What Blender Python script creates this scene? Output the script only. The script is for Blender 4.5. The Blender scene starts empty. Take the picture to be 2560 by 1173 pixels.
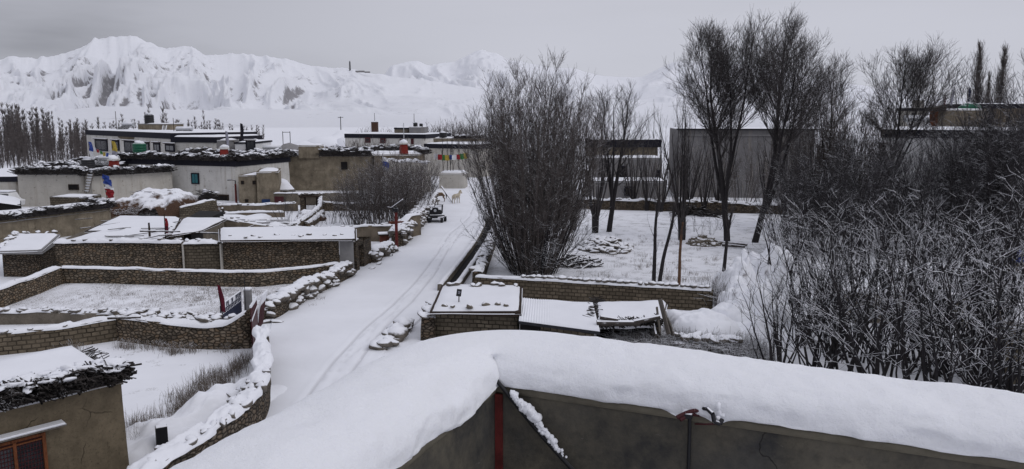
import bpy, math, random
import numpy as np
from mathutils import Vector, Matrix
random.seed(7)
RNG = np.random.default_rng(7)
SC = bpy.context.scene
COL = SC.collection
# ------------------------------------------------------------------ camera geometry
F = 1950.0; CX, CY = 1280.0, 586.5; HZ = 290.0; EYE = 10.6
PITCH = math.atan((CY - HZ) / F)
cp, sp = math.cos(PITCH), math.sin(PITCH)
def ray(px, py):
    u = (px - CX) / F; v = (CY - py) / F
    return np.array([u, cp + v * sp, -sp + v * cp])
def G(px, py, z=0.0):
    d = ray(px, py); t = (z - EYE) / d[2]
    return np.array([d[0] * t, d[1] * t, z])
def W(px, py, Y):
    d = ray(px, py); t = Y / d[1]
    return np.array([d[0] * t, Y, EYE + d[2] * t])
def ZY(py, Y): return W(CX, py, Y)[2]
def on_plane(px, py, p0, n):
    d = ray(px, py); o = np.array([0, 0, EYE]); p0 = np.array(p0); n = np.array(n)
    t = np.dot(p0 - o, n) / np.dot(d, n)
    return o + d * t
# ------------------------------------------------------------------ noise
_perm = np.random.default_rng(3).permutation(512)
_val = np.random.default_rng(4).random(512)
def _h(ix, iy, iz): return _val[(_perm[(_perm[(_perm[ix & 511] + iy) & 511] + iz) & 511])]
def vnoise(x, y, z=0.0):
    x, y, z = np.broadcast_arrays(np.asarray(x, float), np.asarray(y, float), np.asarray(z, float))
    ix, iy, iz = np.floor(x).astype(int), np.floor(y).astype(int), np.floor(z).astype(int)
    fx, fy, fz = x - ix, y - iy, z - iz
    fx, fy, fz = [f * f * (3 - 2 * f) for f in (fx, fy, fz)]
    r = 0
    for a in (0, 1):
        for b in (0, 1):
            for c in (0, 1):
                r = r + _h(ix + a, iy + b, iz + c) * (fx if a else 1 - fx) * (fy if b else 1 - fy) * (fz if c else 1 - fz)
    return r * 2 - 1
def fbm(x, y, z=0.0, o=4, g=0.5, l=2.03):
    s = 0; a = 1; f = 1; n = 0
    for i in range(o):
        s = s + a * vnoise(x * f + 17.3 * i, y * f + 9.1 * i, np.asarray(z) * f); n += a; a *= g; f *= l
    return s / n
# ------------------------------------------------------------------ objects
def tag(o, label=None, cat=None, group=None, kind=None):
    if label: o['label'] = label
    if cat: o['category'] = cat
    if group: o['group'] = group
    if kind: o['kind'] = kind
    return o
def thing(name, label, cat, loc=(0, 0, 0), group=None, kind=None, parent=None):
    o = bpy.data.objects.new(name, None); COL.objects.link(o)
    o.location = Vector([float(c) for c in loc]); o.empty_display_size = 0.3
    tag(o, label, cat, group, kind)
    return o
def adopt(o, parent):
    if parent is not None:
        o.parent = parent
        r = parent
        off = Vector((0, 0, 0))
        while r is not None:
            off += r.location; r = r.parent
        if parent.type == 'EMPTY' and parent.parent is None:
            o.matrix_parent_inverse = Matrix.Translation(-parent.location)
    return o
def obj(name, V, Fc, mat, parent=None, uv=None, smooth=False, loc=None):
    V = np.asarray(V, float)
    me = bpy.data.meshes.new(name)
    if isinstance(Fc, np.ndarray):
        k = Fc.shape[1]; n = len(Fc)
        me.vertices.add(len(V)); me.vertices.foreach_set('co', V.astype(np.float32).ravel())
        me.loops.add(n * k); me.loops.foreach_set('vertex_index', Fc.astype(np.int32).ravel())
        me.polygons.add(n); me.polygons.foreach_set('loop_start', np.arange(0, n * k, k, dtype=np.int32))
        me.polygons.foreach_set('loop_total', np.full(n, k, np.int32))
        me.update(calc_edges=True)
    else:
        me.from_pydata([tuple(v) for v in V], [], Fc); me.update()
    if uv is not None:
        l = me.uv_layers.new(name='UVMap'); l.data.foreach_set('uv', np.asarray(uv, np.float32).ravel())
    if smooth: me.polygons.foreach_set('use_smooth', np.ones(len(me.polygons), bool))
    for m in (mat if isinstance(mat, (list, tuple)) else [mat]): me.materials.append(m)
    o = bpy.data.objects.new(name, me); COL.objects.link(o)
    return adopt(o, parent)
def copy_tree(o, parent=None):
    c = o.copy(); COL.objects.link(c)
    if parent is not None: c.parent = parent
    for ch in o.children: copy_tree(ch, c)
    return c
class MB:
    """collects simple solids into one mesh; uv in metres"""
    def __init__(s): s.v = []; s.f = []; s.uv = []
    def face(s, idx, uvs): s.f.append(tuple(idx)); s.uv += list(uvs)
    def box(s, c, size, rz=0.0, rx=0.0, ry=0.0, taper=1.0):
        M = Matrix.Rotation(rz, 3, 'Z') @ Matrix.Rotation(ry, 3, 'Y') @ Matrix.Rotation(rx, 3, 'X')
        hx, hy, hz = size[0] / 2, size[1] / 2, size[2] / 2
        b = len(s.v)
        for z in (-1, 1):
            t = taper if z > 0 else 1.0
            for x, y in ((-1, -1), (1, -1), (1, 1), (-1, 1)):
                p = M @ Vector((x * hx * t, y * hy * t, z * hz)); s.v.append((c[0] + p[0], c[1] + p[1], c[2] + p[2]))
        L, Wd, H = size
        for q, (a, h) in (((0, 1, 5, 4), (L, H)), ((1, 2, 6, 5), (Wd, H)), ((2, 3, 7, 6), (L, H)), ((3, 0, 4, 7), (Wd, H)), ((4, 5, 6, 7), (L, Wd)), ((3, 2, 1, 0), (L, Wd))):
            s.face([b + i for i in q], [(0, 0), (a, 0), (a, h), (0, h)])
        return s
    def beam(s, p0, p1, w, h=None):
        p0, p1 = Vector([float(c) for c in p0]), Vector([float(c) for c in p1]); d = p1 - p0; L = d.length
        h = w if h is None else h
        x = d.normalized(); up = Vector((0, 0, 1)) if abs(x.z) < .95 else Vector((0, 1, 0))
        y = up.cross(x).normalized(); z = x.cross(y)
        b = len(s.v)
        for q in (p0, p1):
            for a, c in ((-1, -1), (1, -1), (1, 1), (-1, 1)): s.v.append(tuple(q + y * a * w / 2 + z * c * h / 2))
        for i in range(4):
            j = (i + 1) % 4; s.face((b + i, b + j, b + 4 + j, b + 4 + i)[::-1], [(0, 0), (w, 0), (w, L), (0, L)])
        s.face((b, b + 1, b + 2, b + 3), [(0, 0), (w, 0), (w, h), (0, h)]); s.face((b + 7, b + 6, b + 5, b + 4), [(0, 0), (w, 0), (w, h), (0, h)])
        return s
    def tube(s, p0, p1, r0, r1=None, n=10, caps=True):
        r1 = r0 if r1 is None else r1
        p0, p1 = Vector([float(c) for c in p0]), Vector([float(c) for c in p1]); x = (p1 - p0).normalized()
        up = Vector((0, 0, 1)) if abs(x.z) < .95 else Vector((0, 1, 0))
        y = up.cross(x).normalized(); z = x.cross(y); b = len(s.v); L = (p1 - p0).length
        for q, r in ((p0, r0), (p1, r1)):
            for i in range(n):
                a = 2 * math.pi * i / n; s.v.append(tuple(q + (y * math.cos(a) + z * math.sin(a)) * r))
        for i in range(n):
            j = (i + 1) % n; s.face((b + i, b + j, b + n + j, b + n + i), [(i / n, 0), ((i + 1) / n, 0), ((i + 1) / n, L), (i / n, L)])
        if caps:
            s.face(tuple(b + i for i in range(n))[::-1], [(0, 0)] * n); s.face(tuple(b + n + i for i in range(n)), [(0, 0)] * n)
        return s
    def prism(s, pts, z0, z1):
        """vertical prism over a ground polygon; z1 may be a list per point"""
        n = len(pts); b = len(s.v)
        area = sum(pts[i][0] * pts[(i + 1) % n][1] - pts[(i + 1) % n][0] * pts[i][1] for i in range(n))
        if area < 0: pts = list(pts)[::-1]; z1 = list(z1)[::-1] if not np.isscalar(z1) else z1
        zt = [z1] * n if np.isscalar(z1) else z1
        for p in pts: s.v.append((p[0], p[1], z0))
        for p, z in zip(pts, zt): s.v.append((p[0], p[1], z))
        d = 0
        for i in range(n):
            j = (i + 1) % n; L = math.hypot(pts[j][0] - pts[i][0], pts[j][1] - pts[i][1])
            s.face((b + i, b + j, b + n + j, b + n + i), [(d, z0), (d + L, z0), (d + L, zt[j]), (d, zt[i])]); d += L
        s.face(tuple(b + n + i for i in range(n)), [(p[0], p[1]) for p in pts]); s.face(tuple(b + i for i in range(n))[::-1], [(p[0], p[1]) for p in pts][::-1])
        return s
    def build(s, name, mat, parent=None, smooth=False, bevel=0.0):
        o = obj(name, s.v, s.f, mat, parent, s.uv, smooth)
        if bevel:
            m = o.modifiers.new('bevel', 'BEVEL'); m.width = bevel; m.segments = 2; m.limit_method = 'ANGLE'
        return o
def tubes(P0, P1, R0, R1, n=3):
    """frustums for many branch segments at once"""
    P0, P1, R0, R1 = [np.asarray(a, float) for a in (P0, P1, R0, R1)]
    d = P1 - P0; L = np.linalg.norm(d, axis=1, keepdims=True) + 1e-9; d = d / L
    up = np.where(np.abs(d[:, 2:3]) < .9, np.array([[0, 0, 1.0]]), np.array([[0, 1.0, 0]]))
    a = np.cross(up, d); a /= np.linalg.norm(a, axis=1, keepdims=True); b = np.cross(d, a)
    N = len(P0); V = np.zeros((N, 2 * n, 3))
    for i in range(n):
        t = 2 * math.pi * i / n + math.pi / 2
        o = a * math.cos(t) + b * math.sin(t)
        V[:, i] = P0 + o * R0[:, None]; V[:, n + i] = P1 + o * R1[:, None]
    base = (np.arange(N) * 2 * n)[:, None]
    Q = np.concatenate([base + np.array([[i, (i + 1) % n, n + (i + 1) % n, n + i]]) for i in range(n)], 0)
    return V.reshape(-1, 3), Q
def grid_faces(nu, nv):
    i = np.arange(nu * nv).reshape(nu, nv)
    return np.stack([i[:-1, :-1].ravel(), i[1:, :-1].ravel(), i[1:, 1:].ravel(), i[:-1, 1:].ravel()], 1)
# icosphere template
def _ico(sub):
    import bmesh
    bm = bmesh.new(); bmesh.ops.create_icosphere(bm, subdivisions=sub, radius=1.0)
    v = np.array([x.co[:] for x in bm.verts]); f = np.array([[w.index for w in q.verts] for q in bm.faces]); bm.free()
    return v, f
ICO = {1: _ico(1), 2: _ico(2), 3: _ico(3)}
def blobs(centers, sizes, rough=0.25, sub=2, rot=True, tilt=0.35):
    """many irregular stones / lumps in one mesh"""
    tv, tf = ICO[sub]; n = len(centers); m = len(tv)
    V = np.zeros((n, m, 3)); Fc = np.zeros((n, len(tf), 3), int)
    for i, (c, s) in enumerate(zip(centers, sizes)):
        k = 1 + rough * fbm(tv[:, 0] * 1.3 + i * 3.7, tv[:, 1] * 1.3 + i * 1.3, tv[:, 2] * 1.3, o=2) * 1.8
        p = tv * k[:, None] * np.asarray(s)[None, :]
        if rot:
            R = np.array((Matrix.Rotation(random.uniform(0, 6.28), 3, 'Z') @ Matrix.Rotation(random.uniform(-tilt, tilt), 3, 'X') @ Matrix.Rotation(random.uniform(-tilt, tilt), 3, 'Y')))
            p = p @ R.T
        V[i] = p + np.asarray(c)[None, :]; Fc[i] = tf + i * m
    return V.reshape(-1, 3), Fc.reshape(-1, 3)
def join_geo(parts):
    V = []; Q = []; b = 0
    for v, f in parts:
        V.append(v); Q.append(f + b); b += len(v)
    return np.concatenate(V), np.concatenate(Q)
# ------------------------------------------------------------------ materials
class NT:
    def __init__(s, name):
        s.m = bpy.data.materials.new(name); s.m.use_nodes = True; s.t = s.m.node_tree; s.n = s.t.nodes; s.l = s.t.links
        s.n.clear(); s.out = s.n.new('ShaderNodeOutputMaterial')
    def new(s, t, **kw):
        nd = s.n.new(t)
        for k, v in kw.items():
            if k in nd.inputs: s.set(nd, k, v)
            else: setattr(nd, k, v)
        return nd
    def set(s, nd, k, v):
        if hasattr(v, 'is_output') or isinstance(v, bpy.types.NodeSocket): s.l.new(v, nd.inputs[k])
        else: nd.inputs[k].default_value = v
    def coord(s, kind='Object', scale=(1, 1, 1)):
        tc = s.new('ShaderNodeTexCoord'); mp = s.new('ShaderNodeMapping'); s.l.new(tc.outputs[kind], mp.inputs['Vector']); mp.inputs['Scale'].default_value = scale
        return mp.outputs['Vector']
    def noise(s, vec, scale, detail=4, rough=.55, dist=0.0):
        nd = s.new('ShaderNodeTexNoise'); s.l.new(vec, nd.inputs['Vector']); nd.inputs['Scale'].default_value = scale; nd.inputs['Detail'].default_value = detail; nd.inputs['Roughness'].default_value = rough; nd.inputs['Distortion'].default_value = dist
        return nd.outputs['Fac']
    def ramp(s, fac, stops):
        r = s.new('ShaderNodeValToRGB'); s.l.new(fac, r.inputs['Fac']); e = r.color_ramp.elements
        while len(e) < len(stops): e.new(0.5)
        for el, (p, c) in zip(e, stops): el.position = p; el.color = (*c, 1) if len(c) == 3 else c
        return r.outputs['Color']
    def map(s, v, a, b, c=0., d=1.):
        m = s.new('ShaderNodeMapRange'); s.l.new(v, m.inputs['Value']); m.inputs['From Min'].default_value = a; m.inputs['From Max'].default_value = b; m.inputs['To Min'].default_value = c; m.inputs['To Max'].default_value = d
        return m.outputs['Result']
    def math(s, op, a, b=0.0):
        m = s.new('ShaderNodeMath'); m.operation = op
        for i, v in enumerate((a, b)):
            if isinstance(v, bpy.types.NodeSocket): s.l.new(v, m.inputs[i])
            else: m.inputs[i].default_value = v
        return m.outputs[0]
    def mix(s, f, a, b, blend='MIX'):
        m = s.new('ShaderNodeMix'); m.data_type = 'RGBA'; m.blend_type = blend
        for i, v in ((0, f), (6, a), (7, b)):
            if isinstance(v, bpy.types.NodeSocket): s.l.new(v, m.inputs[i])
            else: m.inputs[i].default_value = v if i == 0 else ((*v, 1) if len(v) == 3 else v)
        return m.outputs[2]
    def bump(s, h, strength=.5, dist=.02, nrm=None):
        b = s.new('ShaderNodeBump'); s.l.new(h, b.inputs['Height']); b.inputs['Strength'].default_value = strength; b.inputs['Distance'].default_value = dist
        if nrm is not None: s.l.new(nrm, b.inputs['Normal'])
        return b.outputs['Normal']
    def bsdf(s, color, rough=.85, normal=None, metallic=0.0, spec=.3):
        p = s.new('ShaderNodeBsdfPrincipled')
        if isinstance(color, bpy.types.NodeSocket): s.l.new(color, p.inputs['Base Color'])
        else: p.inputs['Base Color'].default_value = (*color, 1)
        if isinstance(rough, bpy.types.NodeSocket): s.l.new(rough, p.inputs['Roughness'])
        else: p.inputs['Roughness'].default_value = rough
        p.inputs['Metallic'].default_value = metallic; p.inputs['Specular IOR Level'].default_value = spec
        if normal is not None: s.l.new(normal, p.inputs['Normal'])
        return p.outputs[0]
    def snow(s, shader, lo=.35, hi=.6, nscale=3.0, namp=.5, kind='Object'):
        """lay snow on the upward faces"""
        g = s.new('ShaderNodeNewGeometry'); sx = s.new('ShaderNodeSeparateXYZ'); s.l.new(g.outputs['Normal'], sx.inputs[0])
        vec = s.coord(kind); nz = s.noise(vec, nscale, 3)
        f = s.math('ADD', sx.outputs['Z'], s.map(nz, 0, 1, -namp, namp))
        f = s.map(f, lo, hi)
        sn = s.bsdf(SNOWC, .9, None, 0, .1)
        m = s.new('ShaderNodeMixShader'); s.l.new(f, m.inputs[0]); s.l.new(shader, m.inputs[1]); s.l.new(sn, m.inputs[2])
        return m.outputs[0]
    def done(s, shader): s.l.new(shader, s.out.inputs['Surface']); return s.m
SNOWC = (.80, .81, .85)
def mat_snow(name='snow', grain=1.0, lump=.05, lumpscale=1.2, col=SNOWC, grit=0.0, soil=(.10, .085, .065), gs=1.5):
    t = NT(name); v = t.coord(); n1 = t.noise(v, lumpscale, 5); n2 = t.noise(v, 60 * grain, 3)
    nb = t.bump(n1, .6, lump); nb = t.bump(n2, .25, .004, nb)
    c = t.mix(t.map(t.noise(v, .6, 4), .35, .7), col, tuple(x * .95 for x in col))
    if grit:
        k = t.math('MULTIPLY', t.map(t.noise(v, gs, 6, .7), .62 - grit * .25, .72 - grit * .12), t.map(t.noise(v, 14, 3, .7), .45, .6))
        c = t.mix(k, c, soil)
    return t.done(t.bsdf(c, .9, nb, 0, .15))
def mat_mud(name, col=(.17, .14, .105), dark=.55, streak=.3, crack=True):
    t = NT(name); v = t.coord(); u = t.coord('UV', (1, 1, 1))
    st = t.noise(t.coord('Object', (2.2, 2.2, .16)), 1.6, 5, .65)
    n = t.noise(v, 1.1, 6, .65); n2 = t.noise(v, 14, 5, .7)
    c = t.mix(t.map(n, .32, .68), tuple(x * .58 for x in col), tuple(min(1, x * 1.25) for x in col))
    c = t.mix(t.math('MULTIPLY', t.map(st, .5, .68), streak), c, tuple(x * dark for x in col))
    c = t.mix(t.math('MULTIPLY', t.map(n2, .54, .66), .7), c, tuple(x * .5 for x in col))
    nb = t.bump(n2, .5, .03); nb = t.bump(n, .6, .12, nb)
    if crack:
        vo = t.new('ShaderNodeTexVoronoi'); vo.feature = 'DISTANCE_TO_EDGE'; vo.inputs['Scale'].default_value = .55
        nv = t.new('ShaderNodeMix'); nv.data_type = 'VECTOR'; nv.inputs[0].default_value = .25
        nn = t.new('ShaderNodeTexNoise'); nn.inputs['Scale'].default_value = 2.5; t.l.new(v, nn.inputs['Vector']); t.l.new(v, nv.inputs[4]); t.l.new(nn.outputs['Color'], nv.inputs[5]); t.l.new(nv.outputs[1], vo.inputs['Vector'])
        k = t.math('MULTIPLY', t.map(vo.outputs['Distance'], .0, .010, 1, 0), t.map(t.noise(v, .9, 2), .5, .6))
        c = t.mix(k, c, tuple(x * .25 for x in col))
    return t.done(t.bsdf(c, .95, nb, 0, .15))
def mat_wash(name='whitewash', col=(.60, .585, .555)):
    """lime-washed mud wall with flaking, holes and run-off stains"""
    t = NT(name); v = t.coord()
    st = t.noise(t.coord('Object', (1.6, 1.6, .12)), 1.5, 5, .7)
    n = t.noise(v, .8, 6, .7); fl = t.noise(v, 1.5, 7, .75); ho = t.noise(t.coord('Object', (1, 1, 1.5)), 3.2, 4, .75)
    c = t.mix(t.map(n, .3, .7), tuple(x * .8 for x in col), col)
    c = t.mix(t.math('MULTIPLY', t.map(st, .52, .7), .55), c, (.30, .26, .21))
    c = t.mix(t.map(fl, .60, .66, 0, .8), c, (.19, .165, .13))
    c = t.mix(t.map(ho, .655, .68), c, (.05, .043, .035))
    nb = t.bump(fl, .5, .05); nb = t.bump(n, .5, .15, nb)
    return t.done(t.bsdf(c, .92, nb, 0, .2))
def mat_rubble(name, col=(.17, .14, .11), sc=3.5, warm=.0, snowlo=None):
    t = NT(name); u = t.coord('UV', (sc * 1.35, sc * 2.3, 1))
    vn = t.new('ShaderNodeTexNoise'); vn.inputs['Scale'].default_value = 1.2; vn.inputs['Detail'].default_value = 3; t.l.new(u, vn.inputs['Vector'])
    mv = t.new('ShaderNodeMix'); mv.data_type = 'VECTOR'; mv.inputs[0].default_value = .14; t.l.new(u, mv.inputs[4]); t.l.new(vn.outputs['Color'], mv.inputs[5])
    vo = t.new('ShaderNodeTexVoronoi'); vo.voronoi_dimensions = '2D'; vo.inputs['Scale'].default_value = 1.0; vo.inputs['Randomness'].default_value = .9; t.l.new(mv.outputs[1], vo.inputs['Vector'])
    ve = t.new('ShaderNodeTexVoronoi'); ve.voronoi_dimensions = '2D'; ve.feature = 'DISTANCE_TO_EDGE'; ve.inputs['Scale'].default_value = 1.0; ve.inputs['Randomness'].default_value = .9; t.l.new(mv.outputs[1], ve.inputs['Vector'])
    hs = t.new('ShaderNodeSeparateColor'); t.l.new(vo.outputs['Color'], hs.inputs[0])
    c = t.ramp(hs.outputs[0], [(0, tuple(x * .5 for x in col)), (.35, col), (.6, (col[0] * 1.25, col[1] * 1.1, col[2] * .95)), (.85, tuple(x * 1.45 for x in col)), (1, (col[0] * 1.7, col[1] * 1.65, col[2] * 1.6))])
    n = t.noise(t.coord(), 9, 5, .7); c = t.mix(t.map(n, .35, .75, 0, .6), c, tuple(x * .45 for x in col))
    jo = t.map(ve.outputs['Distance'], .02, .11)
    c = t.mix(jo, tuple(x * .24 for x in col), c)
    h = t.math('ADD', t.map(ve.outputs['Distance'], 0, .22), t.math('MULTIPLY', n, .35))
    nb = t.bump(h, 1.0, .09)
    sh = t.bsdf(c, .92, nb, 0, .15)
    if snowlo is not None: sh = t.snow(sh, snowlo, snowlo + .25, 2.5, .35)
    return t.done(sh)
def mat_brick(name, col=(.145, .118, .085), bw=.33, bh=.185):
    """sun-dried block wall"""
    t = NT(name); u = t.coord('UV', (1, 1, 1)); vn = t.new('ShaderNodeTexNoise'); vn.inputs['Scale'].default_value = 1.7; t.l.new(u, vn.inputs['Vector'])
    mv = t.new('ShaderNodeMix'); mv.data_type = 'VECTOR'; mv.inputs[0].default_value = .10; t.l.new(u, mv.inputs[4]); t.l.new(vn.outputs['Color'], mv.inputs[5])
    b = t.new('ShaderNodeTexBrick'); t.l.new(mv.outputs[1], b.inputs['Vector']); b.inputs['Scale'].default_value = 1.0; b.inputs['Brick Width'].default_value = bw; b.inputs['Row Height'].default_value = bh
    b.inputs['Mortar Size'].default_value = .026; b.inputs['Mortar Smooth'].default_value = .35; b.inputs['Bias'].default_value = -.1
    b.inputs['Color1'].default_value = (*[x * .7 for x in col], 1); b.inputs['Color2'].default_value = (*[x * 1.3 for x in col], 1); b.inputs['Mortar'].default_value = (*[x * .2 for x in col], 1)
    n = t.noise(t.coord(), 3.5, 6, .7); n2 = t.noise(t.coord(), .5, 3)
    c = t.mix(t.map(n, .35, .7, 0, .75), b.outputs['Color'], tuple(x * .5 for x in col)); c = t.mix(t.map(n2, .45, .65, 0, .35), c, tuple(x * 1.3 for x in col))
    h = t.math('ADD', t.map(b.outputs['Fac'], 0, 1, 1, 0), t.math('MULTIPLY', n, .7)); nb = t.bump(h, .9, .05)
    return t.done(t.bsdf(c, .95, nb, 0, .12))
def mat_plain(name, col, rough=.7, metallic=0, var=.25, nscale=6, spec=.3, snow=None, bump=.3, bd=.01):
    t = NT(name); v = t.coord(); n = t.noise(v, nscale, 5, .65)
    c = t.mix(t.map(n, .3, .7), tuple(x * (1 - var) for x in col), tuple(min(1, x * (1 + var)) for x in col))
    sh = t.bsdf(c, rough, t.bump(n, bump, bd), metallic, spec)
    if snow: sh = t.snow(sh, *snow)
    return t.done(sh)
def mat_wood(name, col, snow=None):
    t = NT(name); n = t.noise(t.coord('Object', (6, 6, 1)), 5, 5, .7, .3); n2 = t.noise(t.coord(), 1.5, 3)
    c = t.mix(t.map(n, .3, .7), tuple(x * .5 for x in col), tuple(x * 1.3 for x in col)); c = t.mix(t.map(n2, .4, .7, 0, .4), c, tuple(x * .55 for x in col))
    sh = t.bsdf(c, .8, t.bump(n, .4, .01), 0, .2)
    if snow: sh = t.snow(sh, *snow)
    return t.done(sh)
M = {}
M['snow'] = mat_snow()
M['snow_ground'] = mat_snow('snow_ground', .4, .10, .35, grit=.12, gs=.5)
M['snow_field'] = mat_snow('snow_on_grass', .5, .08, .8, grit=1.0, gs=.42, soil=(.12, .095, .07))
M['snow_orchard'] = mat_snow('snow_orchard', .5, .08, .8, grit=.55, gs=.7, soil=(.07, .06, .05))
M['mud'] = mat_mud('mud_plaster'); M['mud2'] = mat_mud('pale_mud_plaster', (.225, .19, .14), .5, .5); M['mud3'] = mat_mud('grey_mud_plaster', (.15, .13, .105))
M['mud_near'] = mat_mud('cracked_mud_plaster', (.155, .125, .085), .6, .35)
M['wash'] = mat_wash(); M['wash2'] = mat_wash('stained_whitewash', (.50, .475, .43)); M['paint'] = mat_plain('white_paint_wall', (.66, .66, .66), .9, 0, .08, 1.5); M['grey'] = mat_plain('grey_render', (.22, .215, .215), .9, 0, .15, 2)
M['lilac'] = mat_wash('pale_render', (.20, .195, .198))
M['rubble'] = mat_rubble('rubble_stone', (.175, .143, .108)); M['rubble_big'] = mat_rubble('large_rubble_stone', (.165, .138, .106), 3.1); M['rubble_dark'] = mat_rubble('dark_rubble_stone', (.125, .104, .082), 3.6)
M['brick'] = mat_brick('adobe_block'); M['brick2'] = mat_brick('small_adobe_block', (.135, .113, .084), .33, .185)
M['stone'] = mat_plain('snowy_stone', (.12, .105, .09), .9, 0, .4, 4, snow=(.30, .55, 2.5, .35), bump=.6, bd=.03)
M['stone_bare'] = mat_plain('bare_stone', (.14, .12, .095), .9, 0, .4, 4, snow=(.72, .9, 2.5, .3), bump=.6, bd=.03)
M['brush'] = mat_plain('brushwood', (.034, .029, .027), .9, 0, .5, 8, snow=(1.02, 1.2, 1.2, .5))
M['brush_far'] = mat_plain('brushwood_packed', (.024, .021, .022), .9, 0, .5, 8, snow=(.85, 1.05, 1.4, .45))
M['log'] = mat_wood('weathered_log', (.055, .046, .04), snow=(.35, .6, 3, .3))
M['band'] = mat_plain('black_painted_band', (.010, .010, .017), .85, 0, .3, 4)
M['bark'] = mat_plain('dark_bark', (.026, .023, .024), .95, 0, .5, 9, bump=.8, bd=.03, snow=(.93, 1.2, 3, .4))
M['twig'] = mat_plain('bare_twig', (.060, .053, .053), .95, 0, .4, 6, snow=(.80, 1.15, 2, .35))
M['twig_brown'] = mat_plain('brown_twig', (.092, .079, .074), .95, 0, .4, 6, snow=(.60, .9, 1.6, .5))
M['twig_snow'] = mat_plain('snow_laden_twig', (.020, .018, .020), .95, 0, .4, 6, snow=(.48, .66, 1.3, .38))
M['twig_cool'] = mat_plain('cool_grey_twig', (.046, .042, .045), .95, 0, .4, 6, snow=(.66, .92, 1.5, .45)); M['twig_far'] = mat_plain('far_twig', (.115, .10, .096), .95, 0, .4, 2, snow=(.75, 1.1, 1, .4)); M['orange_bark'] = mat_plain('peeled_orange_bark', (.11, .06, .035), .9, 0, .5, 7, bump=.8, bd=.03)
M['concrete'] = None
M['black'] = mat_plain('black_plastic', (.012, .012, .014), .5, 0, .2, 6, snow=(.75, .95, 2, .2)); M['metal_dark'] = mat_plain('dark_metal', (.03, .03, .034), .55, .6, .3, 8, snow=(.7, .95, 2, .3))
M['red'] = mat_plain('red_paint', (.105, .016, .014), .75, 0, .6, 9); M['maroon'] = mat_plain('maroon_paint', (.055, .010, .013), .6, 0, .3, 5); M['rust'] = mat_plain('rusty_red_sheet', (.10, .032, .02), .8, 0, .4, 4)
M['redstack'] = mat_plain('red_ochre_wash', (.17, .022, .017), .9, 0, .3, 3)
M['wood'] = mat_wood('brown_wood', (.16, .055, .022)); M['wood_dark'] = mat_wood('dark_wood', (.04, .027, .02)); M['wood_grey'] = mat_wood('grey_wood', (.13, .115, .10), snow=(.6, .85, 2, .3))
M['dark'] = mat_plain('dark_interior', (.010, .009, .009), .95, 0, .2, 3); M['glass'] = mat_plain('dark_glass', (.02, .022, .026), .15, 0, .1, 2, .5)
M['cyan'] = mat_plain('teal_curtain', (.03, .13, .15), .6); M['blue'] = mat_plain('blue_paint', (.012, .035, .11), .6); M['green'] = mat_plain('green_plastic', (.008, .09, .05), .5, snow=(.75, .95, 2, .2))
M['navy'] = mat_plain('navy_paint', (.012, .016, .04), .55, snow=(.6, .8, 3, .3)); M['steel'] = mat_plain('pale_steel', (.45, .46, .48), .5, .3, .1, 3, snow=(.4, .6, 2, .2))
M['straw'] = mat_plain('brown_straw', (.075, .043, .028), .95, 0, .5, 12, bump=.9, bd=.05, snow=(.5, .8, 1.5, .5)); M['soil'] = mat_plain('red_brown_soil', (.060, .032, .022), .95, 0, .35, 5, bump=.6, bd=.05, snow=(.18, .36, 1.6, .35))
M['drygrass'] = mat_plain('dry_grass', (.16, .13, .105), .95, 0, .4, 10, snow=(.25, .6, 3, .6)); M['reed'] = mat_plain('snowy_reed', (.07, .06, .05), .95, 0, .4, 8, snow=(.05, .35, 2, .5))
for nm, c in (('f_blue', (.03, .06, .25)), ('f_white', (.6, .6, .62)), ('f_red', (.25, .02, .025)), ('f_green', (.04, .16, .05)), ('f_yellow', (.36, .27, .05)), ('f_maroon', (.10, .012, .025)), ('f_grey', (.28, .28, .33))):
    M[nm] = mat_plain('flag_' + nm[2:], c, .9, 0, .2, 4)
M['tan_hair'] = mat_plain('tan_horse_coat', (.15, .10, .062), .85, 0, .35, 3); M['white_hair'] = mat_plain('cream_horse_coat', (.42, .37, .29), .85, 0, .2, 3)
def mat_concrete():
    t = NT('stained_concrete'); v = t.coord('Object'); n = t.noise(v, 2.2, 7, .7); n2 = t.noise(v, 22, 6, .75); n3 = t.noise(v, .9, 3); sc = t.noise(t.coord('Object', (1, 1, 2.5)), 5.5, 4, .8, 1.0)
    c = t.mix(t.map(n, .35, .66), (.034, .034, .034), (.155, .136, .098))
    c = t.mix(t.map(n3, .50, .64, 0, .5), c, (.075, .077, .083))
    c = t.mix(t.map(n2, .5, .75, 0, .65), c, (.035, .033, .030)); c = t.mix(t.map(sc, .66, .72, 0, .6), c, (.22, .21, .19))
    vo = t.new('ShaderNodeTexVoronoi'); vo.feature = 'DISTANCE_TO_EDGE'; vo.inputs['Scale'].default_value = 1.1; mv = t.new('ShaderNodeMix'); mv.data_type = 'VECTOR'; mv.inputs[0].default_value = .3
    nn = t.new('ShaderNodeTexNoise'); nn.inputs['Scale'].default_value = 5; nn.inputs['Detail'].default_value = 5; t.l.new(v, nn.inputs['Vector']); t.l.new(v, mv.inputs[4]); t.l.new(nn.outputs['Color'], mv.inputs[5]); t.l.new(mv.outputs[1], vo.inputs['Vector'])
    k = t.math('MULTIPLY', t.map(vo.outputs['Distance'], 0, .006, 1, 0), t.map(t.noise(v, 2, 2), .52, .56)); c = t.mix(k, c, (.015, .014, .013))
    nb = t.bump(n2, .35, .006); nb = t.bump(n, .5, .02, nb)
    return t.done(t.bsdf(c, .9, nb, 0, .25))
M['concrete'] = mat_concrete(); M['coping'] = mat_plain('tan_cement_coping', (.125, .112, .085), .9, 0, .3, 9, bump=.5, bd=.01)
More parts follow.
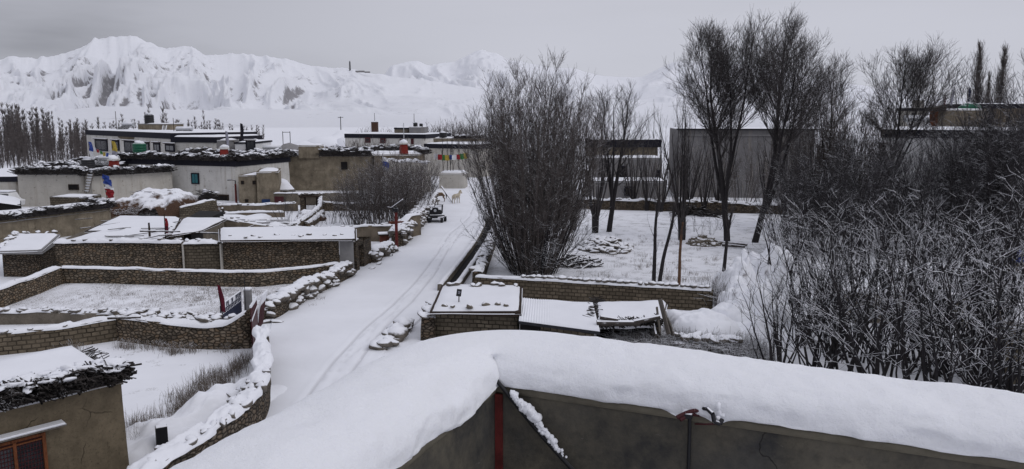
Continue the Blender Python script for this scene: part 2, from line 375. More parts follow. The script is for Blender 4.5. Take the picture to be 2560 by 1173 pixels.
# ------------------------------------------------------------------ trees
_R = random.Random(11)
def _norm(d):
    l = math.sqrt(d[0] ** 2 + d[1] ** 2 + d[2] ** 2) or 1; return (d[0] / l, d[1] / l, d[2] / l)
def limb(out, p, d, L, r0, r1, n, wob, up):
    """one tapering wobbling limb; returns [(point, direction, fraction, radius)]"""
    st = L / n; nodes = []
    for i in range(n):
        g = _R.gauss
        d = _norm((d[0] + g(0, wob), d[1] + g(0, wob), d[2] + g(0, wob) * .6 + up))
        q = (p[0] + d[0] * st, p[1] + d[1] * st, p[2] + d[2] * st)
        ra = r0 + (r1 - r0) * i / n; rb = r0 + (r1 - r0) * (i + 1) / n
        out.append((*p, *q, ra, rb)); p = q; nodes.append((p, d, (i + 1) / n, rb))
    return nodes
def off(d, ang):
    """direction at angle ang from d, random azimuth"""
    a = _R.uniform(0, 6.2832)
    u = _norm((-d[1], d[0], 0)) if abs(d[2]) < .99 else (1, 0, 0)
    w = (d[1] * u[2] - d[2] * u[1], d[2] * u[0] - d[0] * u[2], d[0] * u[1] - d[1] * u[0])
    s, c = math.sin(ang), math.cos(ang); ca, sa = math.cos(a), math.sin(a)
    return (d[0] * c + s * (u[0] * ca + w[0] * sa), d[1] * c + s * (u[1] * ca + w[1] * sa), d[2] * c + s * (u[2] * ca + w[2] * sa))
def pick(nodes, f):
    i = min(len(nodes) - 1, max(0, int(f * len(nodes)))); return nodes[i]
def big_tree(H, lean=(0, 0), nl=34, spread=.30, start=.28, dens=1.0, rt=.22, tw=.008, fork=0):
    """tall bare poplar: rising limbs, egg-shaped crown"""
    T, C = [], []
    nd = limb(T, (0, 0, -.2), _norm((lean[0], lean[1], 1)), H * .93, rt, .025, 14, .035, .05)
    axes = [(nd, H * .93)]
    for k in range(fork):
        q = pick(nd, _R.uniform(.08, .22)); L = H * _R.uniform(.62, .78)
        axes.append((limb(T, q[0], off(q[1], _R.uniform(.22, .34)), L, q[3] * .7, .02, 11, .04, .06), L))
    for ax, L0 in axes:
        for k in range(int(nl * (1 if ax is nd else .55))):
            f = start + (1 - start) * ((k + _R.random()) / (nl * (1 if ax is nd else .55))) * .97
            q = pick(ax, f); g = (f - start) / (1 - start)
            L = H * spread * (0.35 + 1.15 * math.sin(math.pi * min(1, g * .80 + .22)) ** .8) * _R.uniform(.75, 1.15) * (1 - .35 * g)
            ln = limb(C, q[0], off(q[1], _R.uniform(.65, 1.0) * (1 - .45 * g)), L, max(.018, q[3] * .42), tw * 1.2, 7, .06, .10)
            for j in range(int(L * 3.0 * dens) + 2):
                f2 = _R.uniform(.18, 1); b = pick(ln, f2); L2 = L * _R.uniform(.22, .42) * (1.15 - .5 * f2) + .25
                sn = limb(C, b[0], off(b[1], _R.uniform(.4, .85)), L2, max(tw * 1.25, b[3] * .6), tw, 4, .09, .10)
                for i in range(int(L2 * 3.6 * dens) + 2):
                    e = pick(sn, _R.uniform(.2, 1)); limb(C, e[0], off(e[1], _R.uniform(.35, .8)), _R.uniform(.35, .9), tw, tw * .6, 2, .12, .12)
    return T, C
def pollard(H, trunk_h=1.1, rt=.38, n=11, spread=.22, lean=(0, 0), dens=1.0, tw=.008):
    """stout pollarded stump carrying long upright rods"""
    T, C = [], []
    nd = limb(T, (0, 0, -.2), _norm((lean[0], lean[1], 1)), trunk_h + .2, rt, rt * 1.12, 4, .05, .0)
    top = nd[-1]
    for k in range(n):
        a = k * 2.4 + _R.random(); s = spread * _R.uniform(.25, 1.2)
        p = (top[0][0] + math.cos(a) * rt * .7, top[0][1] + math.sin(a) * rt * .7, top[0][2] - .25)
        L = (H - trunk_h) * _R.uniform(.72, 1.04)
        ln = limb(T if k < 5 else C, p, _norm((math.cos(a) * s * 1.7 + lean[0], math.sin(a) * s * 1.7 + lean[1], 1)), L, _R.uniform(.055, .10), .012, 10, .035, .05)
        for j in range(int(L * 1.9 * dens)):
            f = _R.uniform(.25, 1); b = pick(ln, f); L2 = L * _R.uniform(.08, .24) * (1.2 - .6 * f)
            sn = limb(C, b[0], off(b[1], _R.uniform(.22, .6)), L2, max(tw * 1.2, b[3] * .45), tw * .8, 4, .06, .12)
            for i in range(int(L2 * 2.0 * dens)):
                e = pick(sn, _R.uniform(.2, 1)); limb(C, e[0], off(e[1], _R.uniform(.3, .6)), _R.uniform(.25, .6), tw * .9, tw * .5, 2, .1, .12)
    return T, C
def bush(H, n=60, base=.6, spread=.45, dens=1.0, tw=.007, r=.035, droop=.02, wob=.06, up=.05, low=.3, side=(.3, .7), sl=(.10, .28), twig=True, hv=(.55, 1.05), tk=6, ns=8, tl=(.2, .55)):
    """many-stemmed willow: first few stems are the trunk part"""
    T, C = [], []
    for k in range(n):
        a = _R.uniform(0, 6.283); q = math.sqrt(_R.random()); s = spread * q * _R.uniform(.7, 1.25)
        p = (math.cos(a) * base * q, math.sin(a) * base * q, -.15)
        L = H * _R.uniform(*hv) * (1 - low * q * q)
        tgt = T if k % tk == 0 else C
        ln = limb(tgt, p, _norm((math.cos(a) * s * 1.6, math.sin(a) * s * 1.6, 1)), L, r * _R.uniform(.6, 1.3) * (L / H + .2), tw, ns, wob, up)
        for j in range(int(L * 1.8 * dens) + 1):
            f = .15 + .85 * _R.random() ** .75; b = pick(ln, f); L2 = L * _R.uniform(*sl) * (1.25 - .7 * f) + .12
            sn = limb(C, b[0], off(b[1], _R.uniform(*side)), L2, max(tw * 1.1, b[3] * .55), tw * .8, 4, wob * 1.5, up)
            if twig:
                for i in range(int(L2 * 2.2 * dens) + 1):
                    e = pick(sn, _R.uniform(.15, 1)); limb(C, e[0], off(e[1], _R.uniform(*side) + .1), _R.uniform(*tl), tw * .85, tw * .5, 2, .14, up)
    return T, C
def slim(H, n=70, w=.09, tw=.016, rt=.07, wide=1.0):
    """slim distant poplar"""
    T, C = [], []
    nd = limb(T, (0, 0, -.3), _norm((_R.gauss(0, .02), _R.gauss(0, .02), 1)), H, rt, .015, 8, .02, .03)
    for k in range(n):
        f = _R.uniform(.05, .97); b = pick(nd, f); L = H * _R.uniform(.12, .27) * (1.1 - .8 * f) * wide
        sn = limb(C, b[0], off(b[1], _R.uniform(.14, .38)), L * 1.1, tw * 1.2, tw * .6, 3, .08, .12)
        for i in range(4):
            e = pick(sn, _R.uniform(.2, .9)); limb(C, e[0], off(e[1], _R.uniform(.25, .55)), L * .42, tw * .8, tw * .5, 2, .1, .15)
    return T, C
def feather(H, n=420, w=.11, tw=.022):
    """column poplar with packed upright twigs"""
    T, C = [], []
    nd = limb(T, (0, 0, -.3), (0, 0, 1), H * .95, .16, .02, 10, .015, .03)
    for k in range(n):
        f = _R.uniform(.10, .97); b = pick(nd, f); g = math.sin(math.pi * min(1, f * .72 + .22))
        L = H * _R.uniform(.12, .25) * (.35 + g)*(1.05 - .5 * f)
        sn = limb(C, b[0], off(b[1], _R.uniform(.12, .38)), L, tw * 1.2, tw * .5, 4, .06, .17)
        for i in range(3):
            e = pick(sn, _R.uniform(.2, .9)); limb(C, e[0], off(e[1], _R.uniform(.2, .5)), L * .35, tw * .8, tw * .4, 2, .08, .2)
    return T, C
NSEG = 0
def make_tree(name, geo, label, cat, group=None, tmat='bark', cmat='twig', nt=6, nc=3):
    global NSEG
    T, C = [np.array(g) for g in geo]; NSEG += len(T) + len(C)
    r = thing(name, label, cat, (0, 0, 0), group)
    V, Q = tubes(T[:, :3], T[:, 3:6], T[:, 6], T[:, 7], nt); obj('stems' if cat == 'shrub' else 'trunk', V, Q, M[tmat], r, smooth=True)
    V, Q = tubes(C[:, :3], C[:, 3:6], C[:, 6], C[:, 7], nc); obj('crown', V, Q, M[cmat], r, smooth=True)
    return r
class Kind:
    """a set of prototypes; the first use of each moves the prototype itself, later uses copy it"""
    def __init__(s, name, geos, cat, **kw):
        s.p = [make_tree(name, g, None, cat, **kw) for g in geos]; s.used = [False] * len(s.p); s.i = 0
    def put(s, x, y, label, group=None, scale=1.0, rz=None, z=0.0, sz=None, k=None):
        if k is None: k = s.i % len(s.p); s.i += 1
        o = copy_tree(s.p[k]) if s.used[k] else s.p[k]; s.used[k] = True
        o.location = (x, y, z); o.rotation_euler = (0, 0, _R.uniform(0, 6.28) if rz is None else rz); o.scale = (scale, scale, scale if sz is None else sz)
        o['label'] = label
        if group: o['group'] = group
        return o
# ------------------------------------------------------------------ walls
def resample(pts, step):
    P = np.asarray(pts, float); s = np.r_[0, np.cumsum(np.linalg.norm(np.diff(P[:, :2], axis=0), axis=1))]
    n = max(2, int(s[-1] / step) + 1); t = np.linspace(0, s[-1], n)
    return np.stack([np.interp(t, s, P[:, k]) for k in range(P.shape[1])], 1), t
def normals2(P):
    d = np.gradient(P[:, :2], axis=0); d /= np.linalg.norm(d, axis=1, keepdims=True) + 1e-9
    return np.stack([-d[:, 1], d[:, 0]], 1)
def strip_wall(name, pts, z1, th, mat, parent, z0=-.1, step=.35, wob=.05, top=.05, batter=.04):
    """wall along a polyline; pts (x,y) or (x,y,ztop)"""
    P = np.asarray(pts, float)
    if P.shape[1] == 2: P = np.c_[P, np.full(len(P), z1)]
    P, t = resample(P, step); N = normals2(P); sd = len(name) + pts[0][0]
    zt = P[:, 2] + top * fbm(t * .8, sd, o=3) * 2
    rows = []; nz = 5
    for side in (-1, 1):
        for k in range(nz):
            f = (k / (nz - 1)) if side < 0 else 1 - k / (nz - 1)
            z = z0 + (zt - z0) * f
            o = side * (th / 2 + batter * (1 - f)) + wob * fbm(t * .5, z * .8 + side * 7 + sd, o=3)
            rows.append(np.c_[P[:, 0] + N[:, 0] * o, P[:, 1] + N[:, 1] * o, z])
    V = np.stack(rows, 1); nr = 2 * nz; n = len(P)          # n x nr x 3
    Q = []; UV = []
    for r in range(nr - 1):
        a = np.arange(n - 1)
        Q.append(np.stack([a * nr + r, (a + 1) * nr + r, (a + 1) * nr + r + 1, a * nr + r + 1], 1))
        if r == nz - 1:
            va, vb = V[:, r, 2], V[:, r + 1, 2] + th
        else: va, vb = V[:, r, 2], V[:, r + 1, 2]
        sh = 0 if r < nz else 37.3
        UV.append(np.stack([np.c_[t[:-1] + sh, va[:-1]], np.c_[t[1:] + sh, va[1:]], np.c_[t[1:] + sh, vb[1:]], np.c_[t[:-1] + sh, vb[:-1]]], 1))
    Q = np.concatenate(Q); UV = np.concatenate(UV).reshape(-1, 2)
    # end caps as extra quads
    ec = []; eu = []
    for i, fl in ((0, 0), (n - 1, 1)):
        for k in range(nz - 1):
            q = [i * nr + k, i * nr + k + 1, i * nr + nr - 2 - k, i * nr + nr - 1 - k]; 
            z_a, z_b = V[i, k, 2], V[i, k + 1, 2]; u = [(0, z_a), (0, z_b), (th, z_b), (th, z_a)]
            if fl: q = q[::-1]; u = u[::-1]
            ec.append(q); eu.append(u)
    Q = np.concatenate([Q, np.array(ec)]); UV = np.concatenate([UV, np.array(eu, float).reshape(-1, 2)])
    o = obj(name, V.reshape(-1, 3), Q[:, ::-1], M[mat], parent, uv=UV.reshape(-1, 4, 2)[:, ::-1].reshape(-1, 2))
    return o, P, N, zt, t
def snow_ridge(name, P, N, zt, t, w, h, parent, step=None, mat='snow', lumps=.45, over=.04, nw=9, sag=.04, sub=None, seed=0):
    """rounded snow lying along the top of a wall"""
    if sub: 
        tt = np.arange(t[0], t[-1], sub); P = np.stack([np.interp(tt, t, P[:, k]) for k in range(2)], 1); zt = np.interp(tt, t, zt); N = np.stack([np.interp(tt, t, N[:, k]) for k in range(2)], 1); t = tt
    n = len(t); th = np.linspace(0, math.pi, nw)
    prof = -np.cos(th); ph = np.sin(th) ** .7
    lu = 1 + lumps * fbm(t[:, None] * 1.6 + seed, prof[None, :] * 1.2, o=3) * 2
    wd = 1 + .35 * lumps * fbm(t * 1.1 + seed + 50, 3.3, o=3) * 2
    end = np.minimum(1, np.minimum(t - t[0] + .02, t[-1] - t + .02) / .25) ** .5
    o = (w / 2 + over) * prof[None, :] * wd[:, None]
    z = zt[:, None] - sag * (np.abs(prof)[None, :] ** 6) + h * ph[None, :] * np.maximum(.12, lu) * end[:, None]
    V = np.stack([P[:, 0:1] + N[:, 0:1] * o, P[:, 1:2] + N[:, 1:2] * o, z], 2).reshape(-1, 3)
    return obj(name, V, grid_faces(n, nw)[:, ::-1], M[mat], parent, smooth=True)
def coping_stones(name, P, N, zt, t, w, parent, per=2.2, size=.17, mat='stone', lift=.04, sub=1, spread=.38, flat=.6):
    c = []; s = []
    k = int((t[-1] - t[0]) * per)
    for i in range(k):
        u = random.uniform(t[0], t[-1]); x = np.interp(u, t, P[:, 0]); y = np.interp(u, t, P[:, 1]); z = np.interp(u, t, zt)
        nx = np.interp(u, t, N[:, 0]); ny = np.interp(u, t, N[:, 1]); o = random.uniform(-spread, spread) * w; r = size * random.uniform(.6, 1.5)
        c.append((x + nx * o, y + ny * o, z + lift + r * .15)); s.append((r * random.uniform(.9, 1.5), r * random.uniform(.7, 1.1), r * random.uniform(.7, 1.15) * flat))
    V, Q = blobs(c, s, .3, sub); return obj(name, V, Q, M[mat], parent, smooth=sub > 1)
def stone_wall(nm, label, pts, z1, th, mat='rubble', snow=.12, stones=2.2, size=.17, group=None, cat='wall', step=.35, top=.05, wob=.05, over=.03, sub=.2, lumps=.7, stsub=1, z0=-.1):
    r = thing(nm, label, cat, (pts[0][0], pts[0][1], 0), group)
    o, P, N, zt, t = strip_wall('wall_face', pts, z1, th, mat, r, step=step, top=top, wob=wob, z0=z0)
    if snow: snow_ridge('snow_cap', P, N, zt - .02, t, th, snow, r, over=over, sub=sub, lumps=lumps, seed=pts[0][0])
    if stones: coping_stones('coping_stones', P, N, zt, t, th, r, stones, size, sub=stsub)
    return r
def snow_clumps(P, N, t, w, h, parent, per=3.5, size=.3):
    k = int(t[-1] * per); c = []; s = []
    for i in range(k):
        u = random.uniform(0, t[-1]); o = random.uniform(-.5, .5) * w * .8; q = [np.interp(u, t, P[:, j]) for j in range(3)]; n = [np.interp(u, t, N[:, j]) for j in range(2)]; r = size * random.uniform(.5, 1.3)
        c.append((q[0] + n[0] * o, q[1] + n[1] * o, q[2] + np.interp(u, t, h) * (1 - (2 * o / w) ** 2 * .35))); s.append((r * 1.5, r, r * .32))
    V, Q = blobs(c, s, .4, 2); return obj('snow_clumps', V, Q, M['snow'], parent, smooth=True)
def brush_edge(name, pts, z, w, h, parent=None, per=55, mat='brush', r=(.012, .03), L=(.5, 1.2), core=True, label=None, cat=None, group=None, closed=False, n=4, across=.8, lumps=.35, clump=(4.5, .24)):
    """firewood and brushwood stacked along a roof edge; pts are (x,y) or (x,y,z)"""
    P = np.asarray(pts, float)
    if P.shape[1] == 2: P = np.c_[P, np.full(len(P), z)]
    P, t = resample(P, .3); N = normals2(P); T = t[-1]
    hl = h * (1 + lumps * fbm(t * .55, P[0, 0], o=3) * 2); wl = w * (1 + .25 * fbm(t * .7, P[0, 1], o=2) * 2)
    k = int(T * per); u = RNG.uniform(0, T, k); x = np.interp(u, t, P[:, 0]); y = np.interp(u, t, P[:, 1]); zz = np.interp(u, t, P[:, 2]); nx = np.interp(u, t, N[:, 0]); ny = np.interp(u, t, N[:, 1]); hh = np.interp(u, t, hl); ww = np.interp(u, t, wl)
    a = RNG.uniform(-.5, .5, k); f = RNG.random(k); 
    env = 1 - (np.abs(a) * 2) ** 3 * .55
    c = np.stack([x + nx * a * ww, y + ny * a * ww, zz + f * hh * env], 1)
    ax = RNG.normal(0, 1, k) * (1 - across) + 0; ang = np.where(RNG.random(k) < across, RNG.normal(0, .35, k), RNG.uniform(-1.57, 1.57, k))
    dx = nx * np.cos(ang) - ny * np.sin(ang); dy = ny * np.cos(ang) + nx * np.sin(ang); dz = RNG.normal(0, .18, k)
    d = np.stack([dx, dy, dz], 1); d /= np.linalg.norm(d, axis=1, keepdims=True); ln = RNG.uniform(L[0], L[1], k)[:, None]; rr = RNG.uniform(r[0], r[1], k)
    V, Q = tubes(c - d * ln / 2, c + d * ln / 2, rr, rr * .7, n)
    o = obj(name, V, Q, M[mat], parent)
    if label: tag(o, label, cat, group)
    if core:
        oc = snow_ridge('packed_core', P[:, :2], N, P[:, 2], t, w * .8, h * .72, o, mat='brush_far', lumps=lumps, over=0, sub=.3)
        snow_clumps(P, N, t, w, hl * .93, o, clump[0], clump[1])
    return o
def snow_roof(name, pts, z, th, parent, amp=.05, step=.5, inset=0.0, mat='snow', zs=None, drop=.04, grow=.05):
    """lumpy snow sheet over a convex polygon footprint of 4 points (quad patch)"""
    c_ = sum(np.asarray(p, float)[:2] for p in pts) / 4; A, B, C, D = [np.asarray(p, float)[:2] + (np.asarray(p, float)[:2] - c_) / np.linalg.norm(np.asarray(p, float)[:2] - c_) * grow for p in pts]
    if zs is None: zs = [z] * 4
    nu = max(3, int(max(np.linalg.norm(B - A), np.linalg.norm(C - D)) / step)); nv = max(3, int(max(np.linalg.norm(D - A), np.linalg.norm(C - B)) / step))
    u, v = np.meshgrid(np.linspace(0, 1, nu), np.linspace(0, 1, nv), indexing='ij')
    def bl(a, b, c, d): return a * (1 - u) * (1 - v) + b * u * (1 - v) + c * u * v + d * (1 - u) * v
    x = bl(A[0], B[0], C[0], D[0]); y = bl(A[1], B[1], C[1], D[1]); zb = bl(*zs)
    e = np.minimum(np.minimum(u, 1 - u) * nu, np.minimum(v, 1 - v) * nv); e = np.clip(e / 1.0, 0, 1)
    zz = zb + th * np.where(e <= 0, -drop / max(th, .01), 1) + amp * fbm(x * .7, y * .7, zb, o=3) * e + amp * .6 * fbm(x * .7 + 9, y * .7, o=2) * (1 - e)
    V = np.stack([x, y, zz], 2).reshape(-1, 3); Q = grid_faces(nu, nv)
    # skirt
    return obj(name, V, Q, M[mat], parent, smooth=True)
def quad_house(A, B, depth):
    """footprint from front corners A,B going back by depth"""
    A, B = np.array(A[:2], float), np.array(B[:2], float); d = B - A; n = np.array([-d[1], d[0]]) / np.linalg.norm(d)
    if n[1] < 0: n = -n
    return [A, B, B + n * depth, A + n * depth]
def rough_walls(name, quad, z0, z1, mat, parent, batter=.12, wob=.05, step=.7, zt=None):
    """battered mud walls around a 4-point footprint, closed by a flat deck"""
    c = sum(quad) / 4; P = []; 
    ring, t = resample([*quad, quad[0]], step); 
    zc = np.interp(t, [0, *np.cumsum([np.linalg.norm(quad[(i + 1) % 4] - quad[i]) for i in range(4)])], [*(zt or [z1] * 4), (zt or [z1] * 4)[0]])
    nz = max(3, int((z1 - z0) / .8)); rows = []; d = c[None, :] - ring[:, :2]; d /= np.linalg.norm(d, axis=1, keepdims=True)
    for k in range(nz + 1):
        f = k / nz; z = z0 + (zc - z0) * f; o = batter * f + wob * fbm(ring[:, 0] * .5, ring[:, 1] * .5, z * .6, o=3) * (0 if k == -1 else 1)
        rows.append(np.c_[ring[:, :2] + d * o[:, None], z if np.ndim(z) else np.full(len(ring), z)])
    V = np.stack(rows, 1); n = len(ring); nr = nz + 1; V[-1] = V[0]
    Q = grid_faces(n, nr)
    uv = np.stack([np.repeat(t[:, None], nr, 1), V[:, :, 2]], 2).reshape(-1, 2)[Q.ravel()]
    orient = sum(quad[i][0] * quad[(i + 1) % 4][1] - quad[(i + 1) % 4][0] * quad[i][1] for i in range(4))
    o = obj(name, V.reshape(-1, 3), Q if orient > 0 else Q[:, ::-1], M[mat], parent, uv=uv if orient > 0 else uv.reshape(-1, 4, 2)[:, ::-1].reshape(-1, 2))
    return o
def inset(quad, d):
    c = sum(quad) / 4; return [p + (c - p) / np.linalg.norm(c - p) * d for p in quad]
def face_frame(A, B):
    A, B = np.array(A[:2], float), np.array(B[:2], float); d = B - A; L = np.linalg.norm(d); d /= L
    n = np.array([d[1], -d[0]])
    if n[1] > 0: n = -n
    return A, d, n, L, math.atan2(d[1], d[0])
def window(parent, A, B, px0, px1, py0, py1, frame='band', pane='glass', proud=.05, fw=.10, hood=True, name='window', muntin=1, sill=False, snowhood=True):
    """window placed on the front wall plane A-B at given photo columns/rows (measured at the wall's own distance)"""
    A0, d, n, L, a = face_frame(A, B); p0 = (A0[0], A0[1], 0); nn = (n[0], n[1], 0)
    q0 = on_plane(px0, py1, p0, nn); q1 = on_plane(px1, py0, p0, nn)
    c = (q0 + q1) / 2; w = abs(np.dot((q1 - q0)[:2], d)); h = abs(q1[2] - q0[2])
    cx, cy, cz = c[0] + n[0] * proud / 2, c[1] + n[1] * proud / 2, c[2]
    m = MB()
    for sx in (-1, 1): m.box((cx + d[0] * sx * (w / 2 - fw / 2), cy + d[1] * sx * (w / 2 - fw / 2), cz), (fw, .12 + proud, h), a)
    for sz in (-1, 1): m.box((cx, cy, cz + sz * (h / 2 - fw / 2)), (w - 2 * fw - .004, .12 + proud, fw), a)
    for k in range(muntin):
        f = (k + 1) / (muntin + 1) - .5; m.box((cx + d[0] * f * w, cy + d[1] * f * w, cz), (.05, .09 + proud, h - 2 * fw - .004), a)
    o = m.build(name, M[frame], parent)
    MB().box((cx, cy, cz), (w - 2 * fw - .01, .05 + proud, h - 2 * fw - .01), a).build('pane', M[pane], o)
    if hood:
        MB().box((cx + n[0] * .14, cy + n[1] * .14, cz + h / 2 + .09), (w + .3, .40, .12), a).build('hood', M['wood_dark'], o)
        if snowhood: MB().box((cx + n[0] * .14, cy + n[1] * .14, cz + h / 2 + .195), (w + .32, .42, .09), a).build('hood_snow', M['snow'], o, bevel=.03)
    return o

def mound(name, cx, cy, w, d, h, mat, parent, rz=0.0, rough=.35, flat=2.2, n=46, fs=1.1, seed=0):
    """irregular heap as a real height field with a closed edge at the ground"""
    u, v = np.meshgrid(np.linspace(-1, 1, n), np.linspace(-1, 1, n), indexing='ij'); X = u * w / 2; Y = v * d / 2
    rr = np.sqrt(u ** 2 + v ** 2) * (1 + .22 * fbm(X * .5 + cx, Y * .5 + cy, seed, o=3) * 2)
    z = h * np.clip(1 - rr ** flat, -.12, 1) * (1 + rough * fbm(X * fs + cx, Y * fs + cy, seed + 3, o=5) * 1.6) + h * .10 * fbm(X * fs * 4 + cx, Y * fs * 4, seed, o=3) * np.clip(1.2 - rr, 0, 1)
    c, s = math.cos(rz), math.sin(rz)
    return obj(name, np.stack([cx + X * c - Y * s, cy + X * s + Y * c, z], 2).reshape(-1, 3), grid_faces(n, n), M[mat], parent, smooth=True)

def loose_stones(label, group, pts, n, size, zoff, w=.5, mat='stone', name='roof_stone'):
    P, t = resample(pts, .3); N = normals2(P)
    for i in range(n):
        u = (i + random.uniform(.1, .9)) / n * t[-1]; q = [np.interp(u, t, P[:, j]) for j in range(3)]; o = random.uniform(-.5, .5) * w; k = size * random.uniform(.6, 1.4); x, y = q[0] + np.interp(u, t, N[:, 0]) * o, q[1] + np.interp(u, t, N[:, 1]) * o
        V, Q = blobs([(x, y, q[2] + zoff)], [(k * 1.4, k, k * .6)], .3, 2); tag(obj(name, V, Q, M[mat], None, smooth=True), label, 'stone', group)
# ------------------------------------------------------------------ camera, sky, sun
cam = bpy.data.cameras.new('camera'); co = bpy.data.objects.new('camera', cam); COL.objects.link(co)
cam.sensor_width = 36; cam.lens = 36 * F / 2560; cam.clip_start = .05; cam.clip_end = 30000
co.location = (0, 0, EYE); co.rotation_euler = (math.radians(90) - PITCH, 0, 0); SC.camera = co
SC.view_settings.view_transform = 'Standard'; SC.view_settings.look = 'None'; SC.view_settings.exposure = .20; SC.view_settings.gamma = 1
SUN_EL, SUN_AZ = math.radians(42), math.radians(115)     # behind-right of the lens, soft through cloud
sl = bpy.data.lights.new('sun', 'SUN'); sl.energy = .5; sl.angle = math.radians(35); sl.color = (1, .97, .94)
so = bpy.data.objects.new('sun', sl); COL.objects.link(so)
sd_ = Vector((math.cos(SUN_EL) * math.sin(SUN_AZ), math.cos(SUN_EL) * math.cos(SUN_AZ), math.sin(SUN_EL)))
so.rotation_euler = (-sd_).to_track_quat('-Z', 'Y').to_euler()
wd = bpy.data.worlds.new('World'); SC.world = wd; wd.use_nodes = True
wn, wl = wd.node_tree.nodes, wd.node_tree.links; wn.clear()
def wnew(t): return wn.new(t)
sky = wnew('ShaderNodeTexSky'); sky.sky_type = 'NISHITA'; sky.sun_disc = False; sky.sun_elevation = SUN_EL; sky.sun_rotation = SUN_AZ; sky.altitude = 3800; sky.dust_density = 3
bg_sky = wnew('ShaderNodeBackground'); bg_sky.inputs['Strength'].default_value = .05; wl.new(sky.outputs[0], bg_sky.inputs['Color'])
# an overcast deck of cloud over that sky: brighter overhead, darker bank low in the west (left)
tc = wnew('ShaderNodeTexCoord'); sx = wnew('ShaderNodeSeparateXYZ'); wl.new(tc.outputs['Generated'], sx.inputs[0])
def wmap(v, a, b, c, d, sm=True):
    m = wnew('ShaderNodeMapRange'); m.interpolation_type = 'SMOOTHSTEP' if sm else 'LINEAR'; wl.new(v, m.inputs['Value'])
    for k, q in zip(('From Min', 'From Max', 'To Min', 'To Max'), (a, b, c, d)): m.inputs[k].default_value = q
    return m.outputs['Result']
def wmath(op, a, b):
    m = wnew('ShaderNodeMath'); m.operation = op
    for i, v in enumerate((a, b)):
        if isinstance(v, bpy.types.NodeSocket): wl.new(v, m.inputs[i])
        else: m.inputs[i].default_value = v
    return m.outputs[0]
mp = wnew('ShaderNodeMapping'); mp.inputs['Scale'].default_value = (1.0, 1.0, 5.5); wl.new(tc.outputs['Generated'], mp.inputs['Vector'])
nz = wnew('ShaderNodeTexNoise'); nz.inputs['Scale'].default_value = 1.7; nz.inputs['Detail'].default_value = 5; nz.inputs['Roughness'].default_value = .5; wl.new(mp.outputs[0], nz.inputs['Vector'])
west = wmap(sx.outputs['X'], -.62, .12, 1, 0)
band = wmath('MULTIPLY', wmap(sx.outputs['Z'], .0, .07, .3, 1), wmap(sx.outputs['Z'], .16, .42, 1, .45))
dk = wmath('MULTIPLY', wmath('MULTIPLY', west, band), wmap(nz.outputs['Fac'], .28, .66, 1.15, .45))
val = wmath('SUBTRACT', 1.0, wmath('MULTIPLY', dk, .58))
zen = wmap(sx.outputs['Z'], .10, .95, 1.0, 1.42)
soft = wmap(nz.outputs['Fac'], .25, .75, .95, 1.05)
lum = wmath('MULTIPLY', wmath('MULTIPLY', val, zen), soft)
cc = wnew('ShaderNodeVectorMath'); cc.operation = 'SCALE'; cc.inputs[0].default_value = (.485, .492, .550); wl.new(lum, cc.inputs['Scale'])
bg_c = wnew('ShaderNodeBackground'); wl.new(cc.outputs[0], bg_c.inputs['Color']); bg_c.inputs['Strength'].default_value = 1.0
ms = wnew('ShaderNodeMixShader'); ms.inputs[0].default_value = .96; wl.new(bg_sky.outputs[0], ms.inputs[1]); wl.new(bg_c.outputs[0], ms.inputs[2])
wo = wnew('ShaderNodeOutputWorld'); wl.new(ms.outputs[0], wo.inputs['Surface'])
# ------------------------------------------------------------------ ground
ROAD_L = [G(300, 1400), G(560, 1120), G(662, 985), G(672, 900), G(690, 800), G(740, 765), G(800, 735), G(890, 692), G(940, 655), G(1008, 618), G(1050, 570), G(1082, 528), G(1092, 500), G(1094, 478)]
ROAD_R = [G(1100, 1400), G(960, 1000), G(940, 900), G(985, 850), G(1050, 800), G(1080, 755), G(1102, 722), G(1150, 662), G(1186, 612), G(1204, 575), G(1200, 545), G(1190, 515), G(1184, 495), G(1180, 478)]
gx = np.concatenate([[-16000, -6000, -2500, -1000, -500, -300, -200], np.arange(-150, 121, 1.5), [150, 200, 300, 500, 1000, 2500, 6000, 16000]])
gy = np.concatenate([[-3000, -500, -100, -40], np.arange(-10, 141, 1.5), [150, 165, 185, 210, 260, 340, 500, 900, 1500, 3000, 7000, 16000]])
X, Y = np.meshgrid(gx, gy, indexing='ij'); near = np.clip((150 - Y) / 30, 0, 1)
Zg = -.03 + .05 * (fbm(X * .25, Y * .25, o=3) - .25) * near
Zg = np.minimum(Zg, -.012)
obj('ground', np.stack([X, Y, Zg], 2).reshape(-1, 3), grid_faces(len(gx), len(gy)), M['snow_ground'], smooth=True)['kind'] = 'structure'
# road: snow sheet with two tyre grooves and a line of footprints pressed into it
def tracks_px(lst): return np.array([G(x, y) for x, y in lst])
TR = [tracks_px([(800, 950), (838, 900), (905, 830), (975, 770), (1040, 705), (1090, 640), (1125, 585), (1150, 565), (1172, 545), (1183, 520)]),
      tracks_px([(880, 930), (925, 868), (968, 815), (1030, 755), (1085, 690), (1120, 625), (1150, 585), (1180, 558), (1196, 545), (1196, 520)])]
FT = tracks_px([(845, 930), (890, 880), (945, 815), (1005, 755), (1062, 695), (1105, 632), (1138, 582), (1160, 562), (1180, 545)])
nl = 520; nc = 150
Lr, _ = resample([p[:2] for p in ROAD_L], .05); Rr, _ = resample([p[:2] for p in ROAD_R], .05)
yy = np.linspace(12, 113, nl)
def xat(P, y): 
    o = np.argsort(P[:, 1]); return np.interp(y, P[o, 1], P[o, 0])
xl = xat(Lr, yy) - .25; xr = xat(Rr, yy) + .05
k5 = np.ones(9) / 9; xl = np.convolve(np.pad(xl, 4, 'edge'), k5, 'valid'); xr = np.convolve(np.pad(xr, 4, 'edge'), k5, 'valid')
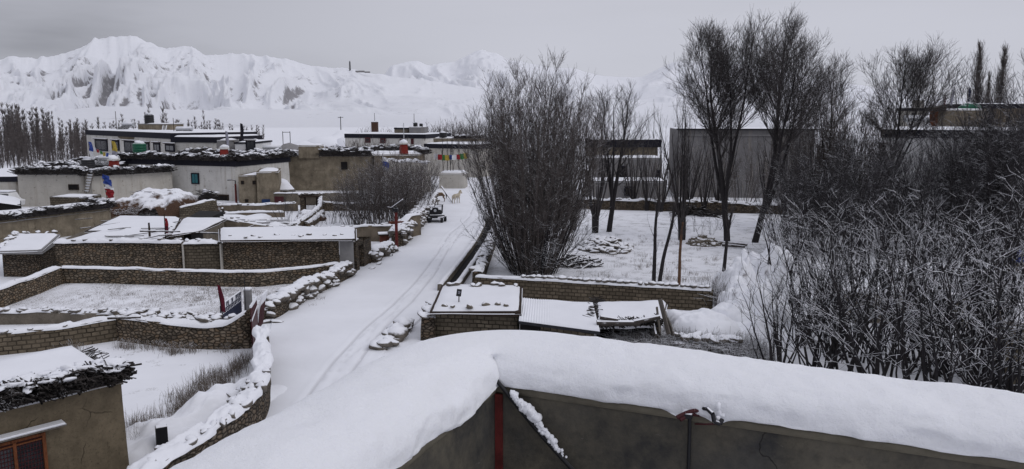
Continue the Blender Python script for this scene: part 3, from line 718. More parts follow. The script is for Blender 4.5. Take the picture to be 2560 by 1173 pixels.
u = np.linspace(0, 1, nc); RX = xl[:, None] * (1 - u) + xr[:, None] * u; RY = np.repeat(yy[:, None], nc, 1)
Zr = .02 + .03 * fbm(RX * .5, RY * .35, o=3); pk = np.zeros_like(RX)
for P in TR:
    c = xat(P, yy)[:, None] + .05 * fbm(yy * .3, P[0, 0], o=2)[:, None]; d = np.abs(RX - c); wdt = .13
    g = np.clip(1 - d / wdt, 0, 1); g = g * g * (3 - 2 * g) * ((yy > 26) & (yy < 92))[:, None]
    Zr -= .035 * g; Zr += .012 * np.exp(-((d - .3) / .12) ** 2); pk = np.maximum(pk, g)
c = xat(FT, yy)[:, None]
for dx in (-.35, .0, .4):
    d = np.abs(RX - c - dx - .1 * np.sin(yy * 1.1 + dx * 9)[:, None]); g = np.clip(1 - d / .16, 0, 1) * np.clip(fbm(RY * 2.2, RX * 1.5 + dx, o=2) * 3 + .3, 0, 1) * (yy < 80)[:, None]
    Zr -= .03 * g; pk = np.maximum(pk, .4 * g)
edge = np.minimum(u, 1 - u)[None, :]; Zr = np.where(edge < .001, -.06, Zr)
tr = NT('road_snow'); v = tr.coord(); at_ = tr.new('ShaderNodeAttribute'); at_.attribute_name = 'packed'
nb = tr.bump(tr.noise(v, 1.3, 5), .5, .05); nb = tr.bump(tr.noise(v, 30, 3), .25, .006, nb)
cr = tr.mix(tr.map(tr.noise(v, .35, 4), .35, .7), SNOWC, tuple(x * .93 for x in SNOWC)); cr = tr.mix(tr.map(at_.outputs['Fac'], 0, 1, 0, .45), cr, (.36, .355, .37))
road = obj('road', np.stack([RX, RY, Zr], 2).reshape(-1, 3), grid_faces(nl, nc)[:, ::-1], tr.done(tr.bsdf(cr, .85, nb, 0, .2)), smooth=True); road['kind'] = 'structure'
a_ = road.data.attributes.new('packed', 'FLOAT', 'POINT'); a_.data.foreach_set('value', pk.astype(np.float32).ravel())
def sheet(name, px, mat, z=.012, step=1.0, amp=.05):
    P = [G(x, y)[:2] for x, y in px]
    o = snow_roof(name, P, z, .012, None, amp=amp, step=step, mat=mat, drop=.03); o['kind'] = 'structure'; return o
sheet('yard_snow', [(-40, 790), (590, 800), (830, 693), (150, 705)], 'snow_field')
sheet('orchard_snow', [(1215, 690), (1800, 720), (2050, 530), (1240, 540)], 'snow_orchard')
# ------------------------------------------------------------------ mountains
tm = NT('mountain_snow'); v = tm.coord(); g = tm.new('ShaderNodeNewGeometry'); sxx = tm.new('ShaderNodeSeparateXYZ'); tm.l.new(g.outputs['Normal'], sxx.inputs[0])
n1 = tm.noise(tm.coord('Object', (.008, .008, .014)), 1, 8, .7); n2 = tm.noise(tm.coord('Object', (.07, .07, .035)), 1, 8, .8); ro = tm.new('ShaderNodeAttribute'); ro.attribute_name = 'bare'
sl_ = tm.math('ADD', tm.math('MULTIPLY', ro.outputs['Fac'], .50), tm.math('MULTIPLY', tm.map(n1, .3, .75), .28)); sl_ = tm.math('ADD', sl_, tm.math('MULTIPLY', tm.map(n2, .32, .72), .60))
rk = tm.map(sl_, .60, .84); cm = tm.mix(tm.map(n2, .35, .7, 0, .25), SNOWC, tuple(x * .85 for x in SNOWC)); cm = tm.mix(tm.math('MULTIPLY', rk, .8), cm, (.16, .15, .155))
M['mountain'] = tm.done(tm.bsdf(cm, .95, tm.bump(n2, .6, 6.0), 0, .05))
def range_mesh(name, prof, R, foot, gul=.52, na=1500, nr=250, seed=0, px0=-700, px1=3300, bare=1.0, rag=1.0, fan=2.1):
    px = np.linspace(px0, px1, na); pr = np.array(prof, float); yk = np.interp(px, pr[:, 0], pr[:, 1])
    az = np.arctan((px - CX) / F); D = []
    for x, y in zip(px, yk):
        d = ray(x, y); D.append(d[2] / math.hypot(d[0], d[1]))
    H = np.maximum(4, EYE + R * np.array(D)); Hr = H * rag * (.020 * fbm(px / 26., seed, o=4) + .008 * fbm(px / 9., seed + 3, o=3))
    t = np.concatenate([np.linspace(0, 1, nr), 1 + np.linspace(.02, .8, 24)]); tt, aa = np.meshgrid(t, az, indexing='xy')
    Hh = H[:, None]; tc_ = np.clip(tt, 0, 1); base = Hh * (.20 * tc_ + .80 * tc_ ** fan); base = base + Hr[:, None] * tc_ ** 9; base = np.where(tt > 1, (Hh + Hr[:, None]) * (1 - (tt - 1) * 1.1), base)
    r = foot + (R - foot) * tt; x = r * np.sin(aa); y = r * np.cos(aa)
    # spurs and gullies: warped ridged noise, stretched a little down the slope
    w1 = fbm(aa * 7, tt * 1.6, seed, o=3); w2 = fbm(aa * 7 + 40, tt * 1.6, seed + 9, o=3)
    u = aa * R / 165. + 1.5 * w1 + (tt - .6) * 2.2 * np.sin(aa * 9 + seed); v = r / 360. + 1.2 * w2
    rs = 0; am = 1.; wt = 1.; fr = 1.; tot = 0
    for k in range(6):
        nn = (1 - np.abs(vnoise(u * fr + 31 * k, v * fr + 17 * k, seed + k))) ** 2 * wt; wt = np.clip(nn * 1.9, 0, 1); rs = rs + nn * am; tot += am; am *= .60; fr *= 2.05
    rn = np.clip(rs / tot * 1.35, 0, 1)
    win = np.clip((tc_ - .26) / .34, 0, 1) * np.clip((1.04 - tt) / .22, 0, 1); win = win * np.clip((Hh - 60) / 160, .12, 1)
    z = base - Hh * gul * win * (1 - rn) ** 1.1
    z += (4.5 * fbm(x * .008, y * .008, seed, o=5) + 17 * fbm(x * .0022, y * .0022, seed + 4, o=3)) * np.clip(tc_ * 3, 0, 1) * np.clip((1.02 - tt) / .1, 0, 1)
    z = np.where(tt <= 0.0, -8, z)
    o = obj(name, np.stack([x, y, z], 2).reshape(-1, 3), grid_faces(na, len(t))[:, ::-1], M['mountain'], smooth=True); o['kind'] = 'structure'
    ga = np.gradient(z, axis=0) / (r * np.gradient(aa, axis=0)); gt = np.gradient(z, axis=1) / (np.gradient(r, axis=1) + 1e-6); slope = np.hypot(ga, gt); sel = slope[(win > .3)]
    lo, hi = np.percentile(sel, 72), np.percentile(sel, 98)
    def blur(a, k, ax):
        c = np.cumsum(np.concatenate([np.repeat(np.take(a, [0], ax), k + 1, ax), a, np.repeat(np.take(a, [-1], ax), k, ax)], ax), axis=ax); n_ = a.shape[ax]
        return (np.take(c, range(2 * k + 1, 2 * k + 1 + n_), ax) - np.take(c, range(n_), ax)) / (2 * k + 1)
    cv = blur(blur(z, 7, 0), 4, 1) - z; cv2 = blur(blur(z, 3, 0), 2, 1) - z; cs_ = cv / np.percentile(cv[win > .3], 97) * .7 + cv2 / np.percentile(cv2[win > .3], 97) * .5
    b = np.clip(cs_ - .25, 0, 1.2) * np.clip(win * 1.6, 0, 1) + .22 * np.clip((slope - hi) / (hi - lo) * 2 + .5, 0, 1) * win
    b = np.clip(b * np.clip(.85 + 1.5 * fbm(x * .006, y * .006, seed + 7, o=4), 0, 1.4), 0, 1) * bare + .9 * np.clip(fbm(x * .016, y * .007, seed + 11, o=5) - .22, 0, 1) * bare
    at = o.data.attributes.new('bare', 'FLOAT', 'POINT'); at.data.foreach_set('value', b.astype(np.float32).ravel()); return o
range_mesh('mountains', [(-700, 175), (-200, 158), (0, 152), (60, 140), (120, 143), (185, 124), (240, 100), (300, 79), (350, 76), (400, 93), (440, 117), (500, 115), (530, 130), (590, 125), (640, 133), (730, 140), (770, 155), (800, 165), (850, 168), (890, 168), (930, 181), (970, 187), (1060, 200), (1120, 208), (1220, 224), (1400, 248), (1700, 262), (2000, 272), (2560, 282), (3300, 284)], 2500, 750, seed=3)
range_mesh('far_mountains', [(-700, 160), (0, 149), (40, 152), (300, 260), (800, 255), (900, 205), (965, 188), (985, 162), (1030, 148), (1080, 158), (1140, 155), (1175, 133), (1205, 120), (1240, 129), (1280, 147), (1340, 160), (1420, 166), (1480, 185), (1560, 190), (1600, 186), (1640, 168), (1690, 152), (1760, 147), (1850, 152), (1950, 172), (2050, 198), (2200, 222), (2350, 245), (2600, 258), (3300, 262)], 4300, 2750, gul=.30, seed=8, na=1100, nr=150, bare=.45, rag=.5, fan=1.5)
# ------------------------------------------------------------------ our own rooftop: parapet under deep snow
PI_ = G(1240, 950, 9.66)[:2]; q = G(2560, 1140, 9.66)[:2]; dR = (q - PI_) / np.linalg.norm(q - PI_); dL = G(955, 1178, 9.66)[:2] - PI_; dL /= np.linalg.norm(dL)
TH = .345; CC = PI_ - (dR + dL) * TH / 2          # centreline corner
house = thing('guesthouse', 'concrete guesthouse whose snow-capped rooftop parapet fills the foreground', 'building', (CC[0], CC[1], 0))
OC = CC - (dR + dL) * TH / 2
def quadpts(a0, a1, b0, b1): return [OC + dR * a0 + dL * b0, OC + dR * a1 + dL * b0, OC + dR * a1 + dL * b1, OC + dR * a0 + dL * b1]
MB().prism(quadpts(0, 7, 0, 8), -.1, 8.82).build('wall', M['mud2'], house)
m = MB(); m.prism(quadpts(0, 6.9, 0, TH), 8.823, 9.635); m.prism(quadpts(0, TH, TH + .001, 7.9), 8.823, 9.635); 
m.build('parapet_wall', M['concrete'], house)
m = MB(); a = .010; m.prism(quadpts(-a, 6.9, -a, TH + a), 9.615, 9.652); m.prism(quadpts(-a, TH + a, TH + a + .001, 7.9), 9.615, 9.652); m.build('coping', M['coping'], house, bevel=.012)
snow_roof('roof_snow', quadpts(TH + .02, 6.9, TH + .02, 7.9), 8.83, .10, house, .03, .3)
# snow cap: profile swept round the corner, rounded on the outside
step = .018; arm = np.arange(0, 4.6, step)[::-1]
path = np.concatenate([CC + dL * arm[:, None], CC + dR * (np.arange(step, 5.6, step))[:, None]]); n = len(path); ic = len(arm) - 1
nrm = np.zeros((n, 2)); nrm[:ic] = -dR; nrm[ic + 1:] = -dL; nrm[ic] = -(dR + dL)
s = (np.arange(n) - ic) * step; nw = 46; th = np.linspace(-.32, math.pi + .32, nw)
pr = -np.cos(th) / math.cos(0); pr = np.sign(pr) * np.abs(pr) ** .8; ph = np.sign(np.sin(th)) * np.abs(np.sin(th)) ** .75
hw = (TH / 2 + np.where(pr < 0, .020, .035)[None, :] + (.05 * np.clip(-s / .5, 0, 1))[:, None] * (pr > 0)[None, :])[:, :, None]
Xc = path[:, None, :] + nrm[:, None, :] * pr[None, :, None] * hw
low = .008 * fbm(s[:, None] * 1.4, pr[None, :] * .8, 2.2, o=3); mid = .011 * fbm(Xc[:, :, 0] * 7, Xc[:, :, 1] * 7, o=4); fine = .0065 * fbm(Xc[:, :, 0] * 40, Xc[:, :, 1] * 45, ph[None, :] * 3, o=3)
H = .132 + low * 2 + mid + fine
H = H - (.024 * np.clip(s / 1.4, 0, 1))[:, None]
zz = 9.652 + np.where(ph[None, :] > 0, ph[None, :] * H, ph[None, :] * (.014 + .008 * fbm(s * 5.5, 8.8, o=3) * 2)[:, None])
# drooping lip on the inner side (varies), clumps at the two iron hooks and a scraped spot on the left arm
inner = np.clip((pr[None, :] - (-.2)) / .2, 0, 1) if False else None
side_in = np.clip((-pr[None, :] - .55) / .35, 0, 1) * np.clip(.35 - ph[None, :], 0, .6) / .6
hook_s = [np.dot(G(1722, 1040, 9.60)[:2] - CC, dR), np.dot(G(1800, 1050, 9.60)[:2] - CC, dR)]
for hs, dp, wdt in ((hook_s[0] - .02, .032, .032), (hook_s[1] + .0, .045, .028)): zz -= .30 * dp * np.exp(-((s[:, None] - hs) / wdt) ** 2) * side_in * 1.6
zz -= .05 * np.exp(-((s[:, None] + .47) / .13) ** 2) * np.exp(-((pr[None, :] + .75) / .28) ** 2)
zz -= .018 * np.exp(-((s[:, None] + .18) / .05) ** 2) * np.exp(-((pr[None, :] - .35) / .2) ** 2)
bul = 1 + .0 * s
off_ = (.012 * fbm(s[:, None] * 5, th[None, :] * 2, 6.1, o=3) + .010 * fbm(s[:, None] * 24, th[None, :] * 5, 1.1, o=2))[:, :, None]
Xc = Xc + nrm[:, None, :] * np.sign(pr)[None, :, None] * off_ * (np.abs(pr)[None, :, None] ** 2)
V = np.concatenate([Xc, zz[:, :, None]], 2)
wgt = np.exp(-(s / .17) ** 2)[:, None, None] * (np.clip((pr + .99) / .25, 0, 1) * np.where(pr > .2, .35, 1))[None, :, None]
for it in range(220):
    A = V.copy(); A[1:-1] = (V[:-2] + V[2:]) / 2; V = V + (A - V) * wgt * .9
cap = obj('snow_cap', V.reshape(-1, 3), grid_faces(n, nw), None, house, smooth=True)
t = NT('fresh_snow'); v = t.coord(); nb = t.bump(t.noise(v, 22, 6, .65), .55, .014); nb = t.bump(t.noise(v, 130, 5, .75), .8, .005, nb)
p = t.new('ShaderNodeBsdfPrincipled'); p.inputs['Base Color'].default_value = (.84, .85, .885, 1); p.inputs['Roughness'].default_value = .85; p.inputs['Specular IOR Level'].default_value = .12; p.inputs['Subsurface Weight'].default_value = .25; p.inputs['Subsurface Radius'].default_value = (.02, .02, .022); p.inputs['Subsurface Scale'].default_value = 1.0; t.l.new(nb, p.inputs['Normal'])
cap.data.materials.clear(); cap.data.materials.append(t.done(p.outputs[0]))
# red painted strip in the corner
cI = CC + (dR + dL) * TH / 2
MB().prism([cI + dL * .004 + dR * .002, cI + dL * .004 + dR * .029, cI + dL * .016 + dR * .029, cI + dL * .016 + dR * .002], 8.84, 9.613).build('corner_strip', M['red'], house)
# black cable slung from the corner, with snow lying on it
def poly_tube(name, pts, r, mat, parent=None, n=8):
    P = np.array(pts, float); V, Q = tubes(P[:-1], P[1:], np.full(len(P) - 1, r), np.full(len(P) - 1, r), n); return obj(name, V, Q, M[mat], parent, smooth=True)
def wallpt(px, py, out=.03): return on_plane(px, py, (*(cI + dL * out), 0), (*dL, 0))
c0, c1 = wallpt(1241, 950, .035), wallpt(1470, 1215, .06)
cab = poly_tube('cable', [c0 + (c1 - c0) * f + np.array([0, 0, -.012 * math.sin(math.pi * f)]) for f in np.linspace(-.04, 1, 16)], .0075, 'black'); tag(cab, 'black cable slanting down from the parapet corner with snow on it', 'cable')
ss = []; sz_ = []
for f in np.linspace(.16, .74, 110):
    q = c0 + (c1 - c0) * f + np.array([*(dR * random.gauss(0, .004)), random.gauss(0, .003)]); k = (.0155 - .010 * max(0, f - .40) / .34) * random.uniform(.55, 1.1) * (1 + .25 * math.sin(f * 23)); ss.append(q + np.array([*(dR * k * .55), k * .9])); sz_.append((k, k * .8, k * .9))
V, Q = blobs(ss, sz_, .3, 2); obj('cable_snow', V, Q, M['snow'], cab, smooth=True)
w0 = wallpt(1724, 1036, .05)
cb2 = poly_tube('cable', [wallpt(1726, 1030, .03), w0 + [0, 0, 0], wallpt(1724, 1080, .045), wallpt(1722, 1140, .03), wallpt(1719, 1250, .03)], .0062, 'black'); tag(cb2, 'thin black cable hanging straight down the concrete parapet', 'cable')
hk = thing('iron_hook', 'rusty bent iron hooks sticking out under the parapet snow', 'hook', w0)
for a, b in (((1692, 1044), (1768, 1030)), ((1700, 1050), (1755, 1040))):
    A, B = wallpt(*a, .07), wallpt(*b, .02); m = poly_tube('hook_bar', [A + (B - A) * f + np.array([0, 0, .012 * math.sin(f * 3.1)]) for f in np.linspace(0, 1, 8)], .007, 'maroon', hk)
A = [wallpt(x, y, o) for x, y, o in ((1745, 1020, .01), (1768, 1022, .05), (1782, 1035, .07), (1786, 1055, .075), (1800, 1060, .07), (1806, 1048, .06))]; poly_tube('hook_loop', A, .007, 'metal_dark', hk)
A = [wallpt(x, y, o) for x, y, o in ((1738, 1060, .04), (1760, 1061, .06), (1788, 1060, .07))]; poly_tube('hook_wire', A, .003, 'maroon', hk)
V, Q = blobs([wallpt(x, y, o) for x, y, o in ((1700, 1020, .015), (1712, 1026, .02), (1795, 1022, .015), (1800, 1036, .03), (1798, 1048, .045))], [(k * 1.25, k * .7, k * .9) for k in (.022, .020, .026, .020, .012)], .35, 3, tilt=.1); obj('hook_snow', V, Q, M['snow'], hk, smooth=True)
MB().box((*wallpt(1718, 1038, .05),), (.035, .03, .018), math.atan2(dR[1], dR[0])).build('hook_clamp', M['metal_dark'], hk, bevel=.004)
# ------------------------------------------------------------------ mud house, lower left
A = W(-330, 1130, 16.0)[:2]; B = W(316, 955, 21.7)[:2]
A = np.array([W(0, 1035, 19.4)[0], 19.4]); d = (B - A) / np.linalg.norm(B - A); A = A - d * 5; nb_ = np.array([-d[1], d[0]]); quad = [A, B, B + nb_ * 3.9, A + nb_ * 3.9]
mh = thing('mud_house', 'low cracked mud house with firewood roof edge and red wooden window, nearest the camera', 'house', (B[0], B[1], 0))
ZT = 3.17
rough_walls('wall', quad, -.1, ZT, 'mud_near', mh, .06, .05, .4)
MB().prism(inset(quad, .08), ZT - .25, ZT - .02).build('roof', M['mud'], mh)
snow_roof('roof_snow', inset(quad, .05), ZT, .22, mh, .07, .3, drop=.20)
def edge_pts(q0, q1, f0=0, f1=1): return [q0 + (q1 - q0) * f0, q0 + (q1 - q0) * f1]
r1 = brush_edge('firewood_stack', edge_pts(quad[0], quad[1], .2, 1.005), ZT - .02, .75, .40, None, per=260, r=(.012, .038), L=(.35, .85), label='stacked firewood sticks along the near mud house roof edge', cat='firewood', n=5, clump=(10, .16))
cs = []; sz_ = []
for i in range(120):
    f = random.uniform(.25, 1); p = quad[0] + (quad[1] - quad[0]) * f + nb_ * random.uniform(.1, .75); cs.append((p[0], p[1], ZT + .30 + random.uniform(-.06, .10))); k = random.uniform(.08, .26); sz_.append((k * 1.5, k, k * .45))
V, Q = blobs(cs, sz_, .35, 2); obj('stack_snow', V, Q, M['snow'], r1, smooth=True)
brush_edge('firewood_edge', edge_pts(quad[1], quad[2], .0, 1), ZT - .02, .5, .16, mh, per=9, r=(.010, .022), L=(.3, .7), n=5, core=False)
# window: wooden frame, two casements with red lattice, hood plank
A0, dd, nn, L_, ang = face_frame(quad[0], quad[1]); nn3 = (nn[0], nn[1], 0); p0 = (*(A0 + nn * .03), 0)
tl, br = on_plane(4, 1098, p0, nn3), on_plane(112, 1085, p0, nn3)
wz1 = (tl[2] + br[2]) / 2 - .02; s0 = np.dot(on_plane(-35, 1120, p0, nn3)[:2] - A0, dd); s1 = np.dot(on_plane(113, 1085, p0, nn3)[:2] - A0, dd)
def onw(sv, z, out=0.0): return (A0[0] + dd[0] * sv + nn[0] * out, A0[1] + dd[1] * sv + nn[1] * out, z)
wz0 = wz1 - 1.15; wf = MB(); fw = .085
for sv in (s0 + fw / 2, s1 - fw / 2): wf.box(onw(sv, (wz0 + wz1) / 2), (fw, .14, wz1 - wz0), ang)
for zv in (wz0 + fw / 2, wz1 - fw / 2): wf.box(onw((s0 + s1) / 2, zv), (s1 - s0 - 2 * fw - .004, .13, fw), ang)
sm_ = s0 + (s1 - s0) * .46; wf.box(onw(sm_, (wz0 + wz1) / 2), (fw * .9, .12, wz1 - wz0 - 2 * fw - .004), ang)
wf.box(onw((s0 + s1) / 2, wz1 - .16), (s1 - s0 - 2 * fw - .006, .115, .05), ang)
win = wf.build('window', M['wood'], mh, bevel=.008)
MB().box(onw((s0 + s1) / 2, (wz0 + wz1) / 2, -.02), (s1 - s0 - .05, .03, wz1 - wz0 - .05), ang).build('pane', M['glass'], win)
lt = MB()
for k in range(1, 18):
    sv = s0 + (s1 - s0) * k / 18; lt.box(onw(sv, (wz0 + wz1) / 2, .012), (.014, .012, wz1 - wz0 - .1), ang)
for k in range(1, 10): lt.box(onw((s0 + s1) / 2, wz0 + (wz1 - wz0) * k / 10, .020), (s1 - s0 - .1, .012, .012), ang)
lt.build('lattice', M['maroon'], win)
h0, h1 = on_plane(-60, 1108, p0, nn3), on_plane(158, 1056, p0, nn3); zz_ = (wz1 + .14)
sh0 = np.dot(h0[:2] - A0, dd); sh1 = np.dot(h1[:2] - A0, dd)
MB().box(onw((sh0 + sh1) / 2, zz_, .16), (sh1 - sh0, .34, .05), ang).build('window_hood', M['wood_grey'], win)
MB().box(onw((sh0 + sh1) / 2, zz_ + .055, .16), (sh1 - sh0 - .05, .33, .05), ang).build('hood_snow', M['snow'], win, bevel=.02)
def g2(px, py, z=0.0): return G(px, py, z)[:2]
def at(px, Y, py=500): return W(px, py, Y)[:2]
def gl(lst, z=0.0): return [tuple(g2(x, y, z)) for x, y in lst]
def flat_house(name, label, quad, z1, mat, brush=(), brush_h=.8, brush_w=.9, per=40, band=None, parapet=.0, snow=.16, batter=.15, cat='house', wob=.06, zroof=None, brush_label=None, r=(.018, .04), Ls=(.6, 1.5), band_edges=(0, 1, 3), group=None):
    """flat-roofed Himalayan house; quad is front-left, front-right, back-right, back-left"""
    h = thing(name, label, cat, (quad[0][0], quad[0][1], 0), group)
    zb = z1 - (band or 0)
    rough_walls('wall', quad, -.1, zb, mat, h, batter, wob)
    tq = inset(quad, batter * .9)
    if band:
        for i in band_edges:
            a, b = tq[i], tq[(i + 1) % 4]; d = (b - a) / np.linalg.norm(b - a)
            c = sum(tq) / 4; nn = np.array([-d[1], d[0]]); nn = nn if np.dot(nn, c - a) > 0 else -nn
            oo = .10 if i in (0, 2) else .095
            MB().prism([a - nn * oo - d * (.1 if i in (0, 2) else 0), b - nn * oo + d * (.1 if i in (0, 2) else 0), b + nn * .3, a + nn * .3], zb - .03, z1).build('painted_band', M['band'], h)
    MB().prism(inset(quad, batter + .2), zb - .5, z1 - .06).build('roof', M['mud'], h)
    snow_roof('roof_snow', inset(quad, batter - .05), z1, snow, h, .07, .6, drop=snow - .01)
    for k, e in enumerate(brush):
        i, f0, f1 = e[:3]; a, b = tq[i], tq[(i + 1) % 4]
        hh = e[3] if len(e) > 3 else brush_h
        o = brush_edge('brushwood', [a + (b - a) * f0, a + (b - a) * f1], z1 - .02, brush_w, hh, h, per=per, mat='brush', r=r, L=Ls)
    return h
def chimney(px, Y, z, pyt, label, h, w=1.1):
    p = at(px, Y); t = thing('incense_burner', label, 'chimney', (*p, z), 'red rooftop incense burners')
    MB().box((*p, z + h * .36), (w, w, h * .72), .3, taper=.82).build('body', M['redstack'], t)
    MB().box((*p, z + h * .77), (w * 1.12, w * 1.12, h * .1), .3).build('rim', M['wash'], t)
    V, Q = blobs([(p[0], p[1], z + h * .86)], [(w * .55, w * .55, h * .22)], .15, 2); obj('snow_cap', V, Q, M['snow'], t, smooth=True); return t
def flagpole(name, label, px, Y, z0, z1, cols, lean=(0, 0), w=.35, r=.05, frac=(.35, 1), cat='flag', flat=False):
    p = at(px, Y); t = thing(name, label, cat, (*p, z0)); top = (p[0] + lean[0], p[1] + lean[1], z1)
    MB().tube((*p, z0), top, r, r * .6, 8).build('pole', M['wood_dark'], t)
    n = len(cols); P0 = np.array([*p, z0]); P1 = np.array(top); m = 10
    f = np.linspace(frac[0], frac[1], n * m + 1); U = np.linspace(0, 1, 7)
    V = []
    for k, fk in enumerate(f):
        q = P0 + (P1 - P0) * fk
        for u in U:
            e = w * (.55 + .45 * math.sin(math.pi * (k / (n * m)) * .8 + .3)); ph = 1.6 * math.sin(k * .55) + u * 7
            V.append((q[0] + r + u * e, q[1] + .16 * e * math.sin(ph) - .05, q[2] - u * e * (.25 + .1 * math.sin(k * .9))))
    Q = grid_faces(len(f), 7); ms = [M[c] for c in cols]; o = obj('cloth', V, Q, ms, t, smooth=True)
    o.data.polygons.foreach_set('material_index', np.repeat(np.minimum(np.arange(n * m) // m, n - 1), 6).astype(np.int32)); return t
def prayer_string(label, P0, P1, n, sag, size, cols=('f_blue', 'f_white', 'f_red', 'f_green', 'f_yellow'), seed=0):
    P0, P1 = np.array(P0, float), np.array(P1, float); t = thing('prayer_flags', label, 'prayer flags', P0)
    pts = [P0 + (P1 - P0) * f - np.array([0, 0, sag * 4 * f * (1 - f)]) for f in np.linspace(0, 1, n * 2 + 1)]
    poly_tube('cord', pts, .012, 'f_grey', t, 4)
    d = (P1 - P0); d[2] = 0; d /= np.linalg.norm(d); s2 = np.array([-d[1], d[0], 0])
    for k in range(n):
        c = pts[2 * k + 1]; hh = size * random.uniform(.9, 1.2); a = random.uniform(-.25, .25)
        V = []
        for i in range(5):
            for j in range(4): V.append(c + d * (i / 4 - .5) * size * .9 - np.array([0, 0, hh * j / 3]) + s2 * (.12 * size * math.sin(i * 1.4 + k) * j / 3 + a * size * j / 3))
        obj('flag', V, grid_faces(5, 4), M[cols[(k + seed) % len(cols)]], t, smooth=True)
    return t
def tank(label, px, Y, z, w, h, mat='black', group='rooftop water tanks'):
    p = at(px, Y); t = thing('water_tank', label, 'water tank', (*p, z), group); n = 20
    pro = [(0, .5), (.06, .5), (.1, .47), (.2, .5), (.28, .47), (.38, .5), (.46, .47), (.56, .5), (.64, .47), (.74, .5), (.82, .46), (.92, .30), (.93, .18), (1.0, .18)]
    V = [(p[0] + w * r * math.cos(2 * math.pi * i / n), p[1] + w * r * math.sin(2 * math.pi * i / n), z + h * f) for f, r in pro for i in range(n)]
    Fc = [(k * n + i, k * n + (i + 1) % n, (k + 1) * n + (i + 1) % n, (k + 1) * n + i) for k in range(len(pro) - 1) for i in range(n)] + [tuple((len(pro) - 1) * n + i for i in range(n)), tuple(range(n))[::-1]]
    obj('body', V, Fc, M[mat], t); V, Q = blobs([(*p, z + h * .93)], [(w * .36, w * .36, h * .11)], .12, 2); obj('snow_cap', V, Q, M['snow'], t, smooth=True); return t
def solar_heater(label, px, Y, z, w, rz=0.0):
    p = at(px, Y); t = thing('solar_heater', label, 'solar heater', (*p, z), 'rooftop solar water heaters'); a = rz; c, s = math.cos(a), math.sin(a)
    def loc(x, y, zz): return (p[0] + c * x - s * y, p[1] + s * x + c * y, z + zz)
    MB().tube(loc(-w / 2, .5, 1.0), loc(w / 2, .5, 1.0), .30, n=16).build('cylinder', M['steel'], t, smooth=False)
    MB().tube(loc(-w / 2 + .05, .5, 1.17), loc(w / 2 - .05, .5, 1.17), .22, n=12).build('snow_cap', M['snow'], t, smooth=True)
    m = MB()
    for k in range(14):
        x = -w / 2 + .15 + (w - .3) * k / 13; m.tube(loc(x, .45, .95), loc(x, -.9, .15), .045, n=6)
    m.build('collector', M['black'], t)
    m = MB()
    for x in (-w / 2 + .1, w / 2 - .1):
        m.beam(loc(x, .55, .75), loc(x, .6, 0), .06); m.beam(loc(x, .5, .8), loc(x, -1.0, .04), .06)
    m.build('frame', M['metal_dark'], t); return t
def pole(name, label, px, Y, z0, z1, r=.05, mat='wood_dark', lean=(0, 0), cat='pole', group=None):
    p = at(px, Y); o = MB().tube((*p, z0), (p[0] + lean[0], p[1] + lean[1], z1), r, r * .7, 8).build(name, M[mat]); tag(o, label, cat, group); return o
# ------------------------------------------------------------------ wall curving round the near field, with gate
pts = [(*g2(x, y, 1.35), zt) for x, y, zt in ((654, 822, 1.45), (654, 850, 1.42), (655, 880, 1.38), (656, 905, 1.33), (650, 940, 1.3), (630, 975, 1.28), (590, 1010, 1.25), (545, 1045, 1.22), (490, 1080, 1.2), (430, 1112, 1.15), (365, 1145, 1.12), (300, 1180, 1.05), (200, 1235, 1.0))]
def smooth_path(P, n=60):
    P = np.array(P, float); s = np.r_[0, np.cumsum(np.linalg.norm(np.diff(P[:, :2], axis=0), axis=1))]; t = np.linspace(0, s[-1], n); Q = np.stack([np.interp(t, s, P[:, k]) for k in range(P.shape[1])], 1)
    for _ in range(6): Q[1:-1] = (Q[:-2] + 2 * Q[1:-1] + Q[2:]) / 4
    return Q
pts = smooth_path(pts)
cw = thing('stone_wall', 'curved dry stone wall deep in snow beside the road, nearest the camera', 'wall', (*pts[8, :2], 0))
o, P, N, zt, t = strip_wall('wall_face', pts, 1.3, .50, 'rubble_dark', cw, step=.2, wob=.07, top=.05)
snow_ridge('snow_cap', P, N, zt - .03, t, .50, .17, cw, over=.06, sub=.05, lumps=.75, nw=22, seed=4)
k = t > 6.0; coping_stones('coping_stones', P[k], N[k], zt[k], t[k], .62, cw, 5.5, .13, sub=2, lift=.02, spread=.6, flat=.9)
V = []; 
for i in range(90):
    u = random.uniform(6, t[-1]); x, y, z = np.interp(u, t, P[:, 0]), np.interp(u, t, P[:, 1]), np.interp(u, t, zt); nx, ny = np.interp(u, t, N[:, 0]), np.interp(u, t, N[:, 1]); s = 1 if nx < 0 else -1; o_ = random.uniform(.1, 1.1) * s
    V.append(((x + nx * o_, y + ny * o_, z - abs(o_) * .75 + .05), random.uniform(.12, .32)))
Vv, Q = blobs([v[0] for v in V], [(k_, k_ * .8, k_ * .55) for _, k_ in V], .3, 2); obj('tumbled_stones', Vv, Q, M['stone'], cw, smooth=True)
# heaped snow bank on its field side
bq = g2(520, 1035, .2); mound('snow_bank', bq[0], bq[1], 2.6, 8.5, .75, 'snow', cw, rz=-.42, rough=.45, n=60)
b = g2(405, 1100, .55); o = MB().box((b[0], b[1], .62), (.34, .3, .8), .5).build('dark_gap_block', M['black'], bevel=.03); tag(o, 'added black block standing in for a small dark gap at the curved stone wall', 'box')  # added black block, half sunk, standing in for a small dark gap
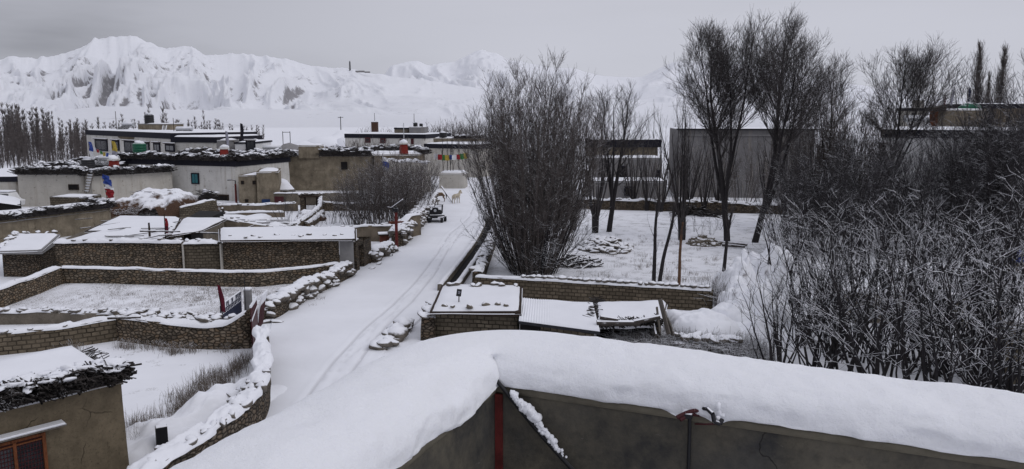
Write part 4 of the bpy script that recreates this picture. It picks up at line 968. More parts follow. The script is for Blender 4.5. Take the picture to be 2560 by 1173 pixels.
# red gate at the end of the curved wall
gp = g2(633, 893); gq = g2(646, 850); gt = thing('metal_gate', 'dark red metal gate with snow-laden spikes standing open by the road', 'gate', (*gp, 0)); dg = (gq - gp); Lg = np.linalg.norm(dg); ag = math.atan2(dg[1], dg[0]); mid = (gp + gq) / 2
MB().box((*mid, .85), (Lg, .05, 1.55), ag).build('panel', M['maroon'], gt)
m = MB(); ms_ = MB()
for k in range(13):
    f = k / 12; q = gp + dg * f; m.beam((*q, 1.6), (*q, 2.25 - .25 * f), .035); ms_.box((*q, 2.30 - .25 * f), (.09, .09, .10), ag)
m.beam((*gp, 1.95), (*gq, 1.90), .04); m.build('spikes', M['maroon'], gt); ms_.beam((*gp, 1.66), (*gq, 1.66), .08, .06); ms_.build('snow_cap', M['snow'], gt)
l2 = thing('metal_gate', 'second gate leaf leaning back beyond the red panel, white with snow', 'gate', (*gq, 0)); h2 = g2(658, 834); d2 = h2 - gq; m = MB(); ms_ = MB()
for k in range(12):
    f = k / 11; q = gq + d2 * f; m.beam((*q, .5), (*(q + np.array([.25, 0])), 2.15), .03); ms_.beam((q[0] + .02, q[1] - .03, 1.2), (q[0] + .30, q[1] - .03, 2.2), .07)
m.beam((*gq, .6), (*h2, .6), .05); m.build('bars', M['maroon'], l2); ms_.build('snow_cap', M['snow'], l2)
# ------------------------------------------------------------------ walls of the near fields
stone_wall('adobe_wall', 'low adobe block wall left of the firewood house field', [(*g2(-160, 905), .85), (*g2(0, 884), .92), (*g2(150, 868), .95), (*g2(300, 846), 1.05)], 1, .42, 'brick', .13, 2.0, .13, top=.03, stsub=1)
w2 = stone_wall('stone_wall', 'rough stone wall with broken snowy top at the far end of the near field', [(*g2(302, 846), 1.1), (*g2(380, 857), 1.12), (*g2(450, 864), 1.08), (*g2(530, 868), 1.05), (*g2(575, 868), 1.15), (*g2(605, 867), 1.55), (*g2(630, 866), 1.8)], 1, .5, 'rubble', .13, 0, .2, top=.04)
P_, t_ = resample([g2(305, 838), g2(575, 860)], .3)
coping_stones('coping_stones', P_, normals2(P_), np.full(len(P_), 1.13), t_, 1.0, w2, 9.0, .21, sub=1, spread=.55)
stone_wall('mud_wall', 'low plastered wall with snowy rubble on top, behind the adobe wall', [(*g2(-160, 815), .6), (*g2(0, 808), .62), (*g2(150, 806), .6), (*g2(300, 812), .62)], 1, .4, 'mud3', .10, 7.0, .18, top=.05)
# logs lying on the corner of the walls
for k, (a, b_) in enumerate((((296, 800), (340, 790)), ((270, 806), (352, 801)))):
    A, B = g2(*a, 1.1), g2(*b_, 1.15); o = MB().tube((*A, 1.22 + .08 * k), (*B, 1.30), .07, .05, 8).build('pole', M['log']); tag(o, ('shorter upper' if k == 0 else 'longer lower') + ' snowy pole lying across the corner of the adobe wall', 'pole')
# upper yard: lower stone terrace wall, side wall
LWP = [(*g2(150, 707), 1.05), (*g2(300, 709), 1.03), (*g2(430, 713), 1.0), (*g2(540, 716), .98), (*g2(650, 716), .98), (*g2(760, 706), .98), (*g2(850, 690), .95)]
stone_wall('stone_wall', 'long lower terrace wall of large stones across the grassy yard', LWP, 1, .45, 'rubble_big', .07, 0, top=.03, lumps=.35)
stone_wall('stone_wall', 'stone wall slanting down the left edge of the grassy yard', [(*g2(-140, 810), 1.05), (*g2(0, 767), 1.08), (*g2(80, 738), 1.08), (*g2(150, 708), 1.08)], 1, .5, 'rubble', .13, .4, .2, top=.03, lumps=.3)
# upper stone wall of the compound in three lengths with pale joints
def back(px, Y): return at(px, Y, 680)
cwall = thing('compound_wall', 'tall rubble stone wall of the snowy farm compound', 'wall', (*back(148, 51.6), 0))
for a, b_, za, zb, nm in ((148, 463, 2.28, 2.25, 'wall_face'), (465, 556, 2.22, 2.2, 'wall_face')):
    o, P, N, zt, t = strip_wall(nm, [(*back(a, 51.6), za), (*back(b_, 51.8), zb)], 2.2, .5, 'rubble' if a == 148 else 'brick2', cwall, top=.03)
    snow_ridge('snow_cap', P, N, zt - .02, t, .55, .17, cwall, over=.10, sub=.15, lumps=.55, seed=a); coping_stones('coping_stones', P, N, zt + .06, t, .7, cwall, 2.0, .16, sub=1)
for px in (463.5, 557): MB().box((*(back(px, 51.45) - np.array([0, .02])), 1.12), (.09, .4, 2.1)).build('mortar_joint', M['wash2'], cwall)
shed = thing('stone_shed', 'long stone shed with snow slab roof and grey plastered end by the road', 'shed', (*back(560, 51.5), 0))
q = [back(560, 51.5), back(850, 51.9), back(850, 56.2), back(560, 56.0)]; rough_walls('wall', q, -.1, 2.35, 'rubble', shed, .03, .05)
q2 = [back(850.3, 51.95), back(886, 52.2), back(886, 56.2), back(850.3, 56.2)]; rough_walls('plastered_end', q2, -.1, 2.28, 'grey', shed, .02, .02)
qr = [back(553, 50.9), back(893, 51.5), back(893, 56.8), back(553, 56.6)]; MB().prism(qr, 2.36, 2.46).build('roof', M['wood_dark'], shed)
snow_roof('roof_snow', qr, 2.465, .13, shed, .05, .35, drop=.10)
loose_stones('snowy stone weighing down the roof of the long stone shed', 'stones on the long stone shed roof', [(*back(570, 51.8), 2.56), (*back(880, 52.4), 2.56)], 11, .17, .06, 1.2)
# stone hut at the left end
hut = thing('stone_hut', 'small stone hut with a sloping snowy roof at the left end of the compound', 'shed', (*back(10, 51.5), 0))
q = [back(8, 51.2), back(100, 51.2), back(150, 55.5), back(52, 55.8)]; rough_walls('wall', q, -.1, 1.85, 'rubble_dark', hut, .04, .04, zt=[1.72, 1.8, 2.05, 2.0])
qi = [back(-8, 50.5), back(110, 50.6), back(158, 55.9), back(45, 56.2)]; MB().prism(qi, 1.6, [1.80, 1.88, 2.12, 2.08]).build('roof', M['grey'], hut); snow_roof('roof_snow', qi, 0, .12, hut, .06, .35, zs=[1.80, 1.88, 2.12, 2.08], drop=.1)
loose_stones('snowy stone on the rim of the small stone hut roof', 'stones on the stone hut roof', [(*back(0, 51), 1.9), (*back(50, 56), 2.16), (*back(150, 56), 2.2)], 16, .2, .05, .4)
# flat shed roofs of the compound
fr = thing('farm_shed', 'low flat-roofed farm shed under patchy snow slabs behind the compound wall', 'shed', (*back(300, 60), 0))
def slab(name, px, z, mat='snow', th=.14, tilt=None, under='wood_dark', parent=fr):
    P = [g2(x, y, z) for x, y in px]; zs = tilt or [z] * 4
    MB().prism(P, min(zs) - .16, [q - .02 for q in zs]).build(name, M[under], parent); snow_roof('roof_snow', P, z, th, parent, .06, .5, zs=zs, drop=th * .8, mat=mat)
slab('roof', [(158, 602), (392, 603), (452, 574), (250, 578)], 2.05)
slab('roof', [(212, 577), (440, 574), (452, 545), (292, 541)], 2.18)
slab('roof', [(432, 590), (470, 572), (560, 574), (555, 545)][:0] or [(425, 588), (505, 576), (566, 548), (455, 545)], 2.34)
MB().prism([g2(160, 604, 1.6), g2(390, 604, 1.6), g2(560, 550, 1.6), g2(290, 545, 1.6)], -.1, 1.75).build('wall', M['mud3'], fr)
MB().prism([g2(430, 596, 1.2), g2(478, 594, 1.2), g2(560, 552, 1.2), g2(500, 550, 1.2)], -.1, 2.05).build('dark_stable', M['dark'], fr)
for i in range(26):
    a = random.uniform(190, 540); b_ = random.uniform(548, 598)
    if a + (b_ - 545) * 2.2 > 540: continue
    A = g2(a, b_, 2.28); L = random.uniform(.8, 3.0); an = random.choice((.05, .9, 1.0)) + random.gauss(0, .12); MB().box((*A, 2.30), (L, random.uniform(.06, .16), .05), an).build('roof_pole', M['log'], fr)
for px, z1, r_, lb in ((368, 3.15, .09, 'thick wooden post standing in the snowy farm roof'), ):
    pole('wooden_post', lb, px, 54.5, 1.6, z1, r_, 'wood_dark', cat='post')
flagpole('flag', 'small dark red flag on a pole in the compound roofs', 408, 54.8, 1.8, 3.75, ('f_maroon', 'f_red'), w=.22, frac=(.3, .85))
for a, b_, z, lb in (((350, 578), (450, 579), 2.75, 'thin horizontal pole tied to the small flag post'), ((500, 582), (640, 586), 2.2, 'long peeled pole spanning the open yard of the compound'), ((590, 580), (636, 563), 1.6, 'slanting snow-covered pole leaning on the mud wall')):
    o = MB().tube(G(*a, z), G(*b_, z if 'slant' not in lb else 1.9), .06, .05, 8).build('pole', M['log']); tag(o, lb, 'pole')
# heap of planks and tarps beyond the yard
pl = thing('plank_heap', 'heap of snowy planks and dark tarps behind the farm yard', 'timber', (*g2(620, 560, .5), 0))
Vv, Q = blobs([(*g2(x, y, .5), .45) for x, y in ((575, 553), (610, 556), (650, 560), (690, 566), (640, 548), (590, 546))], [(2.2, 1.3, .45)] * 6, .15, 3, tilt=.05); obj('tarp', Vv, Q, M['snow'], pl, smooth=True)
m = MB()
for i in range(22):
    A = g2(random.uniform(550, 700), random.uniform(544, 566), .9); m.box((*A, .88 + random.uniform(-.05, .12)), (random.uniform(1.2, 3.2), .2, .06), random.gauss(.1, .25), 0, random.gauss(0, .04))
m.build('planks', M['log'], pl)
# long mud wall behind the yard, with dish
stone_wall('mud_wall', 'long brown mud wall between the farm compound and the willow thicket', [(*at(500, 70, 600), 1.75), (*at(560, 69, 600), 1.65), (*at(600, 68.5, 600), 1.4), (*at(690, 67.6, 600), 1.02), (*at(790, 67, 600), .95), (*at(880, 66.6, 600), 1.15), (*at(985, 66, 600), 1.42)], 1, .5, 'mud', .09, 1.2, .16, top=.05)
tag(MB().box((*at(990, 66.4), .98), (1.3, .16, 1.35), .15).build('metal_gate', M['rust']), 'rusty red sheet-metal gate behind the red lamp post', 'gate')
stone_wall('mud_wall', 'short rounded stub of mud wall beside the rusty gate', [(*at(1006, 67.3, 600), 1.45), (*at(1022, 68.2, 600), 1.95), (*at(1046, 69.5, 600), 1.9)], 1, .6, 'mud', .08, 0, top=.02)
dc = W(752, 585, 62.5); dish = thing('satellite_dish', 'dark blue satellite dish in front of the mud wall', 'satellite dish', (dc[0], dc[1], 0)); n = 28
axis = Vector((.10, -.75, .65)).normalized(); qd = axis.to_track_quat('Z', 'Y').to_matrix(); V = []; rr = .60
for ring in range(7):
    for i in range(n):
        r_ = rr * ring / 6 + .001; p = qd @ Vector((r_ * math.cos(2 * math.pi * i / n), r_ * math.sin(2 * math.pi * i / n), .28 * (r_ / rr) ** 2 * rr)); V.append((dc[0] + p[0], dc[1] + p[1], dc[2] + p[2]))
o = obj('reflector', V, grid_faces(7, n).tolist() + [(k * n + n - 1, (k + 1) * n + n - 1, (k + 1) * n, k * n) for k in range(6)], M['navy'], dish, smooth=True); sm_ = o.modifiers.new('thickness', 'SOLIDIFY'); sm_.thickness = .02
tip = qd @ Vector((0, -.05, .55)); MB().tube((dc[0] + tip[0], dc[1] + tip[1], dc[2] + tip[2] - .12), (dc[0] + tip[0], dc[1] + tip[1], dc[2] + tip[2]), .05).build('receiver', M['steel'], dish); bt = qd @ Vector((0, -rr, .16))
MB().beam((dc[0] + bt[0], dc[1] + bt[1], dc[2] + bt[2]), (dc[0] + tip[0], dc[1] + tip[1], dc[2] + tip[2] - .1), .03).build('arm', M['metal_dark'], dish); MB().tube((dc[0], dc[1] + .12, 0), (dc[0], dc[1] + .12, dc[2]), .04).build('post', M['metal_dark'], dish)
# ------------------------------------------------------------------ flags, blue gate in the yard
flagpole('flag', 'maroon prayer flag on a leaning pole by the dark metal gate', 545, 37.6, -.1, 2.6, ('f_maroon',), lean=(-.3, 0), w=.22, r=.025, frac=(.42, .92))
gA, gB = at(552, 37.6, 785), at(603, 40.8, 760); bg = thing('metal_gate', 'dark blue barred metal gate with snow on its rails behind the stone wall', 'gate', (*gA, 0)); dgt = gB - gA; ag = math.atan2(dgt[1], dgt[0])
MB().box((*((gA + gB) / 2), .42), (np.linalg.norm(dgt), .04, .7), ag).build('panel', M['navy'], bg); m = MB()
for k in range(15): q = gA + dgt * k / 14; m.beam((*q, .78), (*q, 1.32), .045)
for z in (.80, 1.06, 1.28): m.beam((*gA, z), (*gB, z), .05)
m.build('bars', M['navy'], bg); ms_ = MB()
for f in (.18, .42, .63): q = gA + dgt * f; ms_.box((*q, 1.22), (.32, .1, .30), ag)
ms_.beam((*gA, 1.35), (*gB, 1.35), .07, .05); ms_.build('snow_cap', M['snow'], bg, bevel=.03)
gp_ = thing('gate_post', 'square concrete post carrying the dark blue gate', 'post', (*at(607, 41), 0)); MB().box((*at(607, 41), .68), (.34, .34, 1.36)).build('shaft', M['grey'], gp_); MB().box((*at(607, 41), 1.42), (.4, .4, .12)).build('snow_cap', M['snow'], gp_, bevel=.04)
pole('pole', 'thin black rod standing next to the concrete gate post', 600, 40.5, 0, 2.45, .022, 'metal_dark')
for px, h in ((648, 1.0), (690, .8)): pass
# ------------------------------------------------------------------ stones along the left of the road
def dry_wall(label, px, z1, th, per=20, size=.2, mat='stone', shift=-.3):
    P = np.array([[*g2(x, y), z] for x, y, z in px]); P[:, 0] += shift; P[:, :2] = smooth_path(P[:, :2], len(P)) if False else P[:, :2]
    r = thing('dry_stone_wall', label, 'wall', (*P[0, :2], 0)); o, Pp, N, zt, t = strip_wall('wall_face', P, 1, th, 'rubble_dark', r, top=.06, wob=.1)
    c = []; s = []
    for i in range(int(t[-1] * per)):
        u = random.uniform(0, t[-1]); x, y, z = np.interp(u, t, Pp[:, 0]), np.interp(u, t, Pp[:, 1]), np.interp(u, t, zt); nx, ny = np.interp(u, t, N[:, 0]), np.interp(u, t, N[:, 1]); k = size * random.uniform(.6, 1.5)
        if random.random() < .55: o_ = random.uniform(-.5, .5) * th; zz = z + random.uniform(0, .1)
        else: o_ = random.choice((-1, 1)) * (th / 2 + .03); zz = random.uniform(.05, z)
        c.append((x + nx * o_, y + ny * o_, zz)); s.append((k * random.uniform(.9, 1.4), k * random.uniform(.8, 1.1), k * random.uniform(.5, .8)))
    V, Q = blobs(c, s, .32, 2); obj('stones', V, Q, M[mat], r, smooth=True)
    snow_ridge('snow_cap', Pp, N, zt - .03, t, th * .8, .10, r, sub=.15, lumps=.9, over=-.02); return r
dry_wall('snow-speckled dry stone wall along the left road edge beside the grassy yard', [(676, 802, .55), (700, 792, .8), (735, 768, .85), (790, 738, .8), (850, 708, .75), (885, 688, .75)], .8, .55, 13, .24)
dry_wall('low snowy stone wall between the stone doorway and the red lamp post', [(935, 658, .55), (955, 645, .6), (985, 628, .6)], .6, .7, 16, .25)
dry_wall('high snowy stone wall climbing along the road past the black tractor', [(1010, 616, 1.25), (1030, 596, 1.3), (1050, 572, 1.25), (1068, 548, 1.2), (1082, 528, 1.15), (1090, 508, 1.1)], 1.2, .9, 17, .26, shift=-.5)
Vv, Q = blobs([(*g2(*p), .04) for p in ((978, 632), (996, 628), (972, 640), (930, 672), (945, 662), (665, 806), (690, 806))], [(.38, .22, .10)] * 7, .3, 2); o = obj('roadside_stones', Vv, Q, M['stone'], None, smooth=True); tag(o, 'flat stones lying in the snow at the foot of the roadside walls', 'stones', kind='stuff')
dry_wall('short row of snow-capped stones on the right road edge beside the parapet', [(938, 876, .15), (958, 860, .18), (985, 838, .18), (1012, 816, .22)], .35, .35, 5, .30, shift=.2)
# doorway of rough stone with stepped coping
dw = thing('stone_doorway', 'rough stone doorway with a dark wooden door opening on the road', 'doorway', (*g2(895, 678), 0))
A, B = g2(893, 677), g2(930, 654); dd_ = (B - A) / np.linalg.norm(B - A); nb2 = np.array([-dd_[1], dd_[0]]); qd_ = [A, B, B + nb2 * .9, A + nb2 * .9]
Am, Bm = A + dd_ * .62, A + dd_ * 1.62
rough_walls('pier', [A, Am, Am + nb2 * .9, A + nb2 * .9], -.1, 2.0, 'rubble_dark', dw, .04, .05, .3); rough_walls('pier', [Bm, B, B + nb2 * .9, Bm + nb2 * .9], -.1, 1.85, 'rubble_dark', dw, .05, .05, .3)
MB().prism([Am + dd_ * .003 + nb2 * .05, Bm - dd_ * .003 + nb2 * .05, Bm - dd_ * .003 + nb2 * .85, Am + dd_ * .003 + nb2 * .85], 1.62, 1.98).build('lintel', M['rubble_dark'], dw)
MB().prism([Am + nb2 * .3 + dd_ * .01, Bm + nb2 * .3 - dd_ * .01, Bm + nb2 * .36 - dd_ * .01, Am + nb2 * .36 + dd_ * .01], 0, 1.61).build('door', M['wood_dark'], dw)
st = []; sz_ = []
for k in range(26):
    f = k / 25; p = A + nb2 * .45 + (g2(868, 682) - A) * f * 1.15 + (dd_ * .9 * (1 - f)); st.append((p[0], p[1], 2.05 - 1.45 * f ** 1.1)); sz_.append((.32, .34, .12))
V, Q = blobs(st, sz_, .15, 2, tilt=.08); obj('stepped_coping', V, Q, M['stone'], dw, smooth=True)
o, P, N, zt, t = strip_wall('sloping_wall', [(*(A + nb2 * .45 + dd_ * .1), 1.95), (*((A + nb2 * .45) * .5 + g2(868, 682) * .5), 1.3), (*g2(866, 684), .62)], 1, .5, 'rubble_dark', dw, step=.25)
# red solar lamp post, orange box, second lamp post
def lamp(label, px, py, h, panel=True, flip=1):
    p = g2(px, py); t = thing('street_lamp', label, 'street lamp', (*p, 0), None); MB().tube((*p, -.05), (*p, h), .13, .12, 10).build('pole', M['red'], t)
    MB().tube((*p, h), (*p, h + .45), .07, n=8).build('mast', M['metal_dark'], t)
    if panel:
        pn = MB().box((p[0] + .15, p[1], h + .72), (1.05, .65, .05), 0, 0, -.62); o = pn.build('solar_panel', M['black'], t); MB().box((p[0] + .13, p[1], h + .765), (1.03, .64, .05), 0, 0, -.62).build('panel_snow', M['snow'], o)
        MB().box((p[0] - .05, p[1] - .02, h + .22), (.45, .28, .24)).build('battery_box', M['metal_dark'], t); MB().box((p[0] - .42, p[1] - .05, h + .38), (.5, .2, .08), .1, 0, .2).build('lamp_head', M['metal_dark'], t)
    else: MB().tube((*p, h + .4), (p[0] - .5, p[1] - .2, h + .55), .04, n=6).build('arm', M['metal_dark'], t); MB().box((p[0] - .62, p[1] - .25, h + .52), (.5, .25, .12), .3).build('lamp_head', M['metal_dark'], t)
    return t
lamp('red solar street lamp with a snowy tilted panel beside the road', 992, 622, 2.95)
lamp('distant red lamp post against the white house corner', 591, 508, 2.35, False)
bx = thing('wooden_hive', 'orange-brown wooden box with a snow-covered lid behind the roadside stones', 'box', (*g2(962, 612), 0)); p = g2(962, 610); MB().box((*p, .48), (.85, .6, .55), .25, taper=.92).build('body', M['rust'], bx); MB().box((*p, .82), (1.05, .75, .1), .25, .05).build('lid', M['wood_dark'], bx); MB().box((*p, .92), (1.05, .75, .1), .25, .05).build('lid_snow', M['snow'], bx, bevel=.03)
# ------------------------------------------------------------------ low building with brushwood, far left
A, B = at(-230, 58.0), at(281, 73.0); lb = flat_house('long_shed', 'long low mud building with snowy brushwood edge at the left', quad_house(A, B, 4.2), 2.15, 'mud2', brush=((0, .0, 1.0), (1, 0, 1)), brush_h=.62, brush_w=.9, per=70, batter=.05, snow=.3, cat='shed', r=(.012, .03), Ls=(.4, 1.1))
# straw heap under a tarp, block wall at its right
hs = thing('straw_heap', 'brown straw heap under a snow-covered tarp between the white houses', 'straw heap', (*g2(410, 535), 0))
c0 = at(405, 85); mound('straw', c0[0], c0[1] - .6, 11.5, 7.5, 2.35, 'straw', hs, rough=.22, flat=3.4, n=60, fs=.8); mound('tarp_snow', c0[0] + .4, c0[1] + .3, 9.2, 5.6, 2.75, 'snow', hs, rough=.2, flat=2.6, n=50, fs=.5, seed=5)
m = MB()
for i in range(16): q = (c0[0] + random.uniform(-3, 3.4), c0[1] + random.uniform(-1.4, 1.6)); m.box((*q, 2.35 + random.uniform(-.15, .2)), (random.uniform(.6, 2.2), .09, .05), random.gauss(.7, .4), 0, random.gauss(0, .1))
m.build('loose_poles', M['log'], hs)
brush_edge('loose_straw', [(c0[0] - 4.6, c0[1] - 2.6), (c0[0] - 1.2, c0[1] - 3.4), (c0[0] + 2.4, c0[1] - 3.0), (c0[0] + 3.4, c0[1] - 1.6)], .35, 1.6, .9, hs, per=120, mat='straw', r=(.012, .025), L=(.4, 1.1), core=False, across=.3)
stone_wall('adobe_wall', 'adobe block wall closing the right side of the straw heap', [(*at(448, 80.5), 1.2), (*at(490, 81.6), 1.5), (*at(538, 84), 1.7)], 1.5, .4, 'brick2', .12, 0, top=.03)
brush_edge('firewood_stack', [at(500, 84.5), at(536, 86)], 1.55, 1.3, .9, None, per=110, label='firewood heaped on the adobe wall right of the straw heap', cat='firewood')
p = at(577, 82); 
for k, (a, b_) in enumerate((((552, 528), (578, 548)), ((556, 520), (566, 548)))):
    o = MB().tube(G(*a, 1.3 if k == 0 else 1.5), G(*b_, .2), .10, .08, 8).build('pole', M['log']); tag(o, ('lower' if k == 0 else 'upper') + ' snowy beam leaning on the terrace wall right of the straw heap', 'beam')
# ------------------------------------------------------------------ white house with ladder
qB = quad_house(at(47, 92), at(212, 92.3), 10.5)
h1 = flat_house('village_house', 'whitewashed house with brushwood-edged roof and a small low window, far left', qB, 3.85, 'wash2', brush=((0, 0, 1), (3, 0, 1), (2, .0, 1)), per=60, brush_h=.8, brush_w=1.1, batter=.12)
window(h1, qB[0], qB[1], 172, 196, 461, 475, 'wood_dark', 'dark', .03, .08, False, muntin=0)
qB2 = quad_house(at(232, 91.6), at(440, 99.5), 9.5)
h2 = flat_house('village_house', 'whitewashed house with brushwood roof edge right of the snowy ladder', qB2, 3.7, 'wash2', brush=((0, .0, 1), (2, 0, 1), (3, .3, 1)), per=60, brush_h=.8, brush_w=1.2, batter=.12)
qg = quad_house(at(206, 94), at(240, 94), 7); gp2 = flat_house('lean_to', 'low recessed link between the two white houses behind the ladder', qg, 3.3, 'wash2', batter=.02, snow=.2, cat='shed')
ld = thing('ladder', 'snow-covered wooden ladder leaning on the white house', 'ladder', (*at(228, 90), 0)); pA, pB = W(214, 480, 90.3), W(237, 436, 91.6); pC, pD = W(221, 480, 90.3), W(232, 434, 91.6)
sA, sB = W(211, 481, 90.0), W(219, 433, 91.3); sC, sD = W(222, 482, 90.0), W(233, 434, 91.3)
m = MB(); m.beam(sA, sB, .10); m.beam(sC, sD, .10); m.build('rails', M['wood_grey'], ld); m = MB()
for k in range(7): f = (k + .6) / 7.2; m.beam(sA + (sB - sA) * f, sC + (sD - sC) * f, .10, .12)
m.build('rungs', M['steel'], ld)
ax = quad_house(at(124, 87.5), at(208, 87), 3.2); flat_house('brick_annex', 'low open-topped adobe annex in front of the small window', ax, 1.62, 'brick2', batter=.02, snow=.08, cat='shed')
chimney(292, 97, 3.9, 400, 'red incense burner with snow cap on the ladder house roof', 1.75, 1.15)
tank('black water tank with snow on the ladder house roof', 228, 99, 3.9, 1.6, 1.5)
solar_heater('solar water heater behind the yellow flag pole', 275, 100.5, 4.2, 2.6)
flagpole('flag', 'tall prayer flag pole with a blue and white banner, left end of the string', 233, 99, 3.9, 7.4, ('f_white', 'f_blue'), w=.5)
flagpole('flag', 'tall prayer flag pole with a yellow banner on the ladder house', 290, 98, 3.9, 7.5, ('f_grey', 'f_yellow'), w=.6)
prayer_string('string of small coloured prayer flags between two roof poles', (*at(234, 98.8), 7.2), (*at(290, 97.8), 6.0), 7, .35, .42)
flagpole('flag', 'blue, white and red flag slanting above the brushwood shed', 279, 73.5, .0, 5.25, ('f_red', 'f_red', 'f_white', 'f_blue', 'f_blue'), lean=(-.75, 0), w=.8, r=.04, frac=(.56, .99))
# house with blue window, black band
qC = quad_house(at(300, 104.5), at(594, 98), 11.5)
h3 = flat_house('village_house', 'white house with black roof band, brushwood parapet and one blue window', qC, 5.05, 'wash', brush=((0, .0, 1), (1, 0, 1), (2, 0, 1)), per=55, brush_h=.78, brush_w=1.1, band=.72, batter=.12)
window(h3, qC[0], qC[1], 480, 497, 433, 460, 'band', 'cyan', .06, .14, False)
window(h3, qC[0], qC[1], 530, 572, 487, 512, 'wood_dark', 'dark', .05, .16, False, muntin=3)
chimney(567, 104, 5.1, 375, 'red incense burner with snow cap on the blue-window house', 1.6, 1.15)
flagpole('flag', 'grey furled prayer flag standing right behind the red burner of the blue-window house', 573, 105, 5.0, 8.6, ('f_grey',), w=.35)
qE = quad_house(at(598, 94.6), at(643, 94.6), 7); h4 = flat_house('mud_house', 'small mud house with two dark square windows and ragged snowy eaves', qE, 3.5, 'mud2', batter=.05, snow=.14, wob=.05)
for a, b_ in ((603, 610), (632, 639)): window(h4, qE[0], qE[1], a, b_, 452, 461, 'wood_dark', 'dark', .02, .05, False, muntin=0)
window(h4, qE[0], qE[1], 613, 621, 498, 506, 'wood_dark', 'dark', .02, .05, False, muntin=0)
qE2 = quad_house(at(643.5, 94.2), at(699, 94.8), 6); h5 = flat_house('mud_tower', 'taller plain mud block with blue and red doors beside the small mud house', qE2, 3.95, 'mud2', batter=.05, snow=.16, cat='house')
window(h5, qE2[0], qE2[1], 655, 675, 498, 512, 'blue', 'blue', .04, .08, False, muntin=0, name='door')
stone_wall('mud_wall', 'mud wall with thin snow top running right from the mud tower', [(*at(686, 93.9, 500), .72 + .7), (*at(760, 94, 500), 1.42), (*at(850, 94.3, 500), 1.4), (*at(900, 94.3, 500), 1.4)], 1.4, .4, 'mud3', .07, 0, top=.02)
tag(MB().box((*at(698, 93.55), .5), (1.1, .1, 1.0)).build('door_leaf', M['maroon']), 'dark red door set in the mud wall', 'door')
q = [at(690, 97), at(740, 97), at(720, 104), at(690, 104)]; ls = thing('lean_to', 'low snow-covered lean-to roof below the tall mud house', 'shed', (*q[0], 0)); MB().prism(q, 0, 1.5).build('wall', M['mud3'], ls); snow_roof('roof_snow', q, 1.5, .15, ls, .04, .6, zs=[1.5, 1.5, 2.2, 2.4], drop=.1)
# big mud house
qD = quad_house(at(713, 112), at(936, 112), 11); h6 = flat_house('village_house', 'big bare mud house with one dark square window and brushwood on its roof', qD, 5.0, 'mud2', brush=((0, .40, 1, .95), (0, 0, .16, .7), (2, 0, 1)), per=50, brush_w=1.1, batter=.18)
window(h6, qD[0], qD[1], 853, 868, 405, 424, 'dark', 'dark', .02, .1, False, muntin=0)
qt = quad_house(at(751, 111.9), at(803, 111.9), 3.2); rough_walls('parapet_tower', qt, 4.6, 6.45, 'mud2', h6, .05, .05); snow_roof('tower_snow', qt, 6.45, .16, h6, .04, .4, drop=.15)
qD2 = quad_house(at(936.5, 111.5), at(1066, 113), 10); h7 = flat_house('village_house', 'lower mud house with a red incense burner beyond the willow thicket', qD2, 5.15, 'mud', brush=((1, 0, 1), (2, 0, 1, 1.1)), per=45, brush_h=.8, batter=.12, brush_w=1.1)
chimney(1012, 113.2, 5.2, 350, 'red incense burner with round snow cap on the house beyond the thicket', 1.9, 1.15)
stone_wall('white_wall', 'pale wall with ragged snow top behind the willow thicket', [(*at(962, 105), 4.75), (*at(1076, 103.5), 4.35)], 4.6, .5, 'wash2', .25, 2.5, .2, top=.1)
flagpole('flag', 'bundled blue and white cloth banner hung at the wall end', 957, 104.3, 2.5, 5.3, ('f_grey', 'f_blue', 'f_white'), w=.9, frac=(.3, 1))
qF = quad_house(at(652, 118), at(714, 118), 9); h8 = flat_house('grey_house', 'plain grey cement house between the white and the mud house', qF, 4.75, 'grey', batter=.02, snow=.14, wob=.01)
for px in (668, 690): MB().box((*at(px, 117.9), 3.3), (.35, .3, 2.6)).build('pillar', M['grey'], h8)
# raised black tank and low dark roof gear
tk = tank('black water tank on a metal frame behind the brushwood roof', 647, 122, 5.1, 1.5, 1.9); m = MB(); p = at(647, 122)
for sx in (-.6, .6):
    for sy in (-.6, .6): m.beam((p[0] + sx, p[1] + sy, 0), (p[0] + sx, p[1] + sy, 5.0), .1)
m.box((*p, 5.04), (1.6, 1.6, .1)); m.build('stand', M['metal_dark'], tk)
solar_heater('dark solar heater panel lying low on the grey house roof', 680, 119, 4.8, 3.2)
gd = at(730, 150); Vv, Q = blobs([(gd[0], gd[1], 0)], [(4.8, 4, 5.2)], .08, 3, False); o = obj('tarp_dome', Vv, Q, M['grey'], None, smooth=True); tag(o, 'grey rounded tarp-covered mound behind the mud house', 'mound')
# large white house at the back left
A1, A2 = at(228, 145), at(437, 118); qA = quad_house(A1, A2, 14)
hA = flat_house('large_house', 'large two-storey white house with dark-framed windows and black roof band', qA, 8.05, 'wash', band=.85, batter=.12, snow=.2, wob=.03)
for a, b_, c, d_ in ((240, 268, 350, 376), (283, 297, 352, 376), (313, 344, 354, 380), (359, 373, 357, 380), (386, 400, 358, 379), (415, 441, 361, 379)): window(hA, qA[0], qA[1], a, min(b_, 436), c, d_, 'band', 'glass', .08, .26, True, muntin=1)
qA2 = quad_house(at(438, 118), at(549, 116), 12); hA2 = flat_house('village_house', 'plain white wing with a black band at the right end of the large house', qA2, 7.5, 'wash', band=.8, batter=.05, snow=.2, wob=.03)
qA3 = quad_house(at(549.5, 116), at(594, 116.5), 10); flat_house('grey_house', 'grey unpainted wing beside the plain white wing', qA3, 7.1, 'grey', batter=.02, snow=.15, wob=.01)
qA4 = quad_house(at(594.5, 115), at(640, 115), 9); hA4 = flat_house('village_house', 'bright white narrow house front with a black-framed window', qA4, 6.8, 'paint', band=.22, batter=.02, snow=.15, wob=.01)
window(hA4, qA4[0], qA4[1], 616, 638, 352, 386, 'band', 'glass', .06, .2, True)
